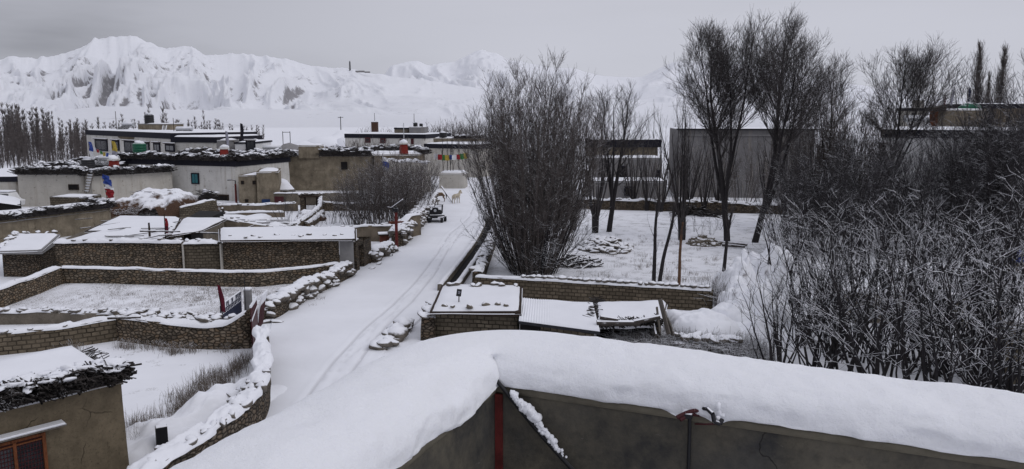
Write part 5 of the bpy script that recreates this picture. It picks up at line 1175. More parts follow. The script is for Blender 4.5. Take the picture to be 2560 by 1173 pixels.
# roof gear on it
pq = quad_house(at(358, 137), at(418, 133), 4); pt = thing('tank_plinth', 'cement plinth carrying the black tank on the large house roof', 'plinth', (*pq[0], 8)); rough_walls('body', pq, 8.0, 9.15, 'mud2', pt, .02, .02); MB().prism(inset(pq, -.12), 9.15, 9.28).build('slab', M['grey'], pt); snow_roof('slab_snow', pq, 9.29, .1, pt, .03, .5)
tank('tall black water tank on the plinth of the large white house', 387, 136.5, 9.3, 1.6, 1.75)
solar_heater('left solar heater on the roof of the large white house', 328, 139, 8.1, 2.8, -.5); solar_heater('right solar heater on the roof of the large white house', 468, 121.5, 7.6, 2.6, -.1)
ldr = thing('ladder', 'short ladder leaning on the rooftop tank plinth', 'ladder', (*at(408, 132), 8)); m = MB(); m.beam(W(404, 331, 131), W(408, 314, 132.4), .09); m.beam(W(413, 331, 131), W(417, 314, 132.4), .09)
for k in range(6): f = (k + .5) / 6; m.beam(W(404, 331, 131) * (1 - f) + W(408, 314, 132.4) * f, W(413, 331, 131) * (1 - f) + W(417, 314, 132.4) * f, .09)
m.build('rails', M['steel'], ldr)
pole('pole', 'thin mast beside the left solar heater of the large house', 305, 140, 7.9, 11.4, .07); pole('pole', 'thin mast left of the right solar heater', 446, 122, 7.4, 10.3, .06)
flagpole('flag', 'dark furled flag on the grey wing roof', 609, 119, 6.5, 9.5, ('band',), w=.45, lean=(.1, 0)); flagpole('flag', 'grey weathered banner before the bright white house', 573, 113, 4.5, 7.6, ('f_grey',), w=.3)
tank('small green water tank before the large white house windows', 358, 113, 5.0, 1.9, 2.0, 'green')
tag(MB().box((*at(358, 113), 2.5), (2.2, 2.2, 4.98)).build('tank_tower', M['wash2']), 'plain whitewashed pillar under the green tank', 'pillar')
qX = quad_house(at(95, 104), at(232, 104), 9); flat_house('village_house', 'low house with a brushwood roof rim behind the far-left white house', qX, 3.9, 'wash2', brush=((0, 0, 1), (2, 0, 1)), per=40, brush_h=.8, brush_w=1.2)
# far-left edge: snow-roofed house, parked van, dark shed
qG = quad_house(at(-160, 95), at(47, 96), 16); hG = flat_house('village_house', 'house with a broad clean snow roof and black band at the left edge', qG, 3.2, 'wash2', band=.6, batter=.05, snow=.12)
vn = thing('parked_van', 'white van with snowy roof parked below the left-edge house', 'van', (*at(5, 88), 0)); p = at(4, 88.5); prof = [(-2.3, .35), (2.1, .35), (2.25, .95), (1.75, 1.1), (1.3, 1.85), (-2.2, 1.9), (-2.35, 1.0)]
m = MB(); n_ = len(prof); yv = (-.85, .85)
V = [(p[0] + x, p[1] + y, z + .15) for y in yv for x, z in prof]; Fc = [tuple(range(n_)), tuple(range(n_, 2 * n_))[::-1]] + [(i, i + n_, (i + 1) % n_ + n_, (i + 1) % n_) for i in range(n_)]
o = obj('body', V, [f[::-1] for f in Fc], M['paint'], vn); bv = o.modifiers.new('bevel', 'BEVEL'); bv.width = .1; bv.segments = 3
for x in (-1.6, -.7, .2, 1.0): MB().box((p[0] + x, p[1] - .86, 1.62), (.75, .03, .5)).build('side_window', M['glass'], vn)
for x in (-1.4, 1.3): MB().tube((p[0] + x, p[1] - .9, .36), (p[0] + x, p[1] - .65, .36), .36, n=20).build('wheel', M['black'], vn)
MB().box((p[0] - .4, p[1], 2.13), (3.4, 1.5, .16)).build('roof_snow', M['snow'], vn, bevel=.06)
ds = thing('dark_shed', 'dark gabled shed with snowy roof at the left edge below the van', 'shed', (*at(10, 80), 0)); qa = [at(-60, 82), at(52, 83), at(52, 87), at(-60, 87)]
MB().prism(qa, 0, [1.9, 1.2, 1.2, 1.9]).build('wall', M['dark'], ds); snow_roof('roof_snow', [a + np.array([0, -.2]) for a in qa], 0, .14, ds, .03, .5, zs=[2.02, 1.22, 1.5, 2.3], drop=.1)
# ------------------------------------------------------------------ terraces, gateway and garden walls between compound and houses
stone_wall('mud_wall', 'upper of two low terrace walls right of the straw heap', [(*g2(540, 529), .75), (*g2(640, 528), .72), (*g2(745, 526), .9)], .7, .4, 'mud', .13, 1.4, .16)
stone_wall('mud_wall', 'lower of two low terrace walls right of the straw heap', [(*g2(552, 545), .55), (*g2(640, 543), .55), (*g2(712, 541), .5)], .5, .4, 'mud', .12, .5, .14)
gw = thing('garden_gateway', 'stone garden gateway heaped with snowy stones and a dark barred gate', 'gateway', (*g2(775, 535), 0)); A, B = g2(752, 532), g2(800, 530)
MB().box((A[0] + .2, A[1] + .3, .85), (.5, .6, 1.7)).build('pier', M['rubble_dark'], gw); MB().box((B[0] - .2, B[1] + .3, .85), (.5, .6, 1.7)).build('pier', M['rubble_dark'], gw); MB().box(((A[0] + B[0]) / 2, A[1] + .3, 1.79), (B[0] - A[0] + .3, .7, .17)).build('lintel', M['wood_dark'], gw)
Pq, tq_ = resample([(A[0] - .3, A[1] + .3), (B[0] + .3, B[1] + .3)], .2); coping_stones('coping_stones', Pq, normals2(Pq), np.full(len(Pq), 1.95), tq_, .6, gw, 12, .18, sub=2)
m = MB()
for k in range(9): x = A[0] + .45 + (B[0] - A[0] - .9) * k / 8; m.beam((x, A[1] + .2, .1), (x, A[1] + .2, 1.68), .05)
m.beam((A[0] + .4, A[1] + .2, .85), (B[0] - .4, A[1] + .2, .85), .06); m.build('barred_gate', M['wood_dark'], gw)
stone_wall('stone_wall', 'snow-topped stone wall descending from the garden gateway', [(*g2(803, 530), 1.7), (*g2(800, 540), 1.15), (*g2(780, 556), .9), (*g2(752, 572), .85), (*g2(734, 586), .8)], .9, .4, 'rubble', .16, 2.0, .16)
stone_wall('stone_wall', 'inner snow-topped wall parallel to the gateway wall', [(*g2(806, 540), .6), (*g2(790, 556), .55), (*g2(768, 572), .5)], .5, .45, 'rubble', .15, 1.5, .14)
stone_wall('stone_wall', 'low stone wall at the back of the willow garden', [(*g2(806, 527), .9), (*g2(870, 526), .8), (*g2(960, 524), .8), (*g2(1060, 520), .8)], .8, .4, 'rubble', .14, 1.2, .16)
br = g2(765, 552); Vv, Q = blobs([(br[0], br[1], .3), (br[0] + .8, br[1] + .3, .3)], [(1.4, .9, .75), (1.0, .8, .6)], .25, 3); o = obj('dead_shrub', Vv, Q, M['straw'], None, smooth=True); tag(o, 'brown clump of dead weeds below the garden gateway', 'weeds')
# ------------------------------------------------------------------ distant houses beyond the village
qH = quad_house(at(867, 172), at(1066, 166), 14); hH = flat_house('village_house', 'distant white house with reddish windows beyond the road', qH, 6.75, 'wash', band=.85, batter=.05, snow=.12, wob=.03)
for a, b_, c, d_ in ((913, 926, 344, 357), (951, 964, 346, 358), (1000, 1014, 348, 360), (1028, 1034, 347, 361)): window(hH, qH[0], qH[1], a, b_, c, d_, 'maroon', 'glass', .06, .3, False)
qH2 = quad_house(at(1026, 172), at(1064, 172), 8); h9 = flat_house('roof_room', 'pale rooftop room carrying two black tanks on the distant house', qH2, 8.2, 'lilac', batter=.02, snow=.12, cat='house', wob=.01)
qH3 = quad_house(at(990, 173), at(1025, 173), 6); flat_house('roof_shelter', 'dark-edged low roof shelter left of the distant rooftop room', qH3, 8.05, 'mud3', band=.3, batter=.02, snow=.12, cat='shed', wob=.01)
tank('larger of two black tanks on the distant rooftop room', 1042, 173, 8.25, 1.0, 1.0); tank('smaller of two black tanks on the distant rooftop room', 1056, 173, 8.25, .8, .8)
pole('pole', 'mast above the distant rooftop room', 1039, 173, 8, 11.1, .07); pole('pole', 'white mast in front of the distant white house', 1013, 150, 3, 9.3, .09, 'steel')
qI = quad_house(at(1063, 140), at(1200, 136), 12); hI = flat_house('village_house', 'white house with a thick black band half hidden by the big willow', qI, 5.7, 'wash2', band=.75, batter=.06, snow=.15, wob=.03)
qI2 = quad_house(at(1085, 147), at(1210, 147), 7); flat_house('roof_room', 'mud upper storey behind the black-banded house', qI2, 6.5, 'mud2', brush=((0, .4, 1, .7),), batter=.05, snow=.12, cat='house')
tank('old dark tank on the mud upper storey', 1110, 148, 6.6, 1.5, 1.1)
wb = thing('wall_block', 'stained pale wall block topped with snow at the end of the road', 'wall', (*g2(1100, 470), 0)); qW = quad_house(g2(1098, 470), g2(1161, 470.5), 3.5); rough_walls('wall_face', qW, -.1, 2.25, 'wash2', wb, .06, .06, .4); MB().prism(inset(qW, .1), 1.8, 2.22).build('deck', M['mud'], wb); snow_roof('snow_cap', qW, 2.26, .22, wb, .06, .4, drop=.2)
prayer_string('bright prayer flags strung between saplings above the pale wall block', (*at(1088, 117), 5.05), (*at(1168, 117), 5.2), 9, .3, .75, seed=1)
# ------------------------------------------------------------------ mountain foot: posts, tower, hut, earth bank
pr = at(858, 270); o = MB().tube((*pr, 0), (*pr, 10.4), .18, .12).tube((pr[0] - .9, pr[1], 10.1), (pr[0] + .9, pr[1], 10.1), .1).build('power_pole', M['metal_dark']); tag(o, 'single power pole standing alone on the snowy slope', 'pole')
def ground_h(px, py, Y): return W(px, py, Y)
ek = thing('earth_bank', 'bare brown earth bank beyond the grey mound', 'bank', (*at(830, 215), 0)); cs = []; sz_ = []
for px, w_, hh in ((770, 7, 3.2), (800, 8, 4.6), (830, 9, 5.2), (862, 7, 5.4), (890, 5, 4.6), (745, 8, 2.6), (700, 12, 2.3), (650, 12, 2.2)): p = at(px, 215 + random.uniform(-6, 6)); cs.append((*p, .2)); sz_.append((w_, 6, hh))
Vv, Q = blobs(cs, sz_, .22, 3, False); obj('soil_face', Vv, Q, M['soil'], ek, smooth=True)
fz = thing('post_frame', 'thin post-and-bar frame standing on the earth bank', 'frame', (*at(725, 205), 2)); m = MB(); a, b_ = at(714, 205), at(732, 205); m.beam((*a, 1), (*a, 6.6), .14); m.beam((*b_, 1), (*b_, 6.6), .14); m.beam((*a, 6.4), (*b_, 6.4), .14); m.build('posts', M['metal_dark'], fz)
sh = W(937, 316, 330); hk2 = thing('hill_shrine', 'small brown hut with a mast on the snowy rise', 'hut', (sh[0], sh[1], 0)); MB().box((sh[0], sh[1], sh[2] / 2 + .9), (2.6, 2.4, sh[2] + 1.8)).build('wall', M['soil'], hk2); MB().box((sh[0], sh[1], sh[2] + 2.0), (3, 2.8, .4)).build('roof', M['snow'], hk2, bevel=.1); MB().tube((sh[0], sh[1], sh[2] + 2), (sh[0], sh[1], sh[2] + 5.5), .09).build('mast', M['metal_dark'], hk2)
tw = W(875, 176, 2420); tt = thing('radio_tower', 'lattice radio tower on the mountain ridge', 'tower', tw); m = MB()
for sx in (-2.2, 2.2):
    for sy in (-2.2, 2.2): m.beam((tw[0] + sx, tw[1] + sy, tw[2] - 14), (tw[0] + sx * .5, tw[1] + sy * .5, tw[2] + 26), 1.1)
for k in range(9):
    z = tw[2] - 8 + 4 * k; s_ = 2.2 - .13 * k; m.beam((tw[0] - s_, tw[1] - s_, z), (tw[0] + s_, tw[1] - s_, z + 4), .7); m.beam((tw[0] + s_, tw[1] - s_, z), (tw[0] - s_, tw[1] - s_, z + 4), .7)
m.build('lattice', M['metal_dark'], tt)
tb = W(900, 179, 2400); rb = thing('relay_hut', 'long low relay station hut right of the ridge tower', 'hut', tb); MB().box((tb[0], tb[1], tb[2]), (26, 8, 5)).build('wall', M['grey'], rb); MB().box((tb[0] + 22, tb[1], tb[2] - 2), (16, 8, 4)).build('annex', M['grey'], rb)
# ------------------------------------------------------------------ irrigation channel along the right of the road
CH = [(1100, 728), (1122, 700), (1150, 664), (1172, 634), (1190, 608), (1204, 582), (1212, 560), (1214, 545)]
P = smooth_path([(*g2(x, y), .42) for x, y in CH], 40)
cn = thing('water_channel', 'dark open water channel with two snowy kerbs along the right road edge', 'channel', (*P[0, :2], 0))
o, Pp, N, zt, t = strip_wall('kerb', P, .42, .26, 'mud3', cn, step=.4, wob=.02, top=.02, z0=-.05); snow_ridge('kerb_snow', Pp, N, zt, t, .26, .07, cn, sub=.15, lumps=.25, over=.03)
sg = 1.0 if N[5, 0] > 0 else -1.0
P2 = P.copy(); P2[:, :2] += N[np.linspace(0, len(N) - 1, len(P)).astype(int)] * sg * .95; P2[:, 2] = .34
o, Pq, Nq, zq, tq = strip_wall('kerb', P2, .34, .26, 'mud3', cn, step=.4, wob=.02, top=.02, z0=-.05); snow_ridge('kerb_snow', Pq, Nq, zq, tq, .26, .06, cn, sub=.15, lumps=.25, over=.03)
k = min(len(Pp), len(Pq)); V = np.stack([np.c_[Pp[:k, :2], np.full(k, .03)], np.c_[Pq[:k, :2], np.full(k, .034)]], 1).reshape(-1, 3); obj('bed', V, grid_faces(k, 2)[:, ::-1] if sg > 0 else grid_faces(k, 2), M['dark'], cn)
tag(MB().tube(G(1106, 722, .5), G(1130, 714, .5), .09).build('drain_pipe', M['black']), 'black pipe across the near end of the water channel', 'pipe')
# orchard: stones wall on the left, block wall in front
stone_wall('stone_wall', 'snow-topped stone wall between the water channel and the big willow', [(*g2(1192, 716), .85), (*g2(1203, 690), .85), (*g2(1215, 655), .9), (*g2(1226, 625), .95), (*g2(1232, 612), .95)], .9, .55, 'rubble_dark', .14, 2.5, .24, top=.08, stsub=2)
bw = stone_wall('adobe_wall', 'long adobe block wall with snow-capped stones in front of the orchard', [(*at(1191, 45.6, 690), 1.18), (*at(1300, 44.9, 700), 1.2), (*at(1450, 43.9, 700), 1.2), (*at(1620, 42.8, 700), 1.22), (*at(1784, 41.8, 700), 1.2)], 1.2, .42, 'brick', .10, 0, top=.02, lumps=.35)
P_, t_ = resample([at(1296, 44.9, 700), at(1450, 43.9, 700), at(1620, 42.8, 700), at(1780, 41.8, 700)], .4)
cs = []; sz_ = []
u = 0
while u < t_[-1]:
    if vnoise(u * .45, 4.2) > -.35:
        k = random.uniform(.12, .21); cs.append((np.interp(u, t_, P_[:, 0]), np.interp(u, t_, P_[:, 1]) + random.uniform(-.08, .06), 1.27 + k * .35)); sz_.append((k * 1.35, k, k * .75)); u += k * 2.2
    else: u += .3
V, Q = blobs(cs, sz_, .22, 2, tilt=.15); obj('coping_stones', V, Q, M['stone'], bw, smooth=True)
# sheds just below the parapet
s1 = thing('block_shed', 'block shed with a flat snowy roof and sagging front edge, left of the metal roof', 'shed', (*at(1190, 37, 780), 0))
q = [at(1084, 36.6, 785), at(1298, 35.9, 780), at(1300, 40.6, 725), at(1112, 41.2, 725)]; rough_walls('wall', q, -.1, 1.42, 'brick2', s1, .03, .04, .4, zt=[1.36, 1.5, 1.5, 1.42])
qr = [at(1074, 36.0, 785), at(1303, 35.5, 780), at(1305, 40.9, 725), at(1104, 41.5, 725)]; MB().prism(qr, 1.3, [1.42, 1.56, 1.56, 1.5]).build('roof', M['wood_dark'], s1); snow_roof('roof_snow', qr, 0, .13, s1, .05, .3, zs=[1.42, 1.56, 1.56, 1.5], drop=.11)
loose_stones('snowy stone along the back edge of the block shed roof', 'stones on the back edge of the block shed roof', [(*at(1104, 41.0, 725), 1.66), (*at(1300, 40.5, 725), 1.68)], 7, .16, .05, .4)
loose_stones('half bare stone near the front edge of the block shed roof', 'stones on the front edge of the block shed roof', [(*at(1100, 36.6, 785), 1.55), (*at(1290, 36.2, 785), 1.68)], 6, .14, .05, .8, 'stone_bare')
stone_wall('dry_stone_wall', 'short stack of snowy stones at the left corner of the block shed', [(*at(1068, 36.2, 790), 1.05), (*at(1080, 38.6, 780), 1.1)], 1.4, .6, 'rubble_dark', .1, 7, .22, stsub=2)
p = W(1147, 776, 37.2); sp_ = thing('plate_sign', 'small black square plate on a stick stuck in the block shed roof', 'sign', (p[0], p[1], 1.5)); m = MB(); m.beam((p[0], p[1], 1.45), (p[0] + .02, p[1], 1.95), .05); m.build('stick', M['wood_dark'], sp_)
MB().box((p[0] + .02, p[1] - .03, 2.08), (.24, .03, .36), .1, 0, .15).build('plate', M['black'], sp_); m = MB(); m.box((p[0] + .03, p[1] - .052, 2.12), (.13, .006, .05), .1, 0, .15); m.box((p[0] + .02, p[1] - .052, 2.04), (.10, .006, .03), .1, 0, .15); m.build('pale_mark', M['f_grey'], sp_)
s2 = thing('sheet_metal_shed', 'shed under a snowy corrugated metal roof, middle of the three low roofs', 'shed', (*at(1395, 36, 790), 0))
q = [at(1352, 35.2, 815), at(1486, 33.7, 830), at(1484, 37.2, 760), at(1312, 38.0, 745)]; rough_walls('wall', q, -.1, 1.2, 'brick2', s2, .03, .03, .4); MB().prism([at(1300, 35.6, 815), at(1351, 35.3, 815), at(1345, 36.8, 800), at(1302, 37, 800)], -.1, 1.18).build('dark_opening', M['dark'], s2)
qr = np.array([at(1297, 35.0, 815), at(1500, 33.2, 830), at(1482, 37.6, 755), at(1306, 38.6, 745)]); zs = [1.24, 1.24, 1.42, 1.42]
nu, nv = 260, 40; u, v_ = np.meshgrid(np.linspace(0, 1, nu), np.linspace(0, 1, nv), indexing='ij'); bl = lambda a: a[0] * (1 - u) * (1 - v_) + a[1] * u * (1 - v_) + a[2] * u * v_ + a[3] * (1 - u) * v_
x, y, z = bl(qr[:, 0]), bl(qr[:, 1]), bl(zs); cov = np.clip((u - .10) / .35, 0, 1); sm1 = .10 * np.ones_like(u) + .04 * fbm(x, y, o=3)
z2 = z + sm1 * .9 + +.018 * np.cos(u * 2 * math.pi * 30) * (1 - cov * .93)
z2[:, 0] = z[:, 0] + .005; z2[:, -1] = z[:, -1]; z2[0] = z[0]; z2[-1] = z[-1]
obj('roof_snow', np.stack([x, y, z2], 2).reshape(-1, 3), grid_faces(nu, nv), M['snow'], s2, smooth=True); MB().prism(list(qr), 1.1, [q_ - .004 for q_ in zs]).build('roof', M['metal_dark'], s2)
s3 = thing('open_shed', 'collapsing open-fronted shed with snowy roof, logs and a black interior', 'shed', (*at(1570, 35, 800), 0))
qr = [at(1492, 34.3, 820), at(1655, 34.6, 815), at(1668, 37.9, 755), at(1486, 37.6, 755)]; MB().prism(qr, 1.15, [1.22, 1.22, 1.4, 1.4]).build('roof', M['wood_dark'], s3); snow_roof('roof_snow', qr, 0, .16, s3, .15, .22, zs=[1.22, 1.22, 1.4, 1.4], drop=.13)
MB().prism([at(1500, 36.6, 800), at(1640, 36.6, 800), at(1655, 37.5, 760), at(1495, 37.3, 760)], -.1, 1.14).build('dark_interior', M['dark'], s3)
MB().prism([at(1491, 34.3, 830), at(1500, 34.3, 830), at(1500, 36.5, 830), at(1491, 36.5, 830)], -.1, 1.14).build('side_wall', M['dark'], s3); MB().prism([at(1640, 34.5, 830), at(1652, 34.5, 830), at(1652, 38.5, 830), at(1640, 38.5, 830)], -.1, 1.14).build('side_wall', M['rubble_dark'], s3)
for k, (a, b_, r_) in enumerate((((1492, 808), (1600, 808), .16), ((1585, 806), (1650, 792), .13), ((1500, 793), (1545, 800), .10))):
    A, B = W(*a, 34.0), W(*b_, 34.0); tag(MB().tube(A, B, r_, r_ * .8, 10).build('log', M['log']), ('long thick log', 'shorter crooked log', 'thin log on the snow')[k] + ' lying along the front edge of the collapsing shed roof', 'log')
brush_edge('roof_litter', [at(1490, 34.4, 805), at(1650, 34.8, 805)], 1.2, .6, .22, s3, per=60, r=(.02, .05), L=(.4, 1.0), core=False)
brush_edge('roof_litter', [at(1478, 35.0, 805), at(1500, 38.6, 770)], 1.3, .4, .2, s3, per=22, r=(.02, .04), L=(.3, .8), core=False)
for k, (a, b_, w_) in enumerate((((1650, 748), (1672, 836), .24), ((1642, 768), (1650, 830), .12), ((1662, 780), (1684, 838), .16), ((1634, 812), (1640, 838), .16))):
    tag(MB().beam(W(a[0], a[1], 34.5), W(b_[0], b_[1], 33.9), .07, w_).build('plank', M['wood_grey']), ('longest snow-edged plank leaning', 'thin stick-like plank leaning', 'right-hand plank leaning', 'short stub of plank standing')[k] + ' against the collapsing shed', 'plank')
# snowy mound right of the planks, edged with stones
md = thing('snow_mound', 'flat snow-covered mound with a stony front edge right of the leaning planks', 'mound', (*at(1745, 37, 800), 0)); qr = [at(1678, 34.6, 830), at(1838, 33.9, 835), at(1795, 38.6, 760), at(1668, 38.9, 750)]
q = at(1752, 36.7, 800); mound('snow_cap', q[0], q[1], 3.5, 5.0, 1.05, 'snow', md, rz=.12, rough=.20, flat=5.0, n=60, fs=.9, seed=2)
P_, t_ = resample([at(1676, 34.4, 830), at(1850, 33.5, 838)], .3); coping_stones('edge_stones', P_, normals2(P_), np.full(len(P_), .66), t_, .5, md, 7, .22, sub=2); coping_stones('edge_stones', P_, normals2(P_), np.full(len(P_), .3), t_, .5, md, 7, .22, sub=2)
# red-brown bank at the right end of the block wall
bk = thing('earth_bank', 'steep snowy earth bank with bare red soil at the right end of the block wall', 'bank', (*g2(1840, 770), 0))
for k, (px, Yd, w_, d_, h_) in enumerate(((1848, 43.2, 3.6, 5.5, 1.9), (1890, 40.0, 4.2, 4.8, 1.5), (1838, 38.6, 2.6, 3.2, 1.0), (1905, 46.5, 5.5, 6.0, 2.1), (1870, 36.2, 3.4, 3.0, .8))): q = at(px, Yd, 740); mound('soil_face', q[0], q[1], w_, d_, h_, 'soil', bk, rough=.5, flat=3.0, n=50, fs=1.3, seed=k)
# orchard things
def heap(nm, label, px, py, w, d, h, n, size, mat, cat, kind=None, flat=.6, elong=1.3):
    c = g2(px, py); cs = []; sz_ = []
    for i in range(n):
        a = random.uniform(0, 6.28); r_ = math.sqrt(random.random()); k = size * random.uniform(.6, 1.4); cs.append((c[0] + w / 2 * r_ * math.cos(a), c[1] + d / 2 * r_ * math.sin(a), h * (1 - r_ ** 1.6) * random.uniform(.5, 1.05))); sz_.append((k * elong, k, k * flat))
    r = thing(nm, label, cat, (*c, 0)); V, Q = blobs(cs, sz_, .3, 2, tilt=.5); obj('stones' if 'stone' in nm else 'logs', V, Q, M[mat], r, smooth=True); return r
heap('stone_heap', 'snow-speckled heap of stones below the leaning pollard willow', 1512, 622, 4.2, 5.5, 1.0, 190, .24, 'stone', 'stones')
wp = thing('wood_pile', 'dark pile of cut branches and stumps beside the big willow', 'wood pile', (*g2(1440, 660), 0)); c = g2(1442, 664); V = []; 
cs = []; 
for i in range(150):
    a = random.uniform(0, 6.28); r_ = math.sqrt(random.random()); cs.append((c[0] + 1.6 * r_ * math.cos(a), c[1] + 1.3 * r_ * math.sin(a), .85 * (1 - r_ ** 1.5) * random.random() + .08))
cs = np.array(cs); dd3 = RNG.normal(0, 1, (150, 3)); dd3[:, 2] *= .3; dd3 /= np.linalg.norm(dd3, axis=1, keepdims=True); ll = RNG.uniform(.2, .6, (150, 1)); rr3 = RNG.uniform(.04, .10, 150); V, Q = tubes(cs - dd3 * ll, cs + dd3 * ll, rr3, rr3 * .8, 7); obj('branches', V, Q, M['log'], wp)
rp = heap('stone_ring', 'low round stack of bare stones in the middle of the orchard', 1760, 612, 2.5, 2.2, .75, 150, .20, 'stone_bare', 'stones', elong=1.5)
for k, (a, b_) in enumerate((((1800, 606), (1868, 612)), ((1806, 612), (1862, 617)))): tag(MB().tube(G(*a, .2), G(*b_, .2), .13, .10, 8).build('log', M['log']), ('farther' if k == 0 else 'nearer') + ' log lying in the snow right of the bare stone stack', 'log')
stone_wall('stone_wall', 'low dark stone wall along the back of the orchard', [(*at(1400, 90, 520), 1.15), (*at(1560, 89, 520), 1.1), (*at(1720, 87, 520), 1.1), (*at(1900, 85, 520), 1.0), (*at(2100, 82, 520), 1.0)], 1.1, .6, 'rubble_dark', .16, 1.6, .24, top=.1)
brush_edge('timber_pile', [at(1690, 84, 520), at(1800, 82.5, 520)], .0, 2.0, .9, None, per=16, r=(.05, .10), L=(1.5, 3.5), core=False, across=.0, label='dark timber and poles stacked along the orchard back wall', cat='timber')
# ------------------------------------------------------------------ houses behind the orchard
q = quad_house(at(1480, 97), at(1668, 97), 4); t1 = flat_house('village_house', 'white stepped house seen through the pollard willows behind the orchard', q, 2.6, 'lilac', batter=.03, snow=.2, wob=.02)
q = quad_house(at(1485, 101.2), at(1655, 101.2), 4); rough_walls('upper_storey', q, 2.3, 5.25, 'lilac', t1, .03, .02); snow_roof('terrace_snow', q, 5.25, .18, t1, .05, .6, drop=.16)
q = quad_house(at(1475, 105.3), at(1642, 105.3), 8); rough_walls('top_storey', q, 5.0, 6.45, 'mud2', t1, .03, .02); 
MB().prism([q[0] + [-.3, -.5], q[1] + [.3, -.5], q[2], q[3]], 6.45, 7.45).build('painted_band', M['band'], t1); snow_roof('roof_snow', q, 7.45, .16, t1, .05, .6, drop=.14)
qf = quad_house(at(1480, 97), at(1668, 97), 4); window(t1, qf[0], qf[1], 1560, 1590, 466, 490, 'band', 'dark', .05, .15, False); qf = quad_house(at(1485, 101.2), at(1655, 101.2), 4); window(t1, qf[0], qf[1], 1545, 1568, 415, 446, 'band', 'dark', .05, .15, False); window(t1, qf[0], qf[1], 1640, 1652, 425, 446, 'band', 'dark', .05, .1, False)
q = quad_house(at(1690, 103), at(2030, 101), 14); t2 = flat_house('large_hall', 'large plain windowless pale grey hall behind the tall bare trees', q, 8.9, 'lilac', batter=.03, snow=.06, wob=.01); MB().prism([q[0] + [-.2, -.25], q[1] + [.2, -.25], q[1] + [.2, .2], q[0] + [-.2, .2]], 8.78, 8.97).build('roof_edge', M['metal_dark'], t2)
MB().prism([q[0] + [0, -.12], q[1] + [0, -.12], q[1] + [0, -.06], q[0] + [0, -.06]], 8.05, 8.2).build('wall_moulding', M['grey'], t2)
q = quad_house(at(2192, 82), at(2640, 74), 12); t3 = flat_house('large_house', 'big white house with a heavy black roof band at the right, half hidden by shrubs', q, 9.2, 'paint', band=.8, batter=.03, snow=.2, wob=.02); window(t3, q[0], q[1], 2195, 2213, 360, 400, 'band', 'dark', .1, .2, True)
window(t3, q[0], q[1], 2425, 2470, 360, 420, 'wood_dark', 'dark', .1, .2, True)
solar_heater('solar heater lying on the roof of the big right-hand house', 2280, 82, 9.3, 2.4, -.1)
q = quad_house(at(2268, 90), at(2304, 90), 4); t4 = flat_house('rooftop_cabin', 'pale rooftop cabin with a small dark window and a brown plank door', q, 11.5, 'wash2', band=.3, batter=.02, snow=.1, cat='house', wob=.02); window(t4, q[0], q[1], 2278, 2289, 283, 303, 'dark', 'dark', .03, .08, False, muntin=0)
m = MB(); A, B = at(2307, 89.6), at(2328, 89.4)
for k in range(7): f = (k + .5) / 7; c = A * (1 - f) + B * f; m.box((*c, 10.35), (.13, .06, 1.9 + random.uniform(-.05, .05)))
m.build('door', M['wood'], t4); MB().prism([at(2300, 88.4), at(2345, 87.6), at(2348, 91), at(2302, 91.5)], 11.15, [11.35, 11.6, 11.9, 11.6]).build('lean_to_roof', M['wood_dark'], t4); MB().box((*at(2277, 91), 11.9), (.9, .9, .9)).build('chimney', M['wash2'], t4)
q = quad_house(at(2329, 90.5), at(2450, 88.5), 6); t5 = flat_house('mud_house', 'weathered mud upper storey right of the rooftop cabin', q, 11.3, 'mud2', batter=.04, snow=.12, wob=.05); q = quad_house(at(2352, 95), at(2680, 90), 7); t6 = flat_house('mud_house', 'long brown mud storey with dark roof line at the far right', q, 12.0, 'mud', band=.5, batter=.04, snow=.1, wob=.05)
tg = thing('green_tarp', 'dark green tarp-covered load on the weathered mud storey', 'tarp', (*at(2390, 92), 11.3)); p = at(2395, 92); V, Q = blobs([(p[0], p[1], 11.5), (p[0] + 1, p[1], 11.5)], [(1.2, .8, .55), (1.0, .8, .5)], .2, 3); obj('cover', V, Q, M['green'], tg, smooth=True)
flagpole('flag', 'left dark furled flag on the right-hand rooftop', 2338, 91.5, 11.2, 13.1, ('f_maroon',), w=.25, frac=(.3, .95)); flagpole('flag', 'tall grey prayer flag pole on the right-hand rooftop', 2352, 91.0, 11.0, 13.8, ('f_grey',), w=.3, frac=(.3, .95), lean=(.25, 0)); flagpole('flag', 'dark blue furled flag on the right-hand rooftop', 2396, 93, 11.8, 14.0, ('navy',), w=.35, frac=(.2, .95))
pole('pole', 'bare pole leaning by the cabin roof', 2322, 91, 11, 12.3, .05, lean=(.5, 0)); 
bl_ = thing('blue_bundle', 'blue plastic bundle lying in the snow behind the right-hand shrubs', 'bundle', (*at(2553, 53, 560), 0)); p = at(2550, 53, 560); V, Q = blobs([(*p, 1.0)], [(.9, .6, .5)], .2, 2); obj('cover', V, Q, M['f_blue'], bl_, smooth=True); MB().box((*p, .35), (2.6, 1.6, .7)).build('base', M['mud3'], bl_)
q = quad_house(at(2490, 30, 800), at(2640, 29, 800), 3); flat_house('lean_to', 'pale mud wall corner behind the shrubs at the lower right edge', q, 2.6, 'mud2', batter=.04, snow=.2, cat='shed')
stone_wall('mud_wall', 'dark earthen wall running behind the right-hand thicket', [(*at(2080, 40, 800), 1.6), (*at(2300, 39, 800), 1.55), (*at(2460, 38.5, 800), 1.5)], 1.5, .5, 'mud3', .15, 1.0, .2)
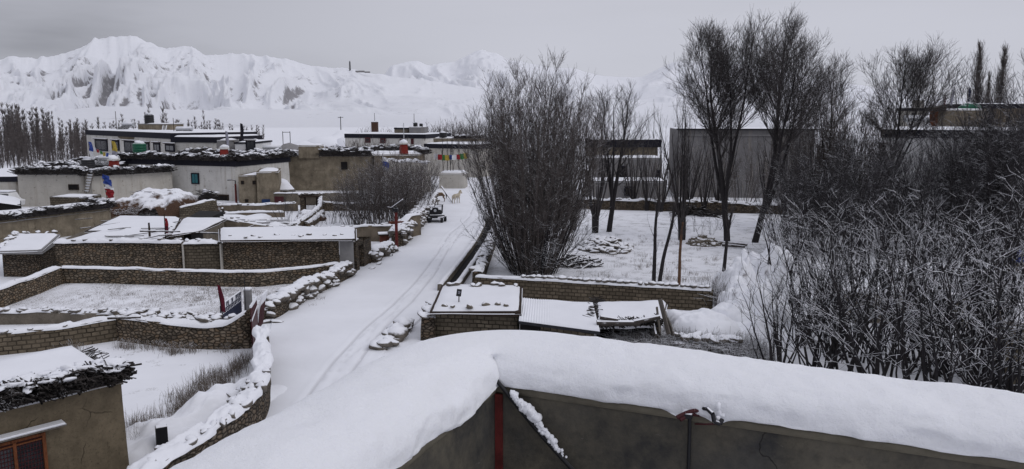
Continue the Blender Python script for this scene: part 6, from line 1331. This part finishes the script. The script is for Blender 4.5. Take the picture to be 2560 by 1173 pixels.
# ------------------------------------------------------------------ horses, log, tractor
def horse(label, x, y, h, yaw, mat, graze=0.0, mane='wood_dark'):
    k = h / 1.42; r = thing('horse', label, 'horse', (x, y, 0)); c, s = math.cos(yaw), math.sin(yaw)
    J = [(0, 0, .95, .25), (.32, 0, .95, .26), (.58, 0, 1.0, .24), (-.32, 0, .97, .25), (-.52, 0, 1.02, .21),
         (.82, 0, 1.16 - .16 * graze, .145), (1.02, 0, 1.36 - .55 * graze, .105), (1.14, 0, 1.46 - .75 * graze, .10), (1.30, 0, 1.33 - .8 * graze, .075), (1.42, 0, 1.20 - .82 * graze, .055)]
    E = [(0, 1), (1, 2), (0, 3), (3, 4), (2, 5), (5, 6), (6, 7), (7, 8), (8, 9)]
    for sy in (-1, 1):
        b = len(J); J += [(.50, sy * .15, .78, .115), (.52, sy * .15, .46, .06), (.50, sy * .15, .24, .042), (.52, sy * .15, .04, .055)]; E += [(2, b), (b, b + 1), (b + 1, b + 2), (b + 2, b + 3)]
        b = len(J); J += [(-.50, sy * .15, .80, .15), (-.40, sy * .15, .60, .09), (-.58, sy * .15, .44, .055), (-.56, sy * .15, .22, .04), (-.53, sy * .15, .04, .055)]; E += [(4, b), (b, b + 1), (b + 1, b + 2), (b + 2, b + 3), (b + 3, b + 4)]
        b = len(J); J += [(1.12, sy * .06, 1.54 - .75 * graze, .028), (1.12, sy * .08, 1.63 - .75 * graze, .014)]; E += [(7, b), (b, b + 1)]
    me = bpy.data.meshes.new('body'); T = lambda p: (x + (p[0] * c - p[1] * s) * k, y + (p[0] * s + p[1] * c) * k, p[2] * k)
    me.from_pydata([T(j) for j in J], E, []); o = bpy.data.objects.new('body', me); COL.objects.link(o); o.modifiers.new('skin', 'SKIN')
    for i, j in enumerate(J): me.skin_vertices[0].data[i].radius = (j[3] * k, j[3] * k)
    me.skin_vertices[0].data[0].use_root = True
    sb = o.modifiers.new('sub', 'SUBSURF'); sb.levels = sb.render_levels = 2; me.materials.append(M[mat]); adopt(o, r)
    dgp = bpy.context.evaluated_depsgraph_get(); ev = bpy.data.meshes.new_from_object(o.evaluated_get(dgp)); o.modifiers.clear(); o.data = ev
    for p in ev.polygons: p.use_smooth = True
    if not ev.materials: ev.materials.append(M[mat])
    tl = [T((-.66, 0, 1.08)), T((-.78, 0, .95)), T((-.82, 0, .70)), T((-.80, 0, .42))]; A = np.array(tl); V, Q = tubes(A[:-1], A[1:], np.array([.04, .075, .07]) * k, np.array([.075, .07, .02]) * k, 8); obj('tail', V, Q, M[mane], r, smooth=True)
    mp_ = [(.74, 1.22 - .12 * graze), (.90, 1.38 - .35 * graze), (1.04, 1.52 - .62 * graze)]; V, Q = blobs([T((px, 0, pz)) for px, pz in mp_], [(.13 * k, .05 * k, .13 * k)] * 3, .3, 2, False); obj('mane', V, Q, M[mane], r, smooth=True); return r
p1 = g2(1100, 505); p2 = g2(1140, 509)
horse('tan horse with dark tail standing at the end of the dry stone wall', p1[0], p1[1], 1.42, math.radians(180), 'tan_hair', .55, 'bark')
horse('cream white horse standing on the snowy road, tail towards the camera', p2[0], p2[1], 1.42, math.radians(62), 'white_hair', .12, 'white_hair')
o = MB().tube((*g2(1104, 486), 1.05), (*g2(1131, 507), .10), .13, .07, 8).build('fallen_branch', M['log']); tag(o, 'dark bare tree branch slanting to the snow between the two horses', 'branch')
tp = g2(1090, 556); tr_ = thing('tractor', 'small black open tractor with snow on it parked against the dry stone wall', 'tractor', (*tp, 0)); x, y = tp; y += .4
MB().box((x, y + .3, .62), (1.5, 2.2, .35), .15).build('chassis', M['black'], tr_, bevel=.06); MB().box((x - .1, y + .2, 1.05), (1.25, 1.4, .5), .15, taper=.85).build('body', M['black'], tr_, bevel=.08)
MB().box((x - .05, y + 1.0, 1.5), (1.4, .9, .16), .15).build('snow_cap', M['snow'], tr_, bevel=.07)
for (dx, dy, r_) in ((.62, -.75, .30), (.88, .2, .30), (-.62, -.75, .30), (-.7, 1.2, .36)):
    w = MB().tube((x + dx - .12, y + dy, r_), (x + dx + .12, y + dy, r_), r_, n=20).build('wheel', M['black'], tr_); MB().tube((x + dx + .121, y + dy, r_), (x + dx + .14, y + dy, r_), r_ * .5, n=14).build('rim', M['metal_dark'], w)
sw = MB().tube((x - .05, y - .62, 1.22), (x - .05, y - .42, 1.25), .34, n=22).build('spare_wheel', M['black'], tr_); MB().tube((x - .05, y - .645, 1.22), (x - .05, y - .622, 1.22), .14, n=14).build('rim', M['steel'], sw)
m = MB(); 
for a, b_ in (((.55, -.3, .75), (.62, -.2, 1.75)), ((.62, -.2, 1.75), (-.1, .0, 1.72)), ((.55, .7, .8), (.62, .6, 1.75)), ((.62, -.2, 1.75), (.62, .6, 1.75)), ((-.1, 0, 1.72), (-.5, -.3, .8))): m.beam((x + a[0], y + a[1], a[2]), (x + b_[0], y + b_[1], b_[2]), .07)
m.build('roll_bar', M['metal_dark'], tr_); MB().beam((x + .25, y - .98, .55), (x + .85, y - .72, .62), .14, .1).build('mudguard_snow', M['snow'], tr_)
# ------------------------------------------------------------------ trees
_R.seed(21)
def put(geo, px, py, name, label, cat='tree', group=None, tm='bark', cmt='twig', rz=None, nt=8, loc=None):
    r = make_tree(name, geo, label, cat, group, tm, cmt, nt)
    p = loc if loc is not None else g2(px, py); r.location = (p[0], p[1], 0); r.rotation_euler[2] = _R.uniform(0, 6.28) if rz is None else rz; return r
# the big many-stemmed willow by the channel
put(bush(14.0, n=220, base=1.5, spread=.36, dens=1.75, tw=.0080, r=.042, wob=.03, up=.085, low=.30, side=(.28, .75), sl=(.06, .16), hv=(.80, 1.0), ns=10), 1332, 684, 'willow_tree', 'huge many-stemmed bare willow fanning up beside the road', cmt='twig_brown')
put(bush(5.5, n=70, base=1.5, spread=.75, dens=1.3, tw=.010, r=.03, wob=.07, up=.03, low=.25, side=(.4, .9), sl=(.15, .35)), 1332, 680, 'willow_shrub', 'tangle of low spreading shoots round the foot of the huge willow', 'shrub', cmt='twig_snow')
# pollard willows in the orchard
put(pollard(11.4, 1.6, .30, 14, .17, (.02, 0)), 1487, 583, 'pollard_willow', 'upright pollard willow, left one of a pair forking apart by the stone heap')
put(big_tree(13.2, (.16, 0), 17, .22, .30, .8, .26, .009, 3), 1522, 580, 'pollard_willow', 'leaning pollard willow with spreading crown, right one of the pair by the stone heap', rz=0)
put(pollard(12.3, 1.9, .32, 14, .11, (0, 0)), 1704, 600, 'pollard_willow', 'slim broom-shaped pollard willow behind the leaning orange trunk')
put(pollard(10.5, 2.2, .30, 9, .16, (.02, 0)), 1432, 575, 'pollard_willow', 'upright willow on a straight trunk directly right of the huge willow')
for i, (px, y, h, lb) in enumerate(((1405, 88, 10.5, 'bare willow at the back wall, nearest the huge willow'), (1462, 92, 9.5, 'bare willow at the back wall before the stepped white house'), (1618, 88, 8.5, 'dark multi-stemmed willow at the back wall by the terrace ledge'), (1652, 87, 7.5, 'short bushy willow at the back wall left of the grey hall'), (1760, 84, 8.0, 'thin bare sapling willow before the grey hall'), (1795, 88, 9.0, 'bare willow before the grey hall, behind the tall pair'), (1920, 86, 9.5, 'bare willow before the right half of the grey hall'), (1965, 84, 9.0, 'dense bare willow at the right corner of the grey hall'), (1580, 90, 9.0, 'bare willow before the middle of the stepped white house'), (1725, 89, 8.5, 'bare willow at the left corner of the grey hall'), (1655, 120, 12.5, 'narrow bare willow showing over the stepped house'))):
    put(pollard(h, 1.0, .26, 10, .2, (0, 0), .9), 0, 0, 'pollard_willow', lb, loc=at(px, y))
# the tall poplars
_R.seed(5)
put(big_tree(17.9, (-.05, 0), 44, .20, .36, 1.25, .28, .0080, 3), 1818, 603, 'poplar_tree', 'left of the two tallest bare poplars, upright on a dark trunk', nt=10, rz=0)
put(big_tree(18.8, (.16, 0), 44, .20, .36, 1.25, .28, .0080, 2), 1886, 607, 'poplar_tree', 'right of the two tallest bare poplars, leaning right, nearly touching the photo top', nt=10, rz=0)
put(big_tree(16.0, (0, 0), 28, .15, .45, 1.2, .2, .0085, 1), 0, 0, 'poplar_tree', 'narrower bare poplar rising from the dense willows right of the tall pair', loc=at(2064, 72))
put(big_tree(16.6, (.14, 0), 38, .225, .32, 1.15, .24, .0085, 2), 0, 0, 'poplar_tree', 'rounded bare poplar standing left of the big right-hand house', loc=at(2182, 72), rz=0)
for px, y, h, lb in ((2015, 74, 11.5, 'dense bare willow left of the narrower poplar'), (2075, 70, 12.5, 'dense tall willow at the foot of the narrower poplar'), (2130, 73, 11.0, 'dense bare willow between the narrower and the rounded poplar')):
    put(bush(h, n=64, base=1.6, spread=.24, dens=1.2, tw=.010, r=.045, wob=.03, up=.05, hv=(.75, 1.05), sl=(.08, .2), side=(.25, .6)), 0, 0, 'willow_tree', lb, loc=at(px, y), cmt='twig_brown')
for px, y, h, lb in ((1712, 92, 8.5, 'twiggy bare bush against the left part of the grey hall'), (1780, 93, 7.5, 'low twiggy bush against the middle of the grey hall'), (1850, 92, 8.5, 'twiggy bare bush between the two tallest poplar trunks'), (1905, 92, 9.5, 'twiggy bush against the grey hall, right of the leaning poplar'), (1600, 92, 7.5, 'twiggy bush before the stepped white house')):
    put(bush(h, n=26, base=1.2, spread=.34, dens=1.0, tw=.009, r=.035, up=.04), 0, 0, 'willow_bush', lb, 'shrub', loc=at(px, y), cmt='twig_brown')
_R.seed(9)
# pair of column poplars on the skyline
fk = Kind('column_poplar', [feather(21.5, 520, tw=.020), feather(21.0, 520, tw=.020)], 'tree', cmat='twig_brown')
fk.put(*at(2424, 125), 'left one of two feathery column poplars on the right skyline', scale=1, k=0); fk.put(*at(2474, 126), 'right one of two feathery column poplars on the right skyline', k=1); fk.put(*at(2449, 128), 'short dark column poplar between the two feathery ones', scale=.55, sz=.80, k=0)
# single trunks standing before the block wall
for px, py, h, ln, mt, lb in ((1634, 706, 5.6, (.02, 0), 'bark', 'left of two lopped dark trunks behind the block wall'), (1648, 708, 5.2, (.06, 0), 'bark', 'right of two lopped dark trunks behind the block wall'), (1697, 712, 4.2, (.05, 0), 'orange_bark', 'slim leaning trunk with peeled orange bark'), (1808, 684, 4.4, (.07, 0), 'bark', 'slim dark trunk leaning over the snowy bank')):
    T, C = [], []; nd = limb(T, (0, 0, -.2), _norm((ln[0], ln[1], 1)), h, .14 if mt == 'bark' else .11, .07, 9, .03, .02)
    for k in range(26):
        q = pick(nd, _R.uniform(.25 if 'left' in lb else .6, 1)); sn = limb(C, q[0], off(q[1], _R.uniform(.3, .6)), _R.uniform(.5, 1.5), .016, .007, 5, .06, .14)
        for j in range(2): e = pick(sn, _R.uniform(.2, 1)); limb(C, e[0], off(e[1], .5), .35, .007, .004, 2, .1, .1)
    put((T, C), px, py, 'lopped_tree', lb, tm=mt, rz=0)
sap = Kind('sapling', [bush(2.2, n=5, base=.15, spread=.35, dens=1.2, r=.018, tw=.006) for _ in range(2)], 'sapling')
for k, (px, py, s, lb) in enumerate(((1778, 588, 1.0, 'thin sapling behind the bare stone stack'), (1752, 592, .8, 'tiny sapling left behind the bare stone stack'), (1795, 575, 1.1, 'thin sapling right of the broom-shaped willow'), (1735, 580, .9, 'tiny twiggy sapling right beside the broom-shaped willow'))): sap.put(*g2(px, py), lb, None, s)
# saplings on the pale wall block
sp2 = Kind('sapling', [slim(5.2, 14, .06, .02, .06) for _ in range(3)], 'sapling')
for k, px in enumerate((1108, 1118, 1126, 1133, 1148)):
    sp2.put(*at(px, 117.2, 440), ('first', 'second', 'third', 'fourth', 'last')[k] + ' sapling from the left on the pale wall block', 'saplings on the pale wall block', 1, z=2.2)
# willow thicket left of the road
wk = Kind('willow_bush', [bush(6.6, n=30, base=1.3, spread=.32, dens=1.0, tw=.0095, r=.034, wob=.05, up=.04, hv=(.7, 1.05), side=(.3, .75), sl=(.1, .28)) for _ in range(5)], 'shrub', cmat='twig_brown')
for px, py, s in ((880, 560, .72), (905, 562, .88), (930, 563, .92), (955, 564, .98), (985, 562, .98), (1012, 556, .98), (1035, 545, 1.0), (890, 545, .85), (925, 545, .95), (960, 545, 1.0), (1000, 540, 1.0), (1042, 528, 1.0), (1050, 515, 1.0), (1020, 525, 1.0), (980, 528, 1.0), (940, 530, .95), (1052, 503, .95), (865, 540, .62)):
    wk.put(*g2(px, py), 'bare willow bush in the dense thicket left of the road', 'willow bushes of the thicket left of the road', s)
sk = Kind('young_tree', [bush(3.2, n=9, base=.5, spread=.4, dens=1.1, tw=.008, r=.022) for _ in range(3)], 'shrub')
for k, (px, py, s, lb) in enumerate(((722, 556, 1.0, 'bare shrub growing over the snowy plank heap'), (708, 552, .8, 'small bare shrub at the left of the shrub on the plank heap'), (825, 560, .95, 'group of thin bare stems beside the garden wall'), (842, 556, .8, 'thin bare stems just left of the willow thicket'), (790, 572, .6, 'low bare twigs at the foot of the inner garden wall'))): sk.put(*g2(px, py), lb, None, s)
# distant woods: poplars on the left, rows behind the houses
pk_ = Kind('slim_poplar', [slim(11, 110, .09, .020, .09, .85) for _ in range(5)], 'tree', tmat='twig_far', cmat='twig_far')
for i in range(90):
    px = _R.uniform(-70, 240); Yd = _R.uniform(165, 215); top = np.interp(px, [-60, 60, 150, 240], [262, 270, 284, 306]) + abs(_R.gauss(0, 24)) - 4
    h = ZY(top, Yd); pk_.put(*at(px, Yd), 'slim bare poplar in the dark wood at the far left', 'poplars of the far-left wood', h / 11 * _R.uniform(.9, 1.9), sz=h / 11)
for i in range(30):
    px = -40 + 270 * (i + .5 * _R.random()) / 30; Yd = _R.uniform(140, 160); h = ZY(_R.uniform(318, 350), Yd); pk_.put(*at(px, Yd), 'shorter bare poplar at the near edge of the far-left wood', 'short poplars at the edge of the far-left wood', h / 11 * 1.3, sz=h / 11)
for i in range(66):
    px = 235 + 430 * (i + _R.random()) / 66; Yd = _R.uniform(205, 250); top = 300 + 22 * _R.random() + (px > 560) * 12; h = ZY(top, Yd)
    if i % 9 == 4: h *= 1.25
    pk_.put(*at(px, Yd), 'slim bare poplar in the row behind the large white house', 'poplars behind the large white house', h / 11 * 1.5, sz=h / 11)
for px, top in ((398, 268), (415, 262), (523, 283)): h = ZY(top, 190); pk_.put(*at(px, 190), {398: 'tall bare poplar left of the rooftop tank', 415: 'tall bare poplar right of the rooftop tank', 523: 'single tall poplar right of the second solar heater'}[px], None, h / 11, sz=h / 11)
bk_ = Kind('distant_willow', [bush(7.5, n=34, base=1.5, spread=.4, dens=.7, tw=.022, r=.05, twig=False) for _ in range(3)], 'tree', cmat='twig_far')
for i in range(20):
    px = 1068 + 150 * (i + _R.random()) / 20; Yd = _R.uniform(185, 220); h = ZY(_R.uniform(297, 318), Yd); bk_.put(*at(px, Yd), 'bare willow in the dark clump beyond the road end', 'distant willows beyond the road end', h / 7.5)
for i in range(9):
    px = 905 + 105 * (i + _R.random()) / 9; Yd = _R.uniform(200, 230); h = ZY(_R.uniform(312, 326), Yd); bk_.put(*at(px, Yd), 'small bare willow behind the distant reddish-windowed house', 'small willows behind the distant house', h / 7.5)
for i in range(12):
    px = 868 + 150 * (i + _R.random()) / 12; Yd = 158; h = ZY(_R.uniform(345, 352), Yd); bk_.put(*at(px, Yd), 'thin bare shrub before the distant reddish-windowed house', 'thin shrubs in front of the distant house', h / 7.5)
for i in range(14):
    px = 1780 + 860 * (i + _R.random()) / 14; Yd = _R.uniform(108, 120) if px < 2000 else 95
    if px > 2030: continue
    h = ZY(_R.uniform(300, 330), 130); bk_.put(*at(px, 130), 'bare willow peeping over the roof of the grey hall', 'willows behind the grey hall', h / 7.5)
# thicket of snow-laden shrubs at the right
sh_k = Kind('snowy_shrub', [bush(6.4, n=12, base=.9, spread=.46, dens=.68, tw=.016, r=.085, wob=.075, up=.035, low=.3, side=(.3, .85), sl=(.16, .40), hv=(.55, 1.05), tk=2, tl=(.35, .9)) for _ in range(7)], 'shrub', cmat='twig_snow')
tall = Kind('bare_shrub', [bush(9.0, n=36, base=1.2, spread=.38, dens=1.6, tw=.0095, r=.040, wob=.05, up=.035, side=(.3, .75), sl=(.1, .26), hv=(.6, 1.05)) for _ in range(4)], 'shrub', cmat='twig_cool')
zones = [('snow-laden shrub in the front row of the thicket, right behind the parapet', 'front row of the snowy thicket', [(1950, 925, .75), (2030, 930, .85), (2110, 950, .9), (2190, 965, .95), (2270, 985, 1.0), (2350, 1005, 1.0), (2430, 1025, 1.0), (2510, 1045, 1.05), (2580, 1060, 1.05)], 1),
         ('snow-laden shrub in the middle of the right-hand thicket', 'middle of the snowy thicket', [(1990, 860, .8), (2070, 880, .95), (2150, 890, 1.0), (2230, 900, 1.0), (2310, 915, 1.05), (2390, 930, 1.05), (2470, 945, 1.1), (2550, 955, 1.1), (2030, 820, .9), (2120, 830, 1.0), (2210, 840, 1.05), (2300, 850, 1.1), (2390, 860, 1.1), (2480, 870, 1.1), (2570, 880, 1.1)], 1),
         ('snow-dusted shrub at the back of the right-hand thicket', 'back of the snowy thicket', [(1960, 740, .85), (2040, 760, 1.0), (2130, 770, 1.05), (2220, 780, 1.1), (2310, 770, 1.1), (2400, 785, 1.15), (2490, 790, 1.15), (2570, 800, 1.15), (1975, 690, .9), (2060, 700, 1.05), (2160, 690, 1.1), (2260, 700, 1.1), (2370, 690, 1.15), (2470, 700, 1.15), (2560, 690, 1.15)], 1)]
for lb, gp3, lst, _ in zones:
    for px, py, s in lst: sh_k.put(*g2(px, py), lb, gp3, s, sz=s * _R.uniform(.8, 1.0))
for px, py, s in ((1985, 640, .85), (2050, 630, .95), (2110, 640, 1.0), (2170, 625, 1.0), (2230, 640, 1.0), (2290, 625, 1.0), (2350, 640, 1.05), (2410, 625, 1.05), (2470, 640, 1.1), (2530, 625, 1.1), (2590, 640, 1.1), (2020, 590, 1.0), (2090, 585, 1.05), (2150, 580, 1.05), (2240, 585, 1.0), (2330, 580, 1.05), (2420, 585, 1.15), (2500, 580, 1.25), (2560, 585, 1.3)):
    tall.put(*g2(px, py), 'tall thin bare shrub standing before the big right-hand house', 'tall shrubs before the right-hand house', s)
for px, s in ((2505, 1.45), (2530, 1.55), (2555, 1.5), (2485, 1.3)): tall.put(*at(px, 60), 'tall thin shrub with tips above the skyline at the right edge', 'tall shrubs at the right edge', s)
fr_ = put(bush(6.6, n=8, base=.5, spread=.75, dens=1.1, tw=.021, r=.10, wob=.10, up=.02, side=(.5, 1.0), sl=(.2, .42), hv=(.75, 1.05), tl=(.4, .9)), 2500, 985, 'snowy_shrub', 'largest snow-laden shrub with thick dark stems at the right edge', 'shrub', cmt='twig_snow')
print('segments', NSEG)
# ------------------------------------------------------------------ weeds, reeds, dry grass
def grass(name, label, spots, h, n, mat, r=.006, kind='stuff', spread=.5, cat='grass', bend=.5):
    P0 = []; P1 = []; P2 = []
    for (x, y, s) in spots:
        for i in range(n):
            a = _R.uniform(0, 6.28); q = _R.gauss(0, spread * .5); x0, y0 = x + q * math.cos(a), y + q * math.sin(a); b = _R.uniform(-1.5, 1.5) * bend; hh = h * s * _R.uniform(.5, 1.1); a2 = _R.uniform(0, 6.28)
            P0.append((x0, y0, -.02)); m = (x0 + .3 * hh * b * math.cos(a2), y0 + .3 * hh * b * math.sin(a2), hh * .6); P1.append(m); P2.append((m[0] + .45 * hh * b * math.cos(a2), m[1] + .45 * hh * b * math.sin(a2), hh * (1 - .25 * abs(b))))
    P0, P1, P2 = map(np.array, (P0, P1, P2)); k = len(P0); V, Q = join_geo([tubes(P0, P1, np.full(k, r), np.full(k, r * .8), 3), tubes(P1, P2, np.full(k, r * .8), np.full(k, r * .4), 3)])
    o = obj(name, V, Q, M[mat], None, smooth=True); return tag(o, label, cat, None, kind)
def sc(lst, n, jit): return [(*g2(x + _R.gauss(0, jit), y + _R.gauss(0, jit * .4)), _R.uniform(.6, 1.2)) for x, y in lst for _ in range(n)]
grass('dry_weeds', 'frosted dry weeds along the field side of the curved stone wall', sc([(600, 920), (575, 935), (550, 945), (525, 960), (500, 975), (480, 995), (460, 1010), (445, 1030), (620, 905), (560, 960), (520, 990), (480, 1020)], 8, 14), .62, 20, 'drygrass', .006)
grass('dry_weeds', 'thin dry weeds by the corner of the near mud house', sc([(340, 1090), (360, 1080), (385, 1075), (335, 1120), (370, 1100), (352, 1060), (400, 1060)], 4, 10), .75, 22, 'drygrass', .005)
grass('dry_weeds', 'dry weed tufts at the foot of the rough stone wall', sc([(195, 890), (175, 885), (310, 868), (330, 870), (365, 872), (385, 868), (400, 872), (440, 885), (480, 878), (560, 878), (130, 895), (450, 880)], 3, 9), .55, 24, 'drygrass', .006)
grass('snowy_reeds', 'snow-bent reeds and weeds below the collapsing shed', sc([(1560, 868), (1600, 872), (1640, 876), (1680, 878), (1720, 880), (1760, 882), (1800, 888), (1840, 893), (1880, 900), (1620, 860), (1700, 865), (1780, 872), (1850, 880), (1900, 905)], 12, 16), .95, 30, 'reed', .011, bend=1.1)
grass('dry_grass', 'sparse dry grass poking through the snow of the yard', sc([(random.uniform(180, 780), random.uniform(725, 765)) for _ in range(70)] + [(random.uniform(480, 800), random.uniform(722, 745)) for _ in range(60)], 2, 12), .16, 14, 'drygrass', .006)
grass('dry_grass', 'sparse dry grass and sticks in the orchard snow', sc([(random.uniform(1440, 1790), random.uniform(600, 705)) for _ in range(55)] + [(x, 703) for x in range(1640, 1790, 12)], 2, 9), .35, 12, 'drygrass', .006)
grass('dry_grass', 'snowy grass hanging over the red earth bank', [(*at(1838 + _R.gauss(0, 30), 43 + _R.gauss(0, 1.5)), 1.0) for _ in range(60)], 2.0, 12, 'reed', .010, bend=.9)
